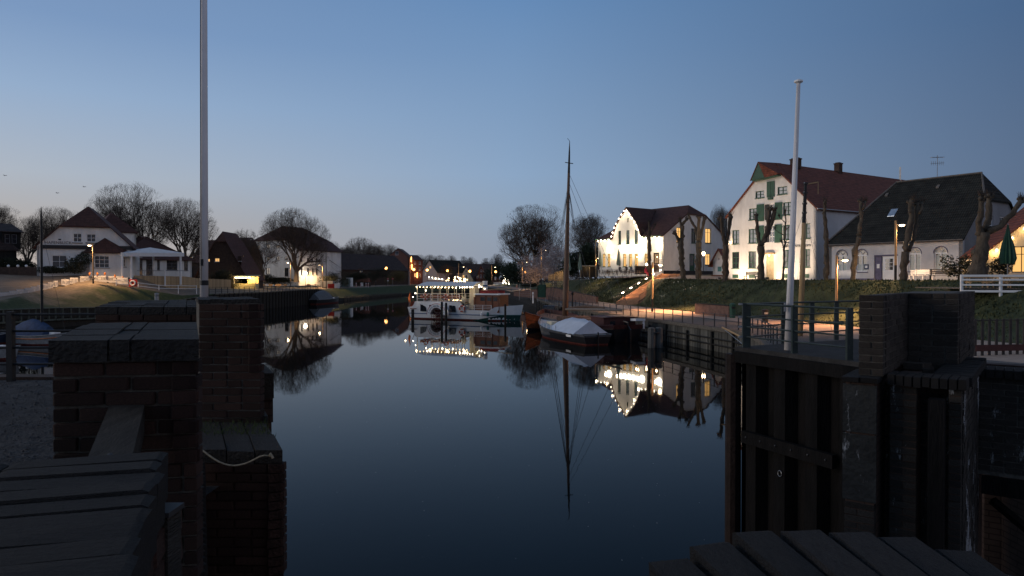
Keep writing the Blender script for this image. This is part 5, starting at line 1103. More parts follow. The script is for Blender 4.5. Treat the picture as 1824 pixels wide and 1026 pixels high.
bench(1506, 72.5, 5.9, 1.9, white_p, 'white bench under the left arched windows', rz=-.97)
bench(1645, 66, 5.9, 1.9, white_p, 'white bench right of the wooden lamp post', rz=-.97); bench(1633, 69, 5.9, 1.5, white_p, 'second white bench close to the house wall', rz=-.97)
bench(1682, 63, 5.9, 2.4, wood, 'dark slatted bench in front of the right arched window', rz=-.7)
def picnic(px, Y, zb, label, m=None, rz=0):
    m = m or wood; t = thing('picnic_table', label, 'table', (X(px, Y), Y, zb), rz, 'tables on the terraces')
    for k in range(4): MB().bx(-.95, .95, -.36 + k * .185, -.36 + k * .185 + .17, .72, .76).build('top_plank', m, t)
    for s in (-1, 1): MB().bx(-.95, .95, s * .75 - .13, s * .75 + .13, .42, .46).build('seat_plank', m, t)
    for s in (-.7, .7): mb = MB(); mb.bx(s - .04, s + .04, -.85, .85, .34, .42); mb.path([(s, -.65, 0), (s, -.3, .72)], .05, 4); mb.path([(s, .65, 0), (s, .3, .72)], .05, 4); mb.build('trestle', m, t)
    return t
tl = ['left end of the restaurant terrace', 'by the closed pale parasol left of the restaurant', 'in front of the lit triple windows', 'right of the lit triple windows', 'in front of the door of the restaurant', 'front row near the dyke edge, left', 'front row near the dyke edge, middle', 'front row near the dyke edge, right']
for i, (px, Y) in enumerate(((1075, 131), (1090, 128), (1108, 126), (1128, 124), (1146, 121), (1082, 119), (1106, 116), (1130, 114))): picnic(px, Y, 6.95 if i < 5 else 6.65, 'wooden picnic table ' + tl[i], rz=.2 * (i % 3))
def parasol(px, Y, zb, h, m, label, rw=.34):
    t = thing('closed_parasol', label, 'parasol', (X(px, Y), Y, zb), 0, 'closed parasols'); mb = MB(); n = 12; vs = []; fs = []
    prof = [(.05, h), (.13, h * .9), (rw * .75, h * .62), (rw, h * .42), (rw * .8, h * .33)]
    for r_, z in prof:
        for k in range(n * 2): a = math.pi * k / n; q = r_ * (1 if k % 2 else .68); vs.append((q * math.cos(a), q * math.sin(a), z + (rng.uniform(-.05, .05) if z < h * .4 else 0)))
    for i in range(len(prof) - 1):
        for k in range(2 * n): fs.append((i * 2 * n + k, i * 2 * n + (k + 1) % (2 * n), (i + 1) * 2 * n + (k + 1) % (2 * n), (i + 1) * 2 * n + k))
    mb.add(vs, fs); mb.build('folded_canopy', m, t); MB().tube((0, 0, 0), (0, 0, h + .12), .035).build('pole', galv, t); MB().lathe([(.4, 0), (.4, .08), (.1, .12)], 10).build('base', galv, t); return t
pale_green = mat('pale_green_canvas', (.25, .32, .26), .85, .15, 2)
parasol(1013.5, 146, 6.2, 4.6, pale_green, 'closed pale green parasol just right of the mast', .4); parasol(1033, 142, 6.2, 4.9, pale_green, 'closed pale green parasol between mast and restaurant', .45)
parasol(1069, 129, 6.9, 4.2, pale_green, 'closed pale green parasol at the left corner of the restaurant', .35); parasol(1102, 122, 6.9, 4.4, pale_green, 'closed pale green parasol in front of the lit restaurant sign', .4)
parasol(1794.5, 56.5, 5.7, 4.6, green_p, 'closed dark green parasol in front of the lit cream gable', .62)
# lean-to terrace shelter and plank screen left of the restaurant
t = thing('plank_screen', 'yellow lit plank screen fence at the left end of the terrace', 'fence', (X(977, 152), 152, 5.6))
for k in range(11): MB().bx(k * .36, k * .36 + .3, 0, .05, 0, 1.0 + k * .14).build('plank', post_wood, t)
mb = MB(); mb.tube((0, -.04, 1.1), (3.9, -.04, 2.6), .06, n=4); mb.build('top_rail', post_wood, t); light('terrace_light', (1.5, -1.2, 2.2), 60, (1, .7, .3), .2, t)
t = thing('terrace_shelter', 'open wooden shelter with dark interior left of the restaurant', 'shelter', (X(1048, 146), 146, 6.4)); wS = X(1063, 146) - X(1036, 146)
mb = MB(); mb.slab([(-wS / 2 - .2, -.3, 2.3), (wS / 2 + .2, -.3, 2.3), (wS / 2 + .2, 2, 2.45), (-wS / 2 - .2, 2, 2.45)], .2); mb.build('roof', post_wood, t); MB().bx(-wS / 2, wS / 2, 1.9, 2, 0, 2.2).build('back', black_m, t)
for s in (-1, .15, 1): MB().bx(s * wS / 2 - .09, s * wS / 2 + .09, -.2, -.02, 0, 2.1).build('post', post_wood, t)
light('shelter_light', (0, .6, 1.9), 40, (1, .65, .3), .1, t)
# people (seated and standing, small)
def person(px, Y, zb, label, coat, seated=True, rz=0, leg=(.03, .03, .05), hair=(.03, .02, .015)):
    t = thing('person', label, 'person', (X(px, Y), Y, zb), rz); cm = mat('coat_%d_%d' % (int(coat[0] * 100), int(coat[2] * 100)), coat, .9); lm = mat('dark_trousers', leg, .9); sk = mat('skin', (.42, .26, .19), .6); hm = mat('dark_hair', hair, .8)
    me = bpy.data.meshes.new('body'); hp = .5 if seated else .92
    V = [(0, 0, hp), (0, 0, hp + .3), (0, -.02, hp + .52), (0, -.02, hp + .62), (0, -.03, hp + .72)]; E_ = [(0, 1), (1, 2), (2, 3), (3, 4)]; r = [.15, .15, .13, .055, .05]
    for s in (-1, 1):
        b = len(V)
        if seated: V += [(s * .1, -.02, hp), (s * .12, -.45, hp + .02), (s * .12, -.47, .08), (s * .12, -.62, .04)]; E_ += [(0, b), (b, b + 1), (b + 1, b + 2), (b + 2, b + 3)]; r += [.1, .075, .05, .045]
        else: V += [(s * .09, 0, hp - .05), (s * .11, -.02, .48), (s * .12, .02, .08), (s * .13, -.12, .04)]; E_ += [(0, b), (b, b + 1), (b + 1, b + 2), (b + 2, b + 3)]; r += [.1, .07, .05, .045]
        b = len(V); V += [(s * .2, -.02, hp + .5), (s * .25, -.06, hp + .22), (s * .16, -.28 if seated else -.1, hp + (.2 if seated else -.02)), (s * .13, -.36 if seated else -.12, hp + (.24 if seated else -.1))]; E_ += [(2, b), (b, b + 1), (b + 1, b + 2), (b + 2, b + 3)]; r += [.06, .048, .038, .03]
    me.from_pydata(V, E_, []); me.update(); o = put('body', me, t); sm_ = o.modifiers.new('s', 'SKIN'); 
    for i, v in enumerate(me.skin_vertices[0].data): v.radius = (r[i], r[i]); v.use_root = (i == 0)
    o.modifiers.new('d', 'SUBSURF').levels = 1; me.materials.append(cm)
    hd = MB(); hd.ball((0, -.04, hp + .84), .105, 10, sz=1.2); hd.ball((0, -.145, hp + .83), .02, 5); hd.build('head', sk, t, smooth=True); hr = MB(); hr.ball((0, -.02, hp + .88), .11, 10, sz=1.05); hr.build('hair', hm, t, smooth=True)
    return t
for i, (px, Y, c, st, lb) in enumerate(((1104, 120.5, (.05, .05, .06), True, 'person in a dark coat seated at the table below the sign'), (1116, 120, (.06, .045, .04), True, 'person in brown seated in front of the middle lit window'), (1124, 119.5, (.07, .09, .14), True, 'person in a blue-grey coat seated with a pale scarf'), (1133, 119, (.04, .04, .04), True, 'person in black seated near the right lit window'),
        (1066, 124, (.03, .03, .035), False, 'person in black standing by the corner parasol'), (1150, 112, (.55, .06, .09), True, 'person in a bright red-pink jacket seated at the dyke edge'), (746, 322, (.03, .03, .03), False, 'person in black standing by the brick corner house'), (921, 250, (.30, .18, .17), False, 'person in a pink top standing under the far lamp'), (669, 258, (.03, .03, .03), False, 'person in dark clothes walking on the left far bank'))):
    person(px, Y, 6.95 if 1060 < px < 1145 else (6.55 if px == 1150 else 3.5 if px < 900 else 2.4), lb, c, st, rz=[.3, -.4, .6, 0, .2, .5, 1, -.3, 1.5][i])
t = thing('terrace_fence', 'thin dark fence along the edge of the restaurant terrace', 'railing', (X(1068, 111), 111, 6.3)); a0 = Vector((X(1068, 111), 111, 6.3)); a1 = Vector((X(1150, 107.5), 107.5, 6.1))
for k in range(11): q = (a1 - a0) * (k / 10); MB().tube(q, q + Vector((0, 0, 1.0)), .03, n=5).build('post', rail_m, t)
mb = MB(); mb.tube(Vector((0, 0, .98)), (a1 - a0) + Vector((0, 0, .98)), .025, n=5); mb.build('rail', rail_m, t)
# black serving counter right of the windows
t = thing('terrace_bar', 'black terrace serving counter beside the slim pollarded tree', 'counter', (X(1146, 116), 116, 6.8)); MB().bx(-1.3, 1.3, 0, .8, 0, 1.3).build('body', black_m, t); MB().bx(-1.4, 1.4, -.1, .9, 1.3, 1.36).build('top', wood, t); MB().ball((.6, .3, 1.6), .2, 8).build('table_lamp', bulb_w, t); light('bar_light', (.6, 0, 1.9), 20, (1, .8, .5), .2, t)
# white terrace fence at the right edge with tables behind
t = thing('white_terrace_fence', 'white painted plank fence round the deck at the right edge', 'fence', (X(1713, 50), 50, 4.95)); fe = Vector((8.4, -3.0, 0)); n = 5; zt = Z(489, 50) - 4.95
for k in range(n): q = fe * (k / (n - 1) * 1.05); MB().bx(q.x - .075, q.x + .075, q.y - .075, q.y + .075, -.2 - (.5 if k else 0), zt).build('post', white_p, t)
for z0, z1 in ((zt - .16, zt - .01), (zt - .42, zt - .30), (zt - .78, zt - .66), (zt - 1.24, zt - 1.08)):
    mb = MB(); a = Vector((0, -.08, 0)); b = fe * 1.05 + a; mb.slab([a + Vector((0, 0, z1)), b + Vector((0, 0, z1)), b + Vector((0, 0, z0)), a + Vector((0, 0, z0))], off=(0, -.05, 0)); mb.build('board', white_p, t)
t = thing('terrace_deck', 'raised wooden deck behind the white fence', 'deck', (X(1713, 50), 50, 4.95))
for k in range(16): a = fe * (k / 16); MB().bx(a.x, a.x + .52, a.y + .06 - 0, a.y + 5.8, .36, .43).build('plank', wood, t)
for i, (px, Y) in enumerate(((1745, 51.5), (1775, 51), (1812, 50))): picnic(px, Y, 5.38, ['reddish wooden table on the deck, left one behind the fence', 'wooden table on the deck under the dark green parasol', 'wooden table on the deck at the picture edge'][i], post_wood, rz=-.35)
# ---------------------------------------------------------------- boats
def hull_fn(L, B, sheer, keel=-.5, tm=.55, pb=2.2, ps=2.0, transom=.55, rb=.8, rs=.3):
    def P(t, s, side):
        if callable(s): s = s(t)
        b = B / 2 * ((1 - ((t - tm) / (1 - tm)) ** pb) if t > tm else (transom + (1 - transom) * (1 - ((tm - t) / tm) ** ps)))
        z = keel + (sheer(t) - keel) * s; k = .45 + .55 * (max(0, s) ** .45); b = max(.03, b) * k
        return Vector((L * t + rb * s * t ** 5 - rs * s * (1 - t) ** 5, side * b, z))
    return P
def band(P, s0, s1, n=26, m=3):
    mb = MB()
    for side in (-1, 1):
        o = len(mb.v)
        for j in range(m + 1):
            for i in range(n + 1):
                s = (s0(i / n) if callable(s0) else s0); e = (s1(i / n) if callable(s1) else s1); mb.v.append(tuple(P(i / n, s + (e - s) * j / m, side)))
        for j in range(m):
            for i in range(n): q = (o + j * (n + 1) + i, o + j * (n + 1) + i + 1, o + (j + 1) * (n + 1) + i + 1, o + (j + 1) * (n + 1) + i); mb.f.append(q if side < 0 else q[::-1])
    # stern closure
    a = [P(0, (s0(0) if callable(s0) else s0) + ((s1(0) if callable(s1) else s1) - (s0(0) if callable(s0) else s0)) * j / m, -1) for j in range(m + 1)]; c = [P(0, (s0(0) if callable(s0) else s0) + ((s1(0) if callable(s1) else s1) - (s0(0) if callable(s0) else s0)) * j / m, 1) for j in range(m + 1)]
    mb.add(a + c[::-1], [tuple(range(2 * m + 2))])
    return mb
def deck(P, s, n=26, t0=0, t1=1, dz=0):
    mb = MB(); vs = [P(t0 + (t1 - t0) * i / n, s, -1) + Vector((0, .03, dz)) for i in range(n + 1)] + [P(t0 + (t1 - t0) * i / n, s, 1) + Vector((0, -.03, dz)) for i in range(n + 1)]
    mb.add(vs, [(i, i + 1, n + 2 + i, n + 1 + i) for i in range(n)]); return mb
def rub(P, s, r, n=26, t0=0, t1=1, off=.02):
    mb = MB()
    for side in (-1, 1): mb.path([P(t0 + (t1 - t0) * i / n, s(t0 + (t1 - t0) * i / n) if callable(s) else s, side) + Vector((0, side * off, 0)) for i in range(n + 1)], r, 5, False)
    return mb
blue_p = mat('blue_paint', (.03, .09, .20), .5); antif = mat('red_antifouling', (.11, .025, .02), .7, .3, 3); teal_p = mat('teal_paint', (.015, .10, .095), .45, .2, 3); varnish = mat('varnished_wood', (.17, .055, .022), .35, .3, 3, .2, 20, spec=.5, stretch=(6, 6, 1)); cream_p = mat('cream_paint', (.62, .55, .40), .5, .06); tarred = mat('tarred_hull', (.012, .012, .014), .45, .3, 3, .2, 14, spec=.5)
grey_hull = mat('grey_hull_paint', (.075, .08, .09), .5, .25, 3); oxide = mat('oxide_red_paint', (.060, .018, .016), .6, .3, 3, .2, 14)
# paddle steamer
a = Vector((X(741, 109), 109, 0)); b = Vector((X(924, 101.5), 101.5, 0)); dv = (b - a); L = dv.length
S = thing('paddle_steamer', 'white paddle steamer with lit canopy deck and brown wheelhouse moored mid-harbour', 'steamer', a, math.atan2(dv.y, dv.x))
def sh(t):
    x = t * L; K = [(0, 1.75), (.9, 1.9), (1.3, 2.7), (8.9, 2.7), (9.3, 2.3), (9.9, 1.55), (13.4, 1.5), (14.2, 2.0), (17.6, 2.35), (19, 2.4)]
    for (p, q), (r, s_) in zip(K, K[1:]):
        if x <= r: return q + (s_ - q) * (x - p) / (r - p)
    return 2.35
P = hull_fn(L, 4.3, sh, -.7, .6, 2.6, 2.4, .72, .7, .5)
fs = lambda z: (lambda t: (z + .7) / (sh(t) + .7))
band(P, 0, fs(.2)).build('lower_hull', antif, S, smooth=True); band(P, fs(.2), fs(.82)).build('hull_waterline_strake', white_p, S, smooth=True); band(P, fs(.82), 1, 70, 4).build('upper_hull', white_p, S)
rub(P, fs(.84), .055, 40, 0, .8).build('blue_rubbing_strake', blue_p, S); rub(P, fs(.84), .06, 20, .78, 1).build('teal_bow_strake', teal_p, S)
mb = MB()
for side in (-1, 1):
    n = 14; o = len(mb.v)
    for i in range(n + 1):
        t = .62 + .38 * i / n; zt = .02 + .78 * min(1, i / n * 1.6); mb.v += [tuple(P(t, fs(-.3)(t), side) + Vector((0, side * .02, 0))), tuple(P(t, fs(zt)(t), side) + Vector((0, side * .02, 0)))]
    for i in range(n): mb.f.append((o + 2 * i, o + 2 * i + 2, o + 2 * i + 3, o + 2 * i + 1))
mb.build('teal_forefoot', mat('dark_teal_boot', (.012, .05, .045), .6), S)
deck(P, fs(1.15), 26, .5, .97).build('main_deck', mat('deck_red_brown', (.14, .06, .045), .7), S); deck(P, fs(2.66), 26, .07, .51).build('upper_deck', MATS['deck_red_brown'], S)
ny = lambda x, z: P(x / L, fs(z)(x / L), -1).y - .025
for x0, x1 in ((1.9, 2.95), (3.55, 4.2), (7.05, 8.15)):
    for side in (-1, 1):
        f = MB(); y = ny((x0 + x1) / 2, 1.8) * (1 if side < 0 else -1); f.bx(x0, x1, y - .02, y + .05, 1.18, 2.22); w_ = f.build('window', black_m, S); g = MB(); g.bx(x0 + .06, (x0 + x1) / 2 - .03, y - .035 if side < 0 else y + .05, y - .02 if side < 0 else y + .065, 1.24, 2.16); g.build('pane', glass_m, w_); g = MB(); g.bx((x0 + x1) / 2 + .03, x1 - .06, y - .035 if side < 0 else y + .05, y - .02 if side < 0 else y + .065, 1.24, 2.16); g.build('pane', glass_m, w_)
# paddle box + wheel
for side in (-1, 1):
    cx, cz = 5.45, .78; yo = side * 2.95; yi = side * 2.05; n = 20
    mb = MB(); R0, R1 = 1.0, 1.62
    pts = [(cx + R1 * math.cos(math.pi * i / n), yo, cz + R1 * math.sin(math.pi * i / n)) for i in range(n + 1)]; pin = [(cx + R0 * math.cos(math.pi * i / n), yo, cz + R0 * math.sin(math.pi * i / n)) for i in range(n + 1)]
    for i in range(n):
        mb.quad(pts[i], pts[i + 1], pin[i + 1], pin[i]); a_, b_ = pts[i], pts[i + 1]; mb.quad(a_, (a_[0], yi, a_[2]), (b_[0], yi, b_[2]), b_)
        a_, b_ = pin[i], pin[i + 1]; mb.quad(a_, b_, (b_[0], yi, b_[2]), (a_[0], yi, a_[2]))
    pb_ = mb.build('paddle_box', white_p, S)
    for r_, m_ in ((R1 + .0, MATS['red_paint'] if 'red_paint' in MATS else antif), (R0 + .02, antif)):
        g = MB(); g.path([(cx + r_ * math.cos(math.pi * i / n), yo + side * .02, cz + r_ * math.sin(math.pi * i / n)) for i in range(n + 1)], .03, 4, False); g.build('trim_ring', m_, pb_)
    w_ = MB()
    for yy in (yo - side * .15, yi + side * .15):
        for r_ in (.92, .55): w_.path([(cx + r_ * math.cos(6.2832 * i / 20), yy, cz - .25 + r_ * math.sin(6.2832 * i / 20)) for i in range(21)], .035, 4, False)
        for k in range(10): a_ = 6.2832 * k / 10; w_.tube((cx, yy, cz - .25), (cx + .95 * math.cos(a_), yy, cz - .25 + .95 * math.sin(a_)), .03, n=4)
    w_.tube((cx, yi, cz - .25), (cx, yo, cz - .25), .12, n=8); wl = w_.build('paddle_wheel', antif, S)
    for k in range(10):
        a_ = 6.2832 * k / 10; mb = MB(); c0 = Vector((cx + .86 * math.cos(a_), 0, cz - .25 + .86 * math.sin(a_))); u_ = Vector((math.cos(a_), 0, math.sin(a_))) * .2; y0, y1 = sorted((yo - side * .06, yi + side * .06))
        mb.add([c0 - u_ + Vector((0, y0, 0)), c0 + u_ + Vector((0, y0, 0)), c0 + u_ + Vector((0, y1, 0)), c0 - u_ + Vector((0, y1, 0))], [(0, 1, 2, 3)]); mb.build('paddle_blade', mat('dark_paddle_red', (.05, .012, .01), .6), wl)
    if side < 0:
        s_ = 'CONCORDIA II'; m_ = (R0 + R1) / 2 - .13
        for k, ch in enumerate(s_):
            if ch == ' ': continue
            th = math.pi * (1 - (k + .9) / (len(s_) + .8)); M_ = Matrix.Translation((cx + m_ * math.cos(th), yo - .03, cz + m_ * math.sin(th))) @ Matrix.Rotation(-(th - math.pi / 2), 4, 'Y') @ Matrix.Translation((-.11, 0, 0)) @ UP
            text('letter', ch, .32, M_, MATS['dark_band'], pb_)
        mb = MB(); mb.bx(cx - 1.62, cx + 1.62, yi - 1.0 + .08, yi, -.35, .0); mb.build('sponson', black_m, S)
# deck railings
def rails(x0, x1, y, zb_, h, step, m, mid=2, name='deck_railing'):
    r_ = None; mb = MB(); n = max(1, round((x1 - x0) / step))
    for k in range(1, mid + 2): mb.tube((x0, y, zb_ + h * k / (mid + 1)), (x1, y, zb_ + h * k / (mid + 1)), .022, n=4, cap=False)
    r_ = mb.build(name, m, S)
    for k in range(n + 1): x = x0 + (x1 - x0) * k / n; MB().bx(x - .03, x + .03, y - .03, y + .03, zb_, zb_ + h).build('stanchion', m, r_)
rails(1.5, 8.8, -2.02, 2.7, 1.1, 1.15, white_p); rails(1.5, 8.8, 2.02, 2.7, 1.1, 1.15, white_p); rails(9.9, 14.0, -2.0, 1.5, .75, 1.3, white_p, 2); rails(9.9, 14.0, 2.0, 1.5, .75, 1.3, white_p, 2)
for x in (2.2, 4.0, 5.8, 7.5): mb = MB(); mb.bx(x - .5, x + .5, -1.5, 1.5, 3.1, 3.18); mb.bx(x - .5, x - .44, -1.5, 1.5, 3.18, 3.6); mb.build('deck_bench', varnish, S)
orange_b = mat('faded_red_lifebuoy', (.36, .08, .05), .6)
def buoy(x, y, z, r, parent, m=orange_b, name='lifebuoy', white=True, axis='X'):
    mb = MB(); n = 18; mb.path([(x + r * math.cos(6.2832 * i / n), y, z + r * math.sin(6.2832 * i / n)) for i in range(n + 1)], r * .3, 6, False); o = mb.build(name, m, parent)
    if white:
        g = MB()
        for k in range(4): a_ = math.pi / 4 + k * math.pi / 2; g.path([(x + r * math.cos(a_ + d_), y - .004, z + r * math.sin(a_ + d_)) for d_ in (-.18, 0, .18)], r * .33, 6, False)
        g.build('white_bands', white_p, o)
    return o
buoy(3.1, -2.14, 3.35, .36, S); buoy(6.6, -2.14, 3.35, .36, S); buoy(9.35, -2.22, 1.7, .42, S)
# canopy
xc0, xc1 = 1.5, 11.2; mb = MB(); prof = [(-2.1, 5.0), (-1.3, 5.42), (0, 5.6), (1.3, 5.42), (2.1, 5.0)]
for (y0, z0), (y1, z1) in zip(prof, prof[1:]): mb.slab([(xc0 + (.5 if z0 > 5.1 else 0), y0, z0), (xc1, y0, z0), (xc1, y1, z1), (xc0 + (.5 if z1 > 5.1 else 0), y1, z1)], .05)
mb.build('canopy', mat('canopy_canvas', (.52, .54, .56), .8, .05), S)
for side in (-1, 1):
    for k in range(8): x = xc0 + .06 + k * 1.35; MB().bx(x - .03, x + .03, side * 2.03 - .03, side * 2.03 + .03, 2.7 if x < 9 else 1.2, 5.0).build('canopy_post', cream_p, S)
mb = MB(); mb.path([(xc0, -2.16, 4.95), (5, -2.16, 4.8), (xc1, -2.16, 4.95)], .012, 3, False); lt = mb.build('light_cable', black_m, S)
bl = MB().ball((0, 0, 0), .07, 6).mesh('bulb', bulb_w); bls = MB().ball((0, 0, 0), .062, 6).mesh('bulb', bulb_m)
for side in (-1, 1):
    k = 0; x = xc0
    while x < xc1 + .1:
        put('bulb', bl if x > 8 else bls, lt, loc=(x, side * 2.17, 4.84 - .1 * math.sin((x - xc0) / 9.7 * math.pi))); 
        if k % 3 == 0: light('string_light', (x, side * 2.2, 4.7), 10 if x < 8 else 18, (1, .74, .42), .09, S)
        x += .62 if x < 8.4 else .42; k += 1
for x, y, z in ((xc1 + .6, -1.5, 5.1), (xc1 + 1.3, -1.2, 4.6), (1.35, -2.2, 3.9), (.85, -2.1, 3.3), (3.0, -1.9, 4.3)): put('bulb', bl, lt, loc=(x, y, z))
for x in (2.5, 5.5, 8.5, 10.5): light('deck_light', (x, 0, 4.8), 22, (1, .72, .38), .2, S)
MB().bx(9.7, 10.6, -.6, .6, 1.2, 4.9).build('deck_house', cream_p, S); MB().bx(10.7, 11.0, -1.2, 1.2, 1.2, 3.4).build('companionway_panel', varnish, S)
mb = MB(); mb.bx(11.2, 15.0, -1.5, 1.5, 1.2, 3.72); wh = mb.build('wheelhouse', varnish, S)
for x0, x1 in ((12.0, 12.7), (13.1, 13.7), (14.1, 14.7)): MB().bx(x0, x1, -1.53, -1.502, 2.85, 3.4).build('wheelhouse_window', glass_m, wh)
for x in (11.2, 12.85, 13.9, 15.0): MB().bx(x - .05, x + .05, -1.55, -1.5, 1.2, 3.72).build('corner_post', mat('dark_varnish', (.07, .025, .012), .5), wh)
MB().bx(11.05, 15.2, -1.7, 1.7, 3.72, 3.92).build('wheelhouse_roof', white_p, S); MB().bx(11.7, 14.6, -1.2, -.9, 3.93, 4.35).build('flower_box', mat('dull_red_paint', (.20, .02, .018), .7, .4, 6), S); MB().bx(11.7, 14.6, .9, 1.2, 3.93, 4.35).build('flower_box', mat('dull_red_paint', (.20, .02, .018), .7, .4, 6), S)
mb = MB(); mb.slab([(11.6, -.5, 4.45), (16.4, -.4, 4.72), (16.4, -.1, 4.72), (11.6, -.1, 4.45)], .09); mb.build('gangplank', post_wood, S)
mb = MB(); mb.lathe([(.34, 3.9), (.34, 5.5), (.38, 5.55), (.38, 5.7), (.3, 5.72)], 12, (11.75, .4, 0)); fn = mb.build('funnel', white_p, S); MB().lathe([(.35, 4.9), (.35, 5.15)], 12, (11.75, .4, 0)).build('funnel_band', blue_p, fn)
for s_ in (-1.4,):
    mb = MB(); mb.tube((8.8, s_, 3.6), (10.9, s_, 2.1), .04); mb.tube((8.8, s_, 2.75), (10.9, s_, 1.3), .05); stt = mb.build('stair', cream_p, S)
    for k in range(6): MB().bx(8.9 + k * .34, 9.15 + k * .34, s_, s_ + .7, 2.6 - k * .235, 2.64 - k * .235).build('tread', cream_p, stt)
    mb = MB(); mb.ball((9.3, -1.6, 2.9), .42, 8, sz=1.2); mb.build('covered_raft', cream_p, S)
mb = MB(); mb.tube((.7, -1.2, 1.9), (-.2, -1.5, 4.2), .035); mb.build('flag_staff', varnish, S); mb = MB(); mb.slab([(-.15, -1.5, 4.0), (-.05, -1.42, 2.6), (-.45, -1.3, 2.4), (-.5, -1.45, 3.1)], off=(0, .03, 0)); mb.build('furled_flag', mat('orange_red_flag', (.4, .12, .04), .8), S)
mb = MB(); mb.bx(.05, 1.1, -1.7, 1.7, 1.5, 1.6); mb.build('stern_seat', varnish, S)
for x in (12.6, 13.6): 
    g = MB(); g.lathe([(.14, 0), (.2, .15), (.2, .45), (.1, .6)], 8, (x, -2.3, .7)); g.build('fender', teal_p if x > 13 else white_p, S)
light('stern_glow', (-.6, -2, 3.3), 8, (1, .7, .4), .1, S)
# mooring piles
def pile(px, Y, zt, r, label, m=None, n=1, z0=-2.4):
    t = thing('mooring_pile', label, 'pile', (X(px, Y), Y, 0), 0, 'mooring piles in the harbour')
    for k in range(n):
        o_ = MB().path([(0, 0, z0), (0, 0, zt - .1), (0, 0, zt)], [r, r, r * .7], 9).build('pile_shaft', m or wood_dark, t); o_.location = ((k - (n - 1) / 2) * r * 2.1, (k % 2) * .2, rng.uniform(-.15, 0))
    MB().lathe([(r * 1.12, zt - .6), (r * 1.12, zt - .5)], 9).build('iron_band', rail_m, t)
pile(735, 102, 1.75, .22, 'dark mooring pile off the stern of the paddle steamer'); pile(787, 99, 2.85, .16, 'left one of two dark piles before the paddle wheel'); pile(794.5, 99.5, 2.8, .16, 'right one of two dark piles before the paddle wheel'); pile(900, 97, 2.6, .15, 'slim dark pile before the steamer wheelhouse')
pile(1168, 62, 1.9, .33, 'thick grey pile cluster at the near end of the red barge', mat('grey_pile_wood', (.09, .09, .085), .85, .4, 2, .5, 12, stretch=(4, 4, .6)), 2)
pile(962, 94, 1.6, .14, 'dark pile behind the varnished bow'); pile(1000, 97, 2.2, .14, 'dark pile beside the tall mast on the quay side')

# sailing barge with the tall mast
st = Vector((X(1115, 68), 68, 0)); ms = Vector((X(1006, 84), 84, 0)); dv = ms - st
B_ = thing('sailing_barge', 'dark sailing barge with one tall mast, long boom and dark red cabin at the quay', 'barge', st, math.atan2(dv.y, dv.x)); mx = dv.length
Lb = 23.5; shb = lambda t: 1.15 + 1.1 * (t - .45) ** 2 * 3 * (1 if t > .45 else .75)
P = hull_fn(Lb, 4.9, shb, -.6, .75, 2.8, 2.6, .62, .5, .5)
fb = lambda z: (lambda t: (z + .6) / (shb(t) + .6))
band(P, 0, fb(.0)).build('lower_hull', tarred, B_, smooth=True); band(P, fb(0), .82).build('hull_side', tarred, B_, smooth=True); band(P, .82, 1).build('bulwark', oxide, B_, smooth=True); rub(P, .82, .07).build('rubbing_strake', mat('brown_strake', (.09, .05, .03), .6), B_); rub(P, 1, .06).build('cap_rail', oxide, B_)
deck(P, .84).build('deck', mat('worn_deck', (.12, .09, .07), .8), B_)
hc = mat('brown_hatch_wood', (.10, .062, .045), .75, .35, 3, .3, 20)
for k in range(12): MB().bx(5.2 + k * .85, 5.98 + k * .85, -1.5, 1.5, .9, 1.78 + .06 * math.sin(k)).build('hatch_board', hc, B_)
mb = MB(); mb.bx(1.4, 4.6, -1.7, 1.7, .8, 2.25); cb_ = mb.build('cabin', oxide, B_); mb = MB(); mb.slab([(1.25, -1.85, 2.27), (4.75, -1.85, 2.27), (4.75, 0, 2.36), (1.25, 0, 2.36)], .07); mb.slab([(1.25, 0, 2.36), (4.75, 0, 2.36), (4.75, 1.85, 2.27), (1.25, 1.85, 2.27)], .07); mb.build('cabin_roof', oxide, cb_)
for y in (-1.0, .5): MB().bx(1.37, 1.4, y, y + .5, 1.4, 1.9).build('cabin_window', glass_m, cb_)
MB().bx(4.65, 4.7, .95, 1.45, 1.55, 1.8).build('name_board', white_p, cb_)
t_ = MB(); t_.slab([(-.1, -2.0, 2.2), (1.1, -2.0, 2.1), (1.1, -1.0, 2.15), (-.1, -1.0, 2.2)], .22); t_.bx(-.05, .1, -1.95, -1.8, 1.2, 2.0); t_.build('white_cover', mat('white_canvas'), B_)
# mast, boom, rig
zm = Z(290, 84); zt = Z(252, 84); wood_mast = mat('varnished_mast', (.14, .085, .055), .5, .3, 2, .2, 16, stretch=(8, 8, .5)); dark_top = mat('dark_mast_top', (.02, .018, .017), .6)
lean = X(1013, 84) - X(1005.5, 84)
cs, sn = dv.x / mx, dv.y / mx; lx, ly = cs * lean, -sn * lean       # lean towards picture right in barge coordinates
mt = lambda z: (mx + lx * z / zm, ly * z / zm)
mb = MB(); mb.path([(*mt(z), z) for z in (.8, 4, 9, 14, zm - 1.2)], [.36, .34, .28, .20, .15], 12); mb.build('mast', wood_mast, B_, smooth=True); mb = MB(); mb.path([(*mt(z), z) for z in (zm - 1.25, zm + 1.2, zt)], [.16, .10, .03], 8); mb.tube((mt(zm)[0], mt(zm)[1] - .5, zm - .1), (mt(zm)[0], mt(zm)[1] + .5, zm), .05); mb.build('topmast', dark_top, B_)
mb = MB(); mb.path([(*mt(zt), zt), (mt(zt)[0], mt(zt)[1] + .3, zt + .35)], [.03, .02], 4); mb.build('vane', dark_top, B_)
bm = MB(); bm.path([(mx - .4, 0, 2.45), (mx - 9, -.2, 2.75), (2.2, -.6, 2.9)], [.13, .15, .11], 8); bm.build('boom', mat('grey_spar', (.16, .14, .12), .7), B_, smooth=True)
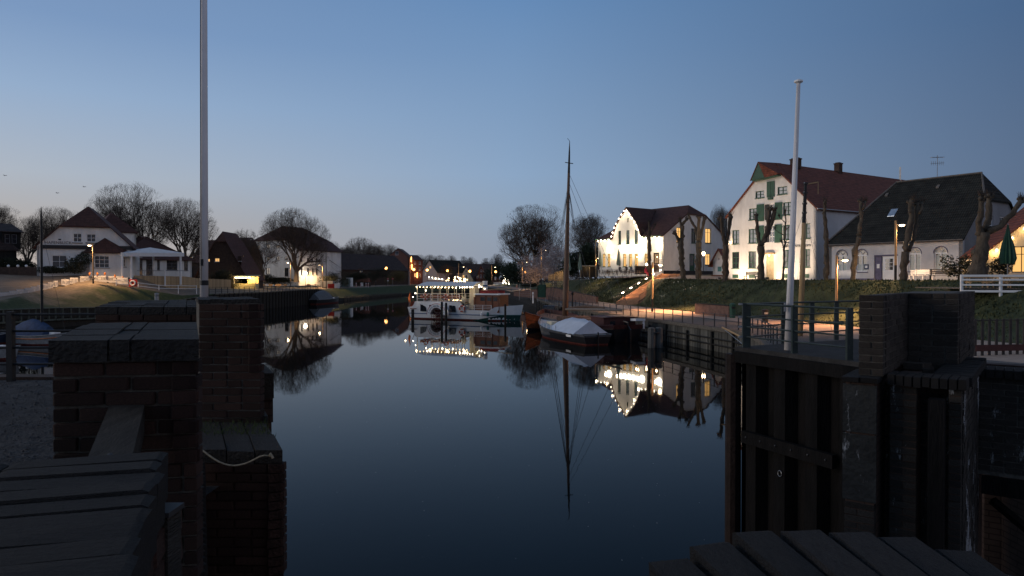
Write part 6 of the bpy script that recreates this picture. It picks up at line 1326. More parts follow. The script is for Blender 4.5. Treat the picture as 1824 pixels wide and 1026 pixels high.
mb = MB(); mb.path([(mx - 1.0, -.2, 2.7), (mx - 6, -.3, 2.95), (6, -.4, 3.0)], [.05, .2, .08], 6); mb.build('furled_sail', mat('brown_sailcloth', (.09, .06, .045), .9), B_)
for i, (ex, ey, z_) in enumerate(((mx - 1.2, -2.3, 17), (mx - 2.2, -2.3, 17), (mx - .3, -2.3, 17), (mx - 1.2, 2.3, 17), (mx - 2.2, 2.3, 17), (mx - .3, 2.3, 17), (Lb - .2, 0, 17.5), (Lb - 1.5, 0, 14), (3.0, -.5, 17.5), (1.5, -1.8, 18.5), (7, -.4, 15))):
    MB().tube((*mt(z_), z_), (ex, ey, 1.6 if i != 8 else 2.9), .022, n=4, cap=False).build('stay', rail_m, B_)
for k in range(6): z_ = 3 + k * 2.4; MB().lathe([(.34 - k * .025, 0), (.34 - k * .025, .06)], 10, (*mt(z_), z_)).build('mast_hoop', dark_top, B_)
mb = MB(); mb.slab([(mx - 5.5, -2.62, 1.5), (mx - 3.2, -2.7, 1.6), (mx - 3.4, -2.65, .1), (mx - 5.2, -2.6, .0)], off=(0, -.08, 0)); mb.build('leeboard', hc, B_)
mb = MB(); mb.bx(-.55, -.45, -.06, .06, -.6, 1.9); mb.slab([(-.5, -.05, 1.6), (-1.1, -.05, 1.2), (-1.1, -.05, -.4), (-.5, -.05, -.5)], off=(0, .1, 0)); mb.build('rudder', tarred, B_); mb = MB(); mb.path([(-.5, 0, 1.85), (1.2, -.3, 1.9)], .06, 6); mb.build('tiller', wood, B_)

# dark hulled boat under the white cover
st = Vector((X(1063, 64.5), 64.5, 0)); bw = Vector((X(968, 77), 77, 0)); dv = bw - st; L2 = dv.length
B2 = thing('covered_boat', 'dark hulled boat with a big white cover over its deck, moored beside the barge', 'boat', st, math.atan2(dv.y, dv.x))
sh2 = lambda t: .95 + 1.0 * max(0, t - .3) ** 2 * 1.8; P = hull_fn(L2, 3.9, sh2, -.45, .55, 2.3, 2.2, .7, .7, .25); f2 = lambda z: (lambda t: (z + .45) / (sh2(t) + .45))
band(P, 0, f2(.12)).build('lower_hull', antif, B2, smooth=True); band(P, f2(.12), .86).build('hull_side', tarred, B2, smooth=True); band(P, .86, 1).build('sheer_strake', grey_hull, B2, smooth=True)
mb = MB()
for side in (-1, 1):
    n = 14; o = len(mb.v)
    for i in range(n + 1): t = .52 + .48 * i / n; mb.v += [tuple(P(t, f2(.2 + .25 * (1 - i / n))(t), side) + Vector((0, side * .015, 0))), tuple(P(t, .86, side) + Vector((0, side * .015, 0)))]
    for i in range(n): mb.f.append((o + 2 * i, o + 2 * i + 2, o + 2 * i + 3, o + 2 * i + 1))
mb.build('grey_bow_panel', grey_hull, B2)
deck(P, .93).build('deck', mat('pale_grey_deck', (.42, .43, .42), .7), B2); rub(P, 1, .05).build('cap_rail', grey_hull, B2)
ctx = []; mb = MB(); xs = [1.3, 3.2, 6.2, L2 * .78]; ridge = [2.15, 2.25, 2.2, 1.3]; wid = [1.8, 1.9, 1.85, .6]; n = 8
grid = []
for j in range(13):
    t = j / 12 * 3; k = min(2, int(t)); f_ = t - k; x = xs[k] + (xs[k + 1] - xs[k]) * f_; rz_ = ridge[k] + (ridge[k + 1] - ridge[k]) * f_; w_ = wid[k] + (wid[k + 1] - wid[k]) * f_; row = []
    for i in range(n + 1): q = -1 + 2 * i / n; row.append((x + .05 * math.sin(i * 2.1), q * w_, rz_ - (rz_ - .95) * abs(q) ** 1.02 - .05 * math.sin(j * 1.7) * (1 - abs(q)) - .03 * math.sin(j * 2.9 + i)))
    grid.append(row)
mb.add([p for r_ in grid for p in r_], [(j * (n + 1) + i, j * (n + 1) + i + 1, (j + 1) * (n + 1) + i + 1, (j + 1) * (n + 1) + i) for j in range(12) for i in range(n)]); mb.add([grid[0][i] for i in range(n + 1)], [tuple(range(n + 1))])
mb.build('white_cover', mat('blue_white_tarpaulin', (.50, .54, .60), .6, .1, 1.2, .4, 3), B2, smooth=True)
MB().bx(L2 * .76, L2 * .86, -.35, .35, 1.1, 1.55).build('deck_box', cream_p, B2); 
for k in range(5): x = L2 * (.4 + .08 * k); MB().bx(x - .03, x + .03, P(x / L2, 1, 1).y - .1, P(x / L2, 1, 1).y, 1.05, 1.5).build('stanchion', white_p, B2)
for side in (-1, 1): y = P(.2, .9, side).y + side * .02; MB().bx(1.9, 3.0, min(y, y + side * .03), max(y, y + side * .03), .62, .82).build('name_plate', white_p, B2)
mb = MB(); mb.bx(-.35, -.25, -.05, .05, -.4, 1.2); mb.build('rudder', tarred, B2)
# varnished bow at left of the barge
st = Vector((X(975, 88), 88, 0)); bw = Vector((X(943, 82.5), 82.5, 0)); dv = bw - st; L3 = dv.length + 2.0
B3 = thing('varnished_boat', 'small orange varnished wooden boat with upswept bow catching the lamp light', 'boat', st - dv.normalized() * 1.5, math.atan2(dv.y, dv.x)); sh3 = lambda t: 1.0 + 1.5 * max(0, t - .35) ** 1.6 * 1.6; P = hull_fn(L3, 2.5, sh3, -.4, .5, 2.0, 2.0, .5, .9, .2)
vn = mat('glossy_orange_varnish', (.17, .062, .03), .22, .3, 2.5, .3, 8, spec=.7, stretch=(1, 1, 5)); band(P, 0, .3).build('lower_hull', tarred, B3, smooth=True); band(P, .3, 1).build('planking', vn, B3, smooth=True); rub(P, 1, .06).build('gunwale', vn, B3); rub(P, .7, .04).build('strake', vn, B3); deck(P, .9, dz=-.1).build('deck', MATS['worn_deck'], B3)
light('bow_lamp_light', (X(940, 78), 78, 3.4), 40, (1, .62, .3), .1) if 0 else None
# working boat behind
st = Vector((X(955, 97), 97, 0)); B4 = thing('work_boat', 'dark blue work boat half hidden between steamer bow and barge', 'boat', st, R(-18)); sh4 = lambda t: 1.1 + .8 * max(0, t - .5) ** 2; P = hull_fn(6.0, 2.4, sh4, -.4, .5, 2, 2, .7, .5, .2)
band(P, 0, .75).build('hull', mat('dark_blue_hull', (.02, .035, .06), .5), B4, smooth=True); band(P, .75, 1).build('sheer_strake', teal_p, B4, smooth=True); deck(P, .9).build('deck', MATS['worn_deck'], B4); mb = MB(); mb.bx(1.2, 2.8, -.7, .7, .8, 2.4); mb.build('cuddy', mat('dark_blue_hull'), B4); MB().tube((3.2, 0, .8), (3.2, 0, 3.6), .05).build('mast', black_m, B4); MB().bx(1.3, 2.7, -.72, -.70, 1.7, 2.2).build('window', glass_m, B4)

# boats on the left
def small_boat(px0, Y0, px1, Y1, B, label, hm, h=.75, cover=None, ch=1.1, mast=None, stripe=None, deckm=None):
    s_ = Vector((X(px0, Y0), Y0, 0)); e_ = Vector((X(px1, Y1), Y1, 0)); dv = e_ - s_; L = dv.length; t = thing('moored_boat', label, 'boat', s_, math.atan2(dv.y, dv.x), 'small boats along the left quays')
    sh_ = lambda q: h + .5 * max(0, q - .4) ** 2 * 2; P = hull_fn(L, B, sh_, -.35, .5, 2.2, 2.2, .75, .5, .15)
    band(P, 0, .4).build('lower_hull', antif, t, smooth=True); band(P, .4, 1).build('hull_side', hm, t, smooth=True); rub(P, 1, .045).build('gunwale', mat('dull_grey_white', (.26, .26, .26), .6), t); deck(P, .92).build('deck', deckm or mat('dark_grey_deck', (.15, .15, .15), .8), t)
    if stripe: rub(P, .78, .05).build('stripe', stripe, t)
    if cover:
        rg = random.Random(int(px0) + 5); mb = MB(); n = 8; m = 9; rows = []
        for j in range(m + 1):
            x = L * (.03 + .62 * j / m); zz = h + ch * (.55 + .45 * math.sin(math.pi * (j + .6) / (m + 1))); w_ = B * .5 * (1 - .25 * (j / m) ** 2)
            rows.append([(x, q * w_, zz - (zz - h + .05) * abs(q) ** 1.3 + rg.uniform(-.05, .05)) for q in [-1 + 2 * i / n for i in range(n + 1)]])
        mb.add([p for r_ in rows for p in r_], [(j * (n + 1) + i, j * (n + 1) + i + 1, (j + 1) * (n + 1) + i + 1, (j + 1) * (n + 1) + i) for j in range(m) for i in range(n)]); mb.add(rows[0], [tuple(range(n + 1))]); mb.add(rows[-1], [tuple(range(n + 1))]); mb.build('tarpaulin', cover, t, smooth=True)
    MB().bx(L * .7, L * .8, -.3, .3, h, h + .35).build('deck_hatch', white_p, t)
    if mast: zt_ = mast; MB().path([(L * .5, 0, h), (L * .5, 0, zt_ * .93), (L * .5, 0, zt_)], [.13, .09, .02], 8).build('mast', black_m, t); MB().tube((L * .5, 0, zt_ * .85), (L * .95, 0, h + .4), .015, n=3).build('stay', rail_m, t)
    return t
small_boat(30, 66, 120, 64, 2.3, 'white boat under a rumpled blue tarpaulin with a dark mast, seen through the left railing', mat('dull_grey_white', (.26, .26, .26), .6), .85, mat('blue_tarpaulin', (.025, .05, .11), .7, .3, 2, .5, 5), 1.5, Z(368, 65), mat('orange_stripe', (.5, .16, .05), .6))
small_boat(-90, 63, 17, 66, 2.2, 'boat with grey-white cloth hood at the left picture edge', mat('dark_blue_hull'), .8, mat('grey_white_cloth', (.28, .30, .32), .8, .2, 2), 1.7)
small_boat(-70, 53.5, 24, 53, 2.0, 'white hulled dinghy nearest to the left railing', mat('dull_grey_white'), .7, mat('blue_tarpaulin'), .6)
small_boat(558, 168, 602, 182, 2.6, 'dark boat with grey sailcloth cover by the red and white banner', tarred, 1.1, mat('grey_sailcloth', (.11, .12, .13), .8), 2.2)
t = thing('thin_flag_mast', 'thin dark mast with a small vane left of the dark barn', 'mast', (X(581, 202), 202, 3.4)); MB().path([(0, 0, -.2), (0, 0, 9), (0, 0, Z(427, 202) - 3.4)], [.12, .1, .03], 6).build('pole', black_m, t); MB().bx(-.6, .1, -.03, .03, Z(427, 202) - 3.6, Z(427, 202) - 3.45).build('vane', black_m, t)
t = thing('mesh_banner', 'red and white safety banner on posts above the dark covered boat', 'banner', (X(584, 204), 204, 3.3)); wb = X(605, 204) - X(584, 204)
mb = MB(); mb.slab([(0, 0, 1.3), (wb * .55, 0, 1.4), (wb * .55, 0, .1), (0, 0, .1)], off=(0, .04, 0)); mb.build('red_panel', red_p, t); mb = MB(); mb.slab([(wb * .55, 0, 1.4), (wb, .3, 1.6), (wb, .3, .2), (wb * .55, 0, .1)], off=(0, .04, 0)); mb.build('white_panel', MATS['white_canvas'], t)
for x in (-.1, wb * .88): MB().tube((x, 0, -.1), (x, 0, 1.9), .06).build('post', white_p, t)
# ---------------------------------------------------------------- left bank furniture
# timber framed bank wall, bays between posts
t = thing('bank_retaining_wall', 'dark timber retaining wall with posts along the near left bank', 'wall', tuple(LE[0])); o0 = Vector(LE[0]); st_ = resample([p for p in LE if 60 < p.y < 124], 1.35)
frame_w = mat('grey_green_frame_wood', (.085, .095, .08), .85, .3, 3)
pm = MB().bx(-.09, .09, -.09, .09, -1.3, .05).mesh('post', frame_w); bm_ = MB().bx(-.58, .58, -.03, .03, -1.15, -.08).mesh('panel', wood_dark)
for (p, d), (q, _) in zip(st_, st_[1:]):
    n = Vector((d.y, -d.x, 0)).normalized(); az = math.atan2(d.y, d.x); put('post', pm, t, loc=p - o0 + n * .2, rot=(0, 0, az)); put('panel', bm_, t, loc=(p + q) / 2 - o0 + n * .14, rot=(0, 0, az)); mb = MB(); mb.bx(-.70, .70, -.14, .14, -.02, .08); o_ = mb.build('top_beam', frame_w, t); o_.location = (p + q) / 2 - o0 + n * .2; o_.rotation_euler = (0, 0, az)
    o_ = MB().bx(-.70, .70, -.08, .08, -1.5, -1.3).build('lower_beam', frame_w, t); o_.location = (p + q) / 2 - o0 + n * .22; o_.rotation_euler = (0, 0, az)
t = thing('left_quay_wall', 'dark timber and stone quay wall under the lit left promenade', 'wall', tuple(LE[0])); st_ = resample([p for p in LE if 124 < p.y < 192], 1.6)
for (p, d), (q, _) in zip(st_, st_[1:]):
    n = Vector((d.y, -d.x, 0)).normalized(); az = math.atan2(d.y, d.x); o_ = MB().bx(-.78, .78, -.05, .05, -3.6, -.1).build('plank_panel', wood_dark, t); o_.location = (p + q) / 2 - o0 + n * .1; o_.rotation_euler = (0, 0, az)
    o_ = MB().path([(0, 0, -4), (0, 0, .1)], .12, 6).build('pile', wood_dark, t); o_.location = p - o0 + n * .25; 
    o_ = MB().bx(-.8, .8, -.15, .15, -.08, .1).build('cap_beam', wood_h, t); o_.location = (p + q) / 2 - o0 + n * .12; o_.rotation_euler = (0, 0, az)
t = thing('bank_piling', 'row of low dark piles along the left grass bank beyond the boat', 'piling', tuple(LE[0]))
for (p, d) in resample([p for p in LE if 193 < p.y < 262], 1.5): o_ = MB().path([(0, 0, -3), (0, 0, .5)], [.16, .15], 6).build('pile', wood_h, t); o_.location = p - o0 + Vector((.15, 0, 0))
railing('promenade_railing', 'dark thin railing along the lit left promenade', [p for p in LS if 125 < p.y < 190], 2.0, 1.15, (1.12, .75, .4), black_m, pr=.04, rr=.025, off=-.2)
# white tube rail with lifebuoy
A0 = Vector((X(207, 108), 108, Z(511, 108))); A1 = Vector((X(283, 116), 116, Z(519, 116))); A2 = Vector((X(350, 123), 123, Z(519.5, 123)))
t = thing('white_tube_rail', 'pale tubular rail carrying the red lifebuoy box on the left bank', 'railing', tuple(A0))
for a, b in ((A0, A1), (A1, A2)):
    for z in (.5, 1.0): MB().tube(a - A0 + Vector((0, 0, z)), b - A0 + Vector((0, 0, z)), .05, n=6).build('rail', white_p, t)
for q in (A0, A0.lerp(A1, .5), A1, A1.lerp(A2, .5), A2): MB().tube(q - A0 + Vector((0, 0, -.8)), q - A0 + Vector((0, 0, 1.1)), .06, n=6).build('post', white_p, t)
t = thing('lifebuoy_box', 'red lifebuoy box with white ring on the left bank rail', 'lifebuoy', (X(237.5, 109), 109, Z(504, 109))); MB().bx(-.62, .62, -.12, .0, -.55, .55).build('backing_box', red_p, t); buoy(0, -.18, 0, .36, t, white_p, 'ring', False)
# plank fence
t = thing('plank_fence', 'long pale vertical plank fence lit orange behind the lifebuoy rail', 'fence', (X(226, 116), 116, Z(512, 116))); o0 = Vector(t.location); pts = [Vector((X(222, 118), 118, Z(512, 118))), Vector((X(330, 129), 129, Z(512, 129))), Vector((X(352, 138), 138, Z(514, 138))), Vector((X(411, 150), 150, Z(515, 150)))]
hts = [1.7, 1.75, 1.8, 1.9]; pk = {}
for (p, d) in resample(pts, .3):
    m = MB().bx(-.135, .135, -.015, .015, -.6, 2.0) if 'm' not in pk else None
    if m: pk['m'] = m.mesh('plank', mat('pale_fence_wood', (.36, .26, .15), .8, .2, 3, .3, 12, rnd=.25))
    put('plank', pk['m'], t, loc=p - o0 + Vector((0, 0, rng.uniform(-.02, .02))), rot=(0, 0, math.atan2(d.y, d.x)))
# site barrier fence with warning lamps
plast = mat('grey_white_barrier_plastic', (.50, .47, .46), .6, .08, 3)
def barrier_mesh():
    mb = MB(); L = 2.0; H = 1.05
    mb.bx(0, L, -.02, .02, .0, .30); mb.bx(0, L, -.02, .02, .78, .98); mb.bx(0, .08, -.025, .025, .0, H); mb.bx(L - .08, L, -.025, .025, .0, H)
    for k in range(9): x = .16 + k * .195; mb.bx(x, x + .10, -.018, .018, .3, .78)
    mb.bx(.85, 1.15, -.022, .022, .42, .70)
    for k in range(13): mb.bx(.03 + k * .155, .10 + k * .155, -.018, .018, .98, 1.04)
    return mb.mesh('barrier_panel', plast)
bmesh_ = barrier_mesh(); ft = MB().bx(-.1, .1, -.45, .45, -.02, .1).mesh('foot', mat('black_rubber', (.02, .02, .02), .9)); lampb = MB().bx(-.05, .05, -.04, .04, 0, .12).lathe([(.11, .12), (.12, .25), (.09, .34), (.02, .38)], 10).mesh('warning_lamp', mat('amber_plastic', (.5, .16, .03), .4))
path = [(-45, 540, 82), (0, 536.5, 86), (50, 526, 93), (95, 512.5, 102), (125, 506.5, 106), (152, 502.5, 109), (192, 503.5, 110), (205, 505, 109.5), (222, 510, 109)]
pp = [Vector((X(a, Y), Y, Z(b, Y))) for a, b, Y in path]; st_ = resample(pp, 2.04)
nm = ['at the picture edge', 'second from the picture edge', 'third from the picture edge', 'fourth from the picture edge', 'fifth from the picture edge']
NB = len(st_); seen = {}
def nth(w_):
    seen[w_] = seen.get(w_, 0) + 1; return ['', ', next one to its right', ', third there from the left', ', fourth there from the left', ', fifth there from the left', ', sixth there from the left', ', last there'][min(6, seen[w_] - 1)]
for i, (p, d) in enumerate(st_):
    px_ = 912 + F * p.x / p.y
    if px_ < -30: continue
    where = 'below the sandy slope' if px_ < 60 else 'left of the thin dark mast' if px_ < 68 else 'just right of the thin dark mast' if px_ < 100 else 'under the triple window' if px_ < 130 else 'left of the post lamp' if px_ < 160 else 'right of the post lamp' if px_ < 200 else 'beside the lifebuoy'
    b_ = thing('site_barrier', 'grey-white plastic barrier %s%s' % (where, nth(where)), 'barrier', p, math.atan2(d.y, d.x), 'plastic barriers on the sandy bank'); put('barrier_panel', bmesh_, b_, rot=(rng.uniform(-.06, .06), 0, 0)); put('foot', ft, b_, loc=(.1, 0, 0))
for i, px in enumerate((159.5, 173.5, 187, 205, 219)):
    Y = 109.4; py = 491 if px < 190 else 495 if px < 210 else 498
    l = put('warning_lamp', lampb, None, 'amber warning lamp on the barrier, %s of the five' % ['leftmost', 'second', 'middle', 'fourth', 'rightmost'][i], 'warning lamp', 'amber warning lamps on the barriers', loc=(X(px, Y), Y, Z(py, Y) + .05), sca=1.25)
# low white walls and garden things
t = thing('garden_wall', 'dark garden wall with pale caps before the dark timber house', 'wall', (X(-30, 113), 113, 6.8)); MB().bx(0, X(66, 113) - X(-30, 113), 0, .3, -.3, 1.1).build('wall_body', dark_brick, t)
for px in (14, 31, 46): u = X(px, 113) - X(-30, 113); MB().ball((u, .15, 1.28), .22, 8).build('cap_stone', white_p, t)
for i, (px, w_) in enumerate(((470, 1.2), (482, 1.0), (494, 1.3), (505, 1.0), (545, 1.4), (556, 1.0), (450, 1.0))):
    t = thing('cafe_table_set', 'folded pale garden chairs and table on the left promenade, %s' % ['left group', 'second group', 'third group', 'right of the third group', 'under the white globe', 'right of the white globe', 'beside the kiosk'][i], 'table', (X(px, 186), 186, 3.7), .3 * i, 'garden furniture on the promenade')
    MB().bx(-w_ / 2, w_ / 2, -.4, .4, .7, .75).build('table_top', post_wood, t)
    for sx_ in (-1, 1):
        for sy_ in (-1, 1): MB().bx(sx_ * (w_ / 2 - .08) - .03, sx_ * (w_ / 2 - .08) + .03, sy_ * .33 - .03, sy_ * .33 + .03, 0, .7).build('leg', wood, t)
    MB().bx(-w_ / 2, w_ / 2, -.85, -.8, .5, 1.0).build('chair_back', post_wood, t)
t = thing('mooring_bin', 'small pale grey bollard on the low wall end left of the flagpole', 'bollard', (X(279, 100), 100, Z(530, 100))); MB().lathe([(.28, -.6), (.28, .45), (.32, .5), (.32, .6), (.1, .65)], 12).build('shaft', galv, t); MB().lathe([(.29, .2), (.29, .28)], 12).build('band', black_m, t)
# birds
for i, (px, py) in enumerate(((10, 313), (151, 333), (103, 344))):
    t = thing('gull', ['tiny gull in the sky at the far left', 'tiny gull in the sky above the bare tree', 'faint tiny gull between the other two'][i], 'bird', W(px, py, 120)); mb = MB(); mb.lathe([(.01, -.2), (.07, 0), (.01, .2)], 6, M=Matrix.Rotation(R(90), 4, 'Y')); mb.build('body', mat('gull_grey', (.45, .45, .46), .8), t)
    mb = MB(); mb.slab([(0, 0, .03), (.1, .3, .12), (.05, .55, .04), (-.08, .3, .1)], .015); mb.slab([(0, 0, .03), (-.08, -.3, .1), (.05, -.55, .04), (.1, -.3, .12)], .015); mb.build('wings', MATS['gull_grey'], t)
# ---------------------------------------------------------------- brick kit for the lock piers
import bmesh
BR = []
def unit_brick(seed, m, name='brick'):
    rg = random.Random(seed); bm = bmesh.new(); bmesh.ops.create_cube(bm, size=1)
    bmesh.ops.bevel(bm, geom=bm.edges[:], offset=.045, segments=1, affect='EDGES')
    for v in bm.verts: v.co += Vector((rg.gauss(0, .004), rg.gauss(0, .009), rg.gauss(0, .012)))
    me = bpy.data.meshes.new(name); bm.to_mesh(me); bm.free(); me.materials.append(m); return me
UB = {}
def ub(m, name='brick'):
    k = (m.name, name)
    if k not in UB: UB[k] = [unit_brick(i + 11, m, name) for i in range(5)]
    return UB[k]
brng = random.Random(99)
class Joined:
    def __init__(s): s.mb = MB()
    def add(s, c, sz, rz): s.mb.bx(-sz[0] / 2, sz[0] / 2, -sz[1] / 2, sz[1] / 2, -sz[2] / 2, sz[2] / 2, Matrix.Translation(c) @ Matrix.Rotation(rz, 4, 'Z'))
def brick_face(parent, p0, d, length, z0, z1, ch, m, depth=.10, bl=.235, joined=None, proud=.004, joint=.011, phase=0, seed=0):
    """bricks of one wall face; p0 left end seen from outside, d direction to the right, outward normal = d rotated -90 deg"""
    p0 = Vector((p0[0], p0[1], 0)); d = Vector((d[0], d[1], 0)).normalized(); n = Vector((d.y, -d.x, 0)); rz = math.atan2(d.y, d.x)
    k = 0; z = z1 - ch
    while z > z0 - ch * .3:
        u = 0; first = bl * .5 if (k + phase) % 2 else bl
        while u < length - .01:
            l = min(first if u == 0 else bl * brng.choice((1, 1, 1, .5)), length - u)
            if length - u - l < .05: l = length - u
            c = p0 + d * (u + l / 2) + n * (proud + brng.gauss(0, .0022) - depth / 2); c.z = z + ch / 2 + brng.gauss(0, .0012)
            sz = (max(.02, l - joint), depth, ch - joint * .9)
            if joined is not None: joined.add(c, sz, rz)
            else: put('brick', brng.choice(ub(m)), parent, loc=c, rot=(brng.gauss(0, .006), brng.gauss(0, .006), rz), sca=sz)
            u += l
        z -= ch; k += 1
def core(parent, x0, x1, y0, y1, z0, z1, m=None, i=.010): return MB().bx(x0 + i, x1 - i, y0 + i, y1 - i, z0, z1 - .01).build('core', m or mortar_m, parent)
def pcore(parent, c, z0, z1, m=None, name='core', ins=.009):
    cx = sum(p[0] for p in c) / 4; cy = sum(p[1] for p in c) / 4
    q = [(cx + (x - cx) * (1 - ins * 3), cy + (y - cy) * (1 - ins * 3)) for x, y in c]
    return MB().slab([(x, y, z1) for x, y in q[::-1]], z1 - z0).build(name, m or mortar_m, parent)
def para(xl, yl, xr, yr, dx, dy): return [(xl, yl), (xr, yr), (xr + dx, yr + dy), (xl + dx, yl + dy)]
def caprow(parent, c, z, h, rows, cols, m, name='coping_brick'):
    (ax, ay), (bx_, by), (cx, cy), (dx, dy) = c
    P_ = lambda u, v: Vector(((ax + (bx_ - ax) * u) * (1 - v) + (dx + (cx - dx) * u) * v, (ay + (by - ay) * u) * (1 - v) + (dy + (cy - dy) * u) * v, z + h / 2))
    rz = math.atan2(by - ay, bx_ - ax)
    for r_ in range(rows):
        for k in range(cols):
            a_, b_ = P_(k / cols, r_ / rows), P_((k + 1) / cols, (r_ + 1) / rows); a2, b2 = P_((k + 1) / cols, r_ / rows), P_(k / cols, (r_ + 1) / rows)
            w1 = (a2 - a_).length; me = bpy.data.meshes.new(name); g = .005
            qs = [a_.lerp(b_, .02), a2.lerp(b2, .02), b_.lerp(a_, .02), b2.lerp(a2, .02)]; o_ = (a_ + b_) / 2; zz = brng.gauss(0, .0025)
            mb = MB(); mb.slab([(p.x - o_.x, p.y - o_.y, h / 2) for p in qs[::-1]], h); put(name, mb.mesh(name, m), parent, loc=(o_.x, o_.y, o_.z + zz), rot=(brng.gauss(0, .006), brng.gauss(0, .006), 0))
def rowlock(parent, x0, x1, y0, y1, z, h, w, m, along='x', rnd=0, name='coping_brick', over=.015):
    """coping bricks; along = direction in which they are lined up"""
    a0, a1 = (x0, x1) if along == 'x' else (y0, y1); n = max(1, round((a1 - a0) / w)); w = (a1 - a0) / n
    for i in range(n):
        c = a0 + (i + .5) * w; jz = brng.gauss(0, .0025)
        loc = ((c, (y0 + y1) / 2, z + h / 2 + jz) if along == 'x' else ((x0 + x1) / 2, c, z + h / 2 + jz)); sz = ((w - .008, (y1 - y0) + 2 * over, h) if along == 'x' else ((x1 - x0) + 2 * over, w - .008, h))
        put(name, brng.choice(ub(m, name)), parent, loc=loc, rot=(brng.gauss(0, .008), brng.gauss(0, .008), brng.gauss(0, .006)), sca=sz)

# --- near left pier
P1 = thing('near_brick_pier', 'nearest left brick pier with flat coping, a timber beam leaning on its front', 'pier')
zt = 5.75; c1 = para(-1.87, 2.88, -1.315, 2.97, -.56, 1.24); fd = Vector((.555, .09)); fl = fd.length
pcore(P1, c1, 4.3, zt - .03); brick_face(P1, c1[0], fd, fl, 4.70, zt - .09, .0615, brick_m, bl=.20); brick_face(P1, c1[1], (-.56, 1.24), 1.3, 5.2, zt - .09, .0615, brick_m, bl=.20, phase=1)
for (ua, ub_) in ((-.01, .38), (.395, .53), (.545, 1.01)):
    v_ = -.015
    for dv_ in (.24, .27, .25, .25):
        P_ = lambda u, v: Vector((c1[0][0] + .555 * u - .56 * v, c1[0][1] + .09 * u + 1.24 * v, 0)); qs = [P_(ua, v_), P_(ub_, v_), P_(ub_, v_ + dv_ - .008), P_(ua, v_ + dv_ - .008)]; o_ = sum(qs, Vector()) / 4
        mb = MB(); mb.slab([(p.x - o_.x, p.y - o_.y, .044) for p in qs[::-1]], .088); put('coping_slab', mb.mesh('coping_slab', coping_m), P1, loc=(o_.x, o_.y, zt - .045 + brng.gauss(0, .002)), rot=(brng.gauss(0, .004), brng.gauss(0, .004), 0)); v_ += dv_
# --- parapet at bottom left
T1 = thing('brick_parapet', 'close brick-on-edge parapet top at the bottom left corner', 'parapet', (-.80, 1.60, 5.61), R(16))
for i in range(12):
    yy = -.04 - i * .081; xr = .02 + (.0095 * i if i < 8 else .0095 * i) + brng.gauss(0, .003); L_ = .30
    for s in range(3): put('edge_brick', brng.choice(ub(coping_m, 'edge_brick')), T1, loc=(xr + i * .0 - L_ / 2 - s * .31, yy, -.055 + brng.gauss(0, .003)), rot=(brng.gauss(0, .006), brng.gauss(0, .006), brng.gauss(0, .006)), sca=(L_, .074, .11))
for k in range(9):
    for j in range(5): put('brick', brng.choice(ub(brick_m)), T1, loc=(-.10 + j * .022 * 0 + .035, -.14 - j * .215 - (.1 if k % 2 else 0), -.15 - k * .066), rot=(brng.gauss(0, .008), 0, -.0), sca=(.21, .202, .055))
    put('brick', brng.choice(ub(brick_m)), T1, loc=(-.10, -.045, -.15 - k * .066), sca=(.30, .09, .055)); put('brick', brng.choice(ub(brick_m)), T1, loc=(-.42, -.045, -.15 - k * .066), sca=(.30, .09, .055))
MB().bx(-.9, -.01, -1.15, -.01, -.9, -.018).build('core', mortar_m, T1)
# timber beam and post
t = thing('timber_beam', 'weathered square timber beam running from the near pier to the parapet', 'beam'); mb = MB(); a, b = Vector((-1.62, 3.0, 5.43)), Vector((-1.18, 2.02, 5.33)); dd = (b - a).normalized(); sx_ = Vector((.94, .34, 0)) * .065
up_ = Vector((0, 0, .06)); mb.add([a - sx_ - up_, a + sx_ - up_, a + sx_ + up_, a - sx_ + up_, b - sx_ - up_, b + sx_ - up_, b + sx_ + up_, b - sx_ + up_], [(0, 1, 2, 3), (7, 6, 5, 4), (0, 4, 5, 1), (1, 5, 6, 2), (2, 6, 7, 3), (3, 7, 4, 0)]); mb.build('beam_body', mat('old_grey_timber', (.034, .031, .027), .85, .45, 5, .7, 40, stretch=(6, 1, 6)), t)
MB().ball(a.lerp(b, .7) + Vector((0, 0, .06)), .012, 6).build('bolt', rail_m, t)
t = thing('timber_post', 'short dark square timber post at the bottom left beside the parapet', 'post'); MB().bx(-.775, -.715, 1.47, 1.53, 4.3, 5.505).build('shaft', MATS['old_grey_timber'], t); MB().bx(-.780, -.710, 1.465, 1.535, 5.506, 5.516).build('end_cap', mat('dark_iron', (.03, .03, .032), .6), t)
# --- second pier
P2 = thing('second_brick_pier', 'tall narrow brick pier behind the near pier, left of the open water', 'pier')
zt = 5.835; c2 = para(-2.56, 5.8, -2.05, 5.8, -.40, .85)
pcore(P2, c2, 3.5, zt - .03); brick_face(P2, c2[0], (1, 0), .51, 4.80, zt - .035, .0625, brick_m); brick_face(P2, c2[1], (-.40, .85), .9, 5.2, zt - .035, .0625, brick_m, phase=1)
caprow(P2, c2, zt - .034, .034, 2, 5, coping_m)
P3 = thing('rear_brick_pier', 'broad low brick pier carrying the tall white flagpole', 'pier')
zt = 5.73; c3 = para(-4.05, 6.9, -2.72, 6.9, -1.0, 2.2)
pcore(P3, c3, -2.6, zt - .07, dark_brick); brick_face(P3, c3[0], (1, 0), 1.33, 5.1, zt - .075, .064, brick_m); caprow(P3, c3, zt - .075, .075, 6, 6, coping_m)
P3b = thing('small_side_pier', 'small stepped brick block jutting out over the water behind the second pier', 'pier'); c_ = para(-3.0, 7.4, -2.50, 7.4, -.42, .9); pcore(P3b, c_, -2.6, 4.72, dark_brick); caprow(P3b, para(-3.0, 7.36, -2.465, 7.36, -.42, .9), 4.76, .26, 2, 3, brick_far); pcore(P3b, para(-3, 7.42, -2.49, 7.42, -.42, .9), 4.5, 4.757, dark_brick, 'ledge')
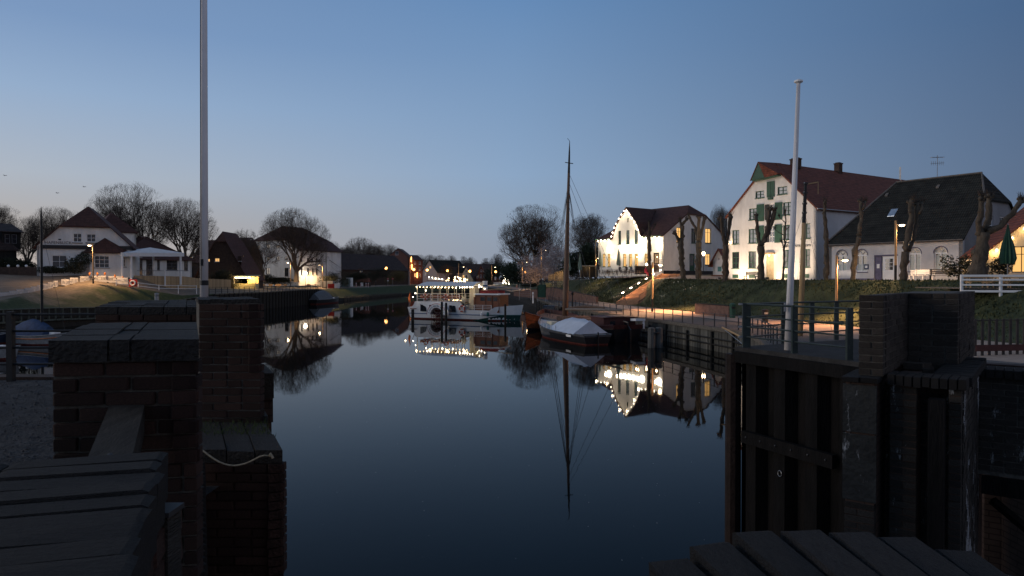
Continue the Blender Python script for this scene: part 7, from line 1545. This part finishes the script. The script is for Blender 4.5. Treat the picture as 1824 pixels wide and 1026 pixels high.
# --- lower block with the rope
P4 = thing('lower_lock_block', 'lower brick block right of the piers with a rope slung across its front', 'pier')
x0, x1, y0, zt = -2.12, -1.55, 4.8, 4.84; c4 = para(x0, y0, x1, y0, -.74, 1.62)
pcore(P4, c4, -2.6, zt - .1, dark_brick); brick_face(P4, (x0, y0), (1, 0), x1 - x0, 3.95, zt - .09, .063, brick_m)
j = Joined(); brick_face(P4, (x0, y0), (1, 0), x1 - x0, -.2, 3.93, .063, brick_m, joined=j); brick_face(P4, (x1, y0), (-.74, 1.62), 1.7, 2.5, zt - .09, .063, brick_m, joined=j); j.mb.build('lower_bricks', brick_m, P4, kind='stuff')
caprow(P4, para(x0, 4.79, x1 + .005, 4.79, -.23, .5), zt - .09, .09, 1, 3, coping_m); caprow(P4, para(x0 - .235, 5.31, x1 - .235, 5.31, -.23, .5), zt - .09, .075, 1, 3, coping_m); caprow(P4, para(x0 - .47, 5.83, x1 - .45, 5.83, -.26, .56), zt - .09, .12, 1, 3, coping_m)
mb = MB()
for i in range(420): 
    yy = rng.uniform(5.25, 5.9); p = Vector((rng.uniform(x0, x1) - .457 * (yy - 4.8), yy, zt - .015)); a_ = rng.uniform(0, 6.28); mb.add([p, p + Vector((.006, 0, 0)), p + Vector((.02 * math.cos(a_), .02 * math.sin(a_), rng.uniform(.012, .05)))], [(0, 1, 2)])
mb.build('moss_tuft', mat('moss', (.05, .065, .02), .95, .4, 9), label='low moss and grass growing on the lower lock block', cat='moss', kind='stuff')
t = thing('rope', 'pale thin rope hanging in a curve across the lower block', 'rope'); mb = MB(); pts = []
for i in range(15): q = i / 14; pts.append((-2.10 + .47 * q, 4.775 - .01 * math.sin(q * 3), 4.86 - .05 * q - .09 * math.sin(math.pi * min(1, q * 1.12)) * (1 if q < .9 else .6)))
mb.path(pts, .006, 5); mb.build('strand', mat('pale_rope', (.30, .26, .19), .9, .3, 60), t); mb = MB(); mb.path([pts[-1], (-1.62, 4.75, 4.83), (-1.60, 4.75, 4.80)], .009, 5); mb.build('knot', MATS['pale_rope'], t)
# --- slanted wing strip between pier and block
t = thing('wing_wall_strip', 'narrow sloping brick wing wall between near pier and lower block', 'wall'); a, b = Vector((-2.14, 4.74, 4.72)), Vector((-1.40, 3.05, 4.66)); d_ = (b - a); L_ = math.hypot(d_.x, d_.y); az = math.atan2(d_.y, d_.x)
nb = 24
for i in range(nb): q = a.lerp(b, (i + .5) / nb); put('coping_brick', brng.choice(ub(coping_m, 'coping_brick')), t, loc=q, rot=(0, .0, az + .35), sca=(L_ / nb - .008, .15, .11))
mb = MB(); n_ = Vector((-d_.y, d_.x, 0)).normalized() * .08; mb.add([a - n_ - Vector((0, 0, 6)), b - n_ - Vector((0, 0, 6)), b + n_ - Vector((0, 0, 6)), a + n_ - Vector((0, 0, 6)), a - n_ - Vector((0, 0, .05)), b - n_ - Vector((0, 0, .05)), b + n_ - Vector((0, 0, .05)), a + n_ - Vector((0, 0, .05))], [(0, 3, 2, 1), (4, 5, 6, 7), (0, 1, 5, 4), (1, 2, 6, 5), (2, 3, 7, 6), (3, 0, 4, 7)]); mb.build('wall_body', dark_brick, t)
# yard edge wall toward the lock chamber
pw = para(-3.2, 4.35, -2.05, 4.35, -2.3, 5.0); pcore(None, pw, -2.6, 4.57, dark_brick, 'yard_edge_wall'); tag(bpy.data.objects['yard_edge_wall'], 'dark brick side wall of the gravel yard between the piers', 'wall')
# left railing of the yard
t = thing('yard_railing', 'heavy black railing at the water edge of the gravel yard', 'railing', (-9.5, 9.85, 4.6))
for x in (0, 2.55, 5.25): MB().bx(x - .04, x + .04, -.04, .04, -.05, .95).build('post', black_m, t)
for z in (.90, .67, .44, .21): mb = MB(); mb.tube((-1.5, 0, z), (4.9, .0, z + .015), .018, n=6); mb.build('rail', black_m, t)
# stones on the gravel near the near pier
mb = MB()
for i in range(2600):
    y = rng.uniform(3.2, 9.8); x = rng.uniform(-.80, -.2) * y if y > 4 else rng.uniform(-3.2, -2.05); x = min(x, -.52 * y - .1); r = rng.uniform(.006, .022) * (1.6 if rng.random() < .08 else 1)
    p = Vector((x, y, 4.61)); a_ = rng.uniform(0, 6.28); pts = [p + Vector((r * math.cos(a_ + k * 1.57) * rng.uniform(.6, 1.2), r * math.sin(a_ + k * 1.57) * rng.uniform(.6, 1.2), 0)) for k in range(4)]; mb.add(pts + [p + Vector((0, 0, r * .9))], [(0, 1, 4), (1, 2, 4), (2, 3, 4), (3, 0, 4)])
mb.build('loose_gravel', gravel_m, label='loose dark gravel scattered over the yard', cat='gravel', kind='stuff')

# --- left flagpole
t = thing('flagpole', 'tall white flagpole with dark band at its foot, running out of the picture', 'flagpole', (X(363.5, 8.6), 8.6, 5.74)); 
MB().path([(0, 0, 0), (.005, 0, 1.2), (.03, 0, 6.5)], [.048, .046, .030], 14).build('pole', mat('worn_white_pole', (.62, .60, .60), .5, .12, 3, .1, stretch=(1, 1, .4)), t, smooth=True)
MB().lathe([(.051, .185), (.051, .245)], 14).build('dark_band', black_m, t); MB().path([(-.014, -.055, .25), (-.006, -.053, 3), (.02, -.042, 6.4)], .006, 4).build('halyard', MATS['dark_iron'], t); MB().bx(-.012, .012, -.075, -.045, .42, .50).build('cleat', black_m, t)
MB().lathe([(.1, 0), (.1, .015)], 12).build('foot_plate', rail_m, t)
# --- right flagpole
fx, fy = X(1404, 15.0), 15.0
t = thing('flagpole', 'white flagpole with a round cap, slightly leaning, standing on the railed platform', 'flagpole', (fx, fy, 4.5)); hp = Z(150, 15) - 4.5; lx_ = X(1420.5, 15) - fx
MB().path([(0, 0, 0), (lx_ * .25, 0, hp * .25), (lx_, 0, hp)], [.078, .068, .040], 14).build('pole', mat('worn_white_pole'), t, smooth=True)
MB().lathe([(.04, 0), (.09, .03), (.09, .06), (.03, .09)], 12, (lx_, 0, hp)).build('cap', white_p, t); MB().path([(-.04, -.08, .9), (lx_ * .5, -.07, hp * .5), (lx_ - .05, -.05, hp - .05)], .007, 4).build('halyard', galv, t); MB().bx(-.11, -.07, -.09, -.05, .82, 1.0).build('cleat', galv, t)
# --- wooden rigged mast behind the platform
Ym = 48; t = thing('signal_mast', 'wooden mast with black upper part and short yard on the quay behind the platform', 'mast', (X(1425, Ym), Ym, 2.1)); zt_ = Z(326, Ym) - 2.1; dx = X(1434, Ym) - X(1425, Ym)
MB().path([(0, 0, -.2), (dx * .5, 0, zt_ * .45), (dx * .75, 0, zt_ * .76)], [.19, .17, .13], 10).build('lower_mast', post_wood, t, smooth=True); MB().path([(dx * .72, 0, zt_ * .74), (dx, 0, zt_)], [.14, .10], 8).build('upper_mast', black_m, t)
mb = MB(); mb.tube((dx, 0, zt_ - .1), (dx + .85, 0, zt_ + .05), .045); mb.tube((dx + .85, 0, zt_ + .05), (dx + .85, 0, zt_ - .75), .02); mb.build('yard', post_wood, t)
for z_, s_ in ((zt_ * .99, .07), (zt_ * .93, .06), (zt_ * .86, .05), (zt_ * .8, .05)): mb = MB(); mb.lathe([(.17, 0), (.17, .12)], 8, (dx * z_ / zt_, 0, z_)); mb.build('mast_band', MATS['dark_iron'], t); MB().ball((dx * z_ / zt_ - .12, -.12, z_ + .1), s_ * .7, 6).build('small_lamp', galv, t)
for ex, ey in ((-2.6, 0), (2.2, 0), (.4, 2.2)): MB().tube((dx * .8, 0, zt_ * .82), (ex, ey, .3), .012, n=3).build('stay', rail_m, t)
# --- platform with railing and sheet piles
PL = thing('lock_platform', 'small railed platform on steel sheet piles at the right side of the lock mouth', 'platform')
pc = [(4.95, 15.75), (6.42, 12.5), (8.3, 12.9), (8.7, 17.8)]
mb = MB(); mb.slab([(x, y, 4.5) for x, y in pc[::-1]], .16); mb.build('deck_slab', mat('worn_dark_concrete', (.032, .031, .03), .9, .4, 2, .6, 20), PL)
a, b = Vector((4.95, 15.75, 0)), Vector((6.42, 12.5, 0)); d_ = (b - a).normalized(); n_ = Vector((-d_.y * -1, d_.x * -1, 0)); n_ = Vector((d_.y, -d_.x, 0)); L_ = (b - a).length
def sheet(a, b, z0, z1, pitch, amp, name='sheet_pile', m=steel_rust):
    d_ = (b - a).normalized(); n_ = Vector((d_.y, -d_.x, 0)); n = max(1, round((b - a).length / pitch)); pitch = (b - a).length / n
    for i in range(n):
        o_ = a + d_ * pitch * i; prof = [(0, 0), (.18, 0), (.32, amp), (.68, amp), (.82, 0), (1.0, 0)]; mb = MB()
        pts = [o_ + d_ * pitch * u + n_ * (v - amp) for u, v in prof]; bk = [p - n_ * .02 for p in pts]
        vs = [(p.x, p.y, z0) for p in pts] + [(p.x, p.y, z1) for p in pts]
        mb.add(vs, [(k, k + 1, k + 7, k + 6) for k in range(5)]); mb.build(name, m, PL)
sheet(a + d_ * .08, b + d_ * .6, -2.6, 4.3, .82, .24); sheet(Vector((8.7, 17.8, 0)), a, -2.6, 4.3, .82, .2)
q0 = a - d_ * .06; MB().path([(q0.x, q0.y, -2.6), (q0.x, q0.y, 4.34)], .17, 10).build('corner_tube', mat('rusty_brown_steel', (.016, .009, .007), .8, .5, 3, .4), PL)
mb = MB(); p, q = a - n_ * -.03 + Vector((0, 0, 4.25)), b - n_ * -.03 + Vector((0, 0, 4.25)); mb.slab([p + n_ * .06 + Vector((0, 0, .16)), q + n_ * .06 + Vector((0, 0, .16)), q + n_ * .06 - Vector((0, 0, .08)), p + n_ * .06 - Vector((0, 0, .08))], off=tuple(-n_ * .12)); mb.build('edge_beam', steel_rust, PL)
mb = MB(); p, q = a + d_ * .35 + n_ * .02, a + d_ * 2.75 + n_ * .02; mb.slab([p + Vector((0, 0, 2.72)), q + Vector((0, 0, 2.72)), q + Vector((0, 0, 2.46)), p + Vector((0, 0, 2.46))], off=tuple(n_ * .12)); mb.build('waling_beam', steel_rust, PL)
for k in range(6): c = a + d_ * (.5 + k * .42) + n_ * .15 + Vector((0, 0, 2.6)); MB().ball(c, .022, 6).build('bolt', rail_m, PL)
mb = MB(); c = a + d_ * 1.35 + n_ * .03; mb.path([tuple(c + d_ * .05 * math.cos(6.28 * i / 12) + Vector((0, 0, 2.02 + .06 * math.sin(6.28 * i / 12)))) for i in range(13)], .008, 4, False); mb.build('ring', galv, PL)
RL = thing('platform_railing', 'dark green four-bar steel railing round the lock platform', 'railing', (0, 0, 4.5))
fp = [Vector((4.95 + .41 * t_, 15.75 - .91 * t_ + .05, 0)) + Vector((.10, .05, 0)) for t_ in (.25, 1.62, 2.94)]; bp = [Vector((5.25 + .87 * t_, 15.95 + .49 * t_, 0)) for t_ in (0.0, 1.23, 2.23, 3.14)]
for i, p in enumerate(fp): w_ = .055 if i else .085; MB().bx(p.x - w_, p.x + w_, p.y - .04, p.y + .04, 0, .97).build('post', steel_dark, RL)
for p in bp[1:]: MB().bx(p.x - .05, p.x + .05, p.y - .03, p.y + .03, 0, .95).build('post', steel_dark, RL)
for z in (.95, .67, .45, .23):
    for c_ in (fp, [fp[0]] + bp[1:] + [Vector((9.4, 18.2, 0))]):
        for p, q in zip(c_, c_[1:]): MB().tube(p + Vector((0, -.045, z)), q + Vector((0, -.045, z)), .018 if z < .9 else .024, n=6).build('rail', steel_dark, RL)
for z in (.95, .67, .45, .23): p = fp[0]; MB().bx(p.x - .17, p.x - .07, p.y - .02, p.y + .02, z - .02, z + .02).build('bracket', galv, RL)
t = thing('control_box', 'black control box on the platform beside the brick pier', 'box', (6.62, 12.75, 4.5)); MB().bx(0, .30, 0, .3, .05, .74).build('cabinet', black_m, t); MB().bx(.03, .27, -.012, -.001, .1, .7).build('door', MATS['dark_iron'], t)
t = thing('leaning_pole', 'pale wooden pole leaning from the quay wall to the platform corner', 'pole'); mb = MB(); mb.tube(tuple(W(1287, 583, 44)), tuple(W(1334, 607, 40)), .05); mb.build('shaft', post_wood, t); mb = MB(); mb.tube(tuple(W(1292, 588, 44)), tuple(W(1322, 612, 40.5)), .02, n=4); mb.build('brace', galv, t)
# --- right brick abutment, turned 37 degrees
A0_ = (3.51, 6.7); RZ = -math.atan2(.6, .8)
U = thing('brick_lock_pier', 'upper brick pier with an angled recess beside the platform', 'pier', (A0_[0], A0_[1], 0), RZ)
core(U, -.225, 0, 0, 1.6, 5.08, 5.85); core(U, -.01, .48, 1.42, 3.6, 4.9, 5.85); MB().bx(-.2, .02, 1.58, 3.4, 4.9, 5.835).build('core', mortar_m, U)
brick_face(U, (-.225, 0), (1, 0), .225, 5.1, 5.85, .064, brick_far); brick_face(U, (0, .10), (0, 1), 1.32, 5.1, 5.85, .064, brick_far, phase=1); brick_face(U, (.0, 1.42), (1, 0), .48, 5.02, 5.85, .064, brick_far)
brick_face(U, (.48, 1.52), (0, 1), 2.0, 5.02, 5.85, .064, brick_far, phase=1, bl=.24)
Lw = thing('lock_abutment', 'stained lower brick abutment with slots and streaks of white lime', 'abutment', (A0_[0], A0_[1], 0), RZ)
stain_b = mat('lime_stained_brick', (.04, .035, .030), .9, .5, 9, .6, 50, rnd=.3)
def stains(m, sc_, lo, hi):
    t_ = m.node_tree; p_ = t_.nodes['Principled BSDF']; src = p_.inputs['Base Color'].links[0].from_socket; g = t_.nodes.new('ShaderNodeNewGeometry'); mp = t_.nodes.new('ShaderNodeMapping'); mp.inputs['Scale'].default_value = (1, 1, .28); t_.links.new(g.outputs['Position'], mp.inputs[0])
    n = t_.nodes.new('ShaderNodeTexNoise'); n.inputs['Scale'].default_value = sc_; n.inputs['Detail'].default_value = 7; n.inputs['Roughness'].default_value = .72; t_.links.new(mp.outputs[0], n.inputs[0])
    r_ = t_.nodes.new('ShaderNodeMapRange'); r_.inputs[1].default_value = lo; r_.inputs[2].default_value = hi; t_.links.new(n.outputs[0], r_.inputs[0])
    mx = t_.nodes.new('ShaderNodeMix'); mx.data_type = 'RGBA'; mx.inputs[7].default_value = (.42, .43, .44, 1); t_.links.new(r_.outputs[0], mx.inputs[0]); t_.links.new(src, mx.inputs[6]); t_.links.new(mx.outputs[2], p_.inputs['Base Color'])
stains(stain_b, 2.8, .555, .60)
conc = mat('old_render_band', (.028, .029, .028), .9, .4, 3, .5, 25); stains(conc, 3.4, .55, .61)
core(Lw, -.32, -.05, -.12, 3, -2.6, 5.06, dark_brick); core(Lw, .03, .265, .1, 3, -2.6, 5.06, dark_brick); core(Lw, .51, .62, .1, 3, -2.6, 5.02, dark_brick); MB().bx(-.1, .6, .45, 3, -2.6, 4.98).build('core', dark_brick, Lw)
MB().bx(-.33, -.04, -.135, -.1, 4.55, 5.0).build('render_patch', conc, Lw); MB().bx(-.33, -.04, -.13, -.1, 3.9, 4.53).build('render_patch', conc, Lw)
brick_face(Lw, (-.32, -.12), (1, 0), .27, 3.0, 3.88, .064, stain_b); brick_face(Lw, (.03, .1), (1, 0), .235, 3.1, 5.05, .064, stain_b); brick_face(Lw, (.51, .1), (1, 0), .11, 3.1, 5.0, .064, stain_b)
j = Joined(); brick_face(Lw, (.62, .2), (0, 1), 2.0, 2.9, 5.0, .064, stain_b, joined=j, phase=1); brick_face(Lw, (-.32, 2.8), (0, -1), 2.8, 2.9, 5.0, .064, stain_b, joined=j)
for q_ in (((-.32, -.12), .27, 3.0), ((.03, .1), .235, 3.1), ((.51, .1), .11, 3.1)): brick_face(Lw, q_[0], (1, 0), q_[1], .0, q_[2] - .05, .064, stain_b, joined=j)
brick_face(Lw, (-.05, .45), (1, 0), .6, 2.9, 4.9, .064, stain_b, joined=j); j.mb.build('side_bricks', stain_b, Lw, kind='stuff')
rowlock(Lw, .02, .66, .04, .34, 5.0, .10, .075, coping_m, over=.02); rowlock(Lw, .36, .66, .36, 2.4, 5.0, .09, .08, coping_m, along='y'); rowlock(Lw, -.34, -.02, -.16, .5, 5.03, .05, .16, coping_m)
MB().bx(.375, .50, -.12, .02, -2.6, 4.92).build('steel_guide', steel_rust, Lw)
# right hand wall over the opening
Rw = thing('lime_streaked_wall', 'brick wall at the right edge with big white lime streaks over a dark opening', 'wall', (A0_[0], A0_[1], 0), RZ)
core(Rw, .60, 3.4, 2.1, 2.7, 3.80, 4.98); stain2 = mat('heavily_stained_brick', (.04, .036, .032), .9, .5, 9, .6, 50, rnd=.3); stains(stain2, 1.7, .525, .56)
brick_face(Rw, (.62, 2.1), (1, 0), 2.6, 3.82, 4.90, .066, stain2, bl=.24); rowlock(Rw, .6, 3.4, 2.04, 2.4, 4.9, .10, .085, coping_m)
MB().bx(.66, 3.4, 1.95, 2.08, 3.62, 3.80).build('lintel_beam', steel_rust, Rw); MB().bx(.60, 3.4, 3.6, 3.8, -2.6, 4.9).build('inner_wall', black_m if 0 else dark_brick, Rw); mb = MB(); mb.tube((.75, 2.2, 3.5), (2.2, 2.6, 2.2), .05, n=4); mb.build('diagonal_strut', steel_rust, Rw)
MB().bx(1.2, 1.28, 2.3, 2.4, -2.6, 3.7).build('slot_post', steel_rust, Rw) if 0 else None
# rubble on the ledge
for i, (x, y, s_) in enumerate(((.12, .95, .09), (.20, 1.12, .07), (.05, 1.2, .06), (.28, .7, .05), (2.2, 2.3, .05), (2.35, 2.35, .06))):
    o_ = put('loose_brick', brng.choice(ub(brick_far, 'loose_brick')), None, ['broken brick lying in the recess of the pier, biggest', 'broken brick lying behind the biggest one in the recess', 'broken brick close to the recess wall', 'small broken brick at the recess edge', 'small rubble piece on the wall at the right edge', 'larger rubble piece on the wall at the right edge'][i], 'brick', 'loose bricks on the abutment')
    o_.matrix_world = Matrix.Translation((A0_[0], A0_[1], 0)) @ Matrix.Rotation(RZ, 4, 'Z') @ Matrix.Translation((x, y, 5.07 + s_ * .3)) @ Matrix.Rotation(i * 1.1, 4, 'Z'); o_.scale = (s_ * 2, s_ * 1.2, s_ * .8)
# ground right of the lock
apr = mat('lock_paving', (.055, .055, .06), .9, .3, 2, .5, 22)
c_ = [Vector(p) for p in ((5.9, 8.8, 4.45), (14, 5, 4.45), (26, 0, 4.45), (50, -4, 5))]; b_ = [Vector(p) for p in ((8.2, 13.2, 4.45), (16, 11.5, 4.45), (28, 12, 4.45), (50, 16, 5))]; e_ = [Vector(p) for p in ((9, 18, 3.62), (18, 16, 3.62), (30, 20, 3.52), (52, 28, 6))]
strip('lock_apron', c_, b_, apr, 3); strip('lock_ramp', b_, e_, apr, 2); MB().bx(6.3, 8.4, 8.6, 12.9, -2.6, 4.40).build('apron_foundation', dark_brick, kind='structure')
q = [Vector((X(1738, 31), 31, 3.0)), Vector((X(1775, 31.2), 31.2, 3.0)), Vector((X(1850, 31.5), 31.5, 3.0))]
t = thing('lane_railing', 'rusty picket railing on a low kerb right of the brick pier', 'railing', tuple(q[0])); dv = q[2] - q[0]
for k in range(10): p = dv * (k / 9); MB().bx(p.x - .05, p.x + .05, p.y - .03, p.y + .03, -.6, 1.25).build('picket', mat('rusty_railing_paint', (.055, .045, .04), .8), t)
mb = MB(); mb.slab([Vector((0, -.06, .12)), dv + Vector((0, -.06, .12)), dv + Vector((0, -.06, -.15)), Vector((0, -.06, -.15))], off=(0, .12, 0)); mb.build('bottom_rail', mat('reddish_kerb_beam', (.09, .035, .03), .8), t); mb = MB(); mb.tube((0, 0, 1.2), tuple(dv + Vector((0, 0, 1.2))), .025); mb.build('top_rail', MATS['rusty_railing_paint'], t)
# --- parapet at bottom right
T2 = thing('rounded_parapet', 'close rounded brick coping at the bottom right of the picture', 'parapet', (.22, 1.20, 5.478), R(4))
for i in range(9):
    x = -.02 + i * .072; q_ = (i - 4) / 4; arch = .05 - .052 * q_ * q_
    put('edge_brick', brng.choice(ub(coping_m, 'edge_brick')), T2, loc=(x, -.17 - .09 * q_ * q_ + brng.gauss(0, .004), -.02 + arch + brng.gauss(0, .003)), rot=(.03, brng.gauss(0, .01) + q_ * .10, brng.gauss(0, .012) - q_ * .16), sca=(.069, .34, .13))
MB().slab([(.54, -.38, -.02), (.54, -.02, -.02), (.28, .0, .055), (.25, .0, .055), (0, -.02, -.0), (0, -.38, -.0), (.25, -.34, .055), (.28, -.34, .055)][::-1], .9).build('core', mortar_m, T2) if 0 else MB().bx(0, .52, -.40, -.06, -1, .0).build('core', mortar_m, T2)
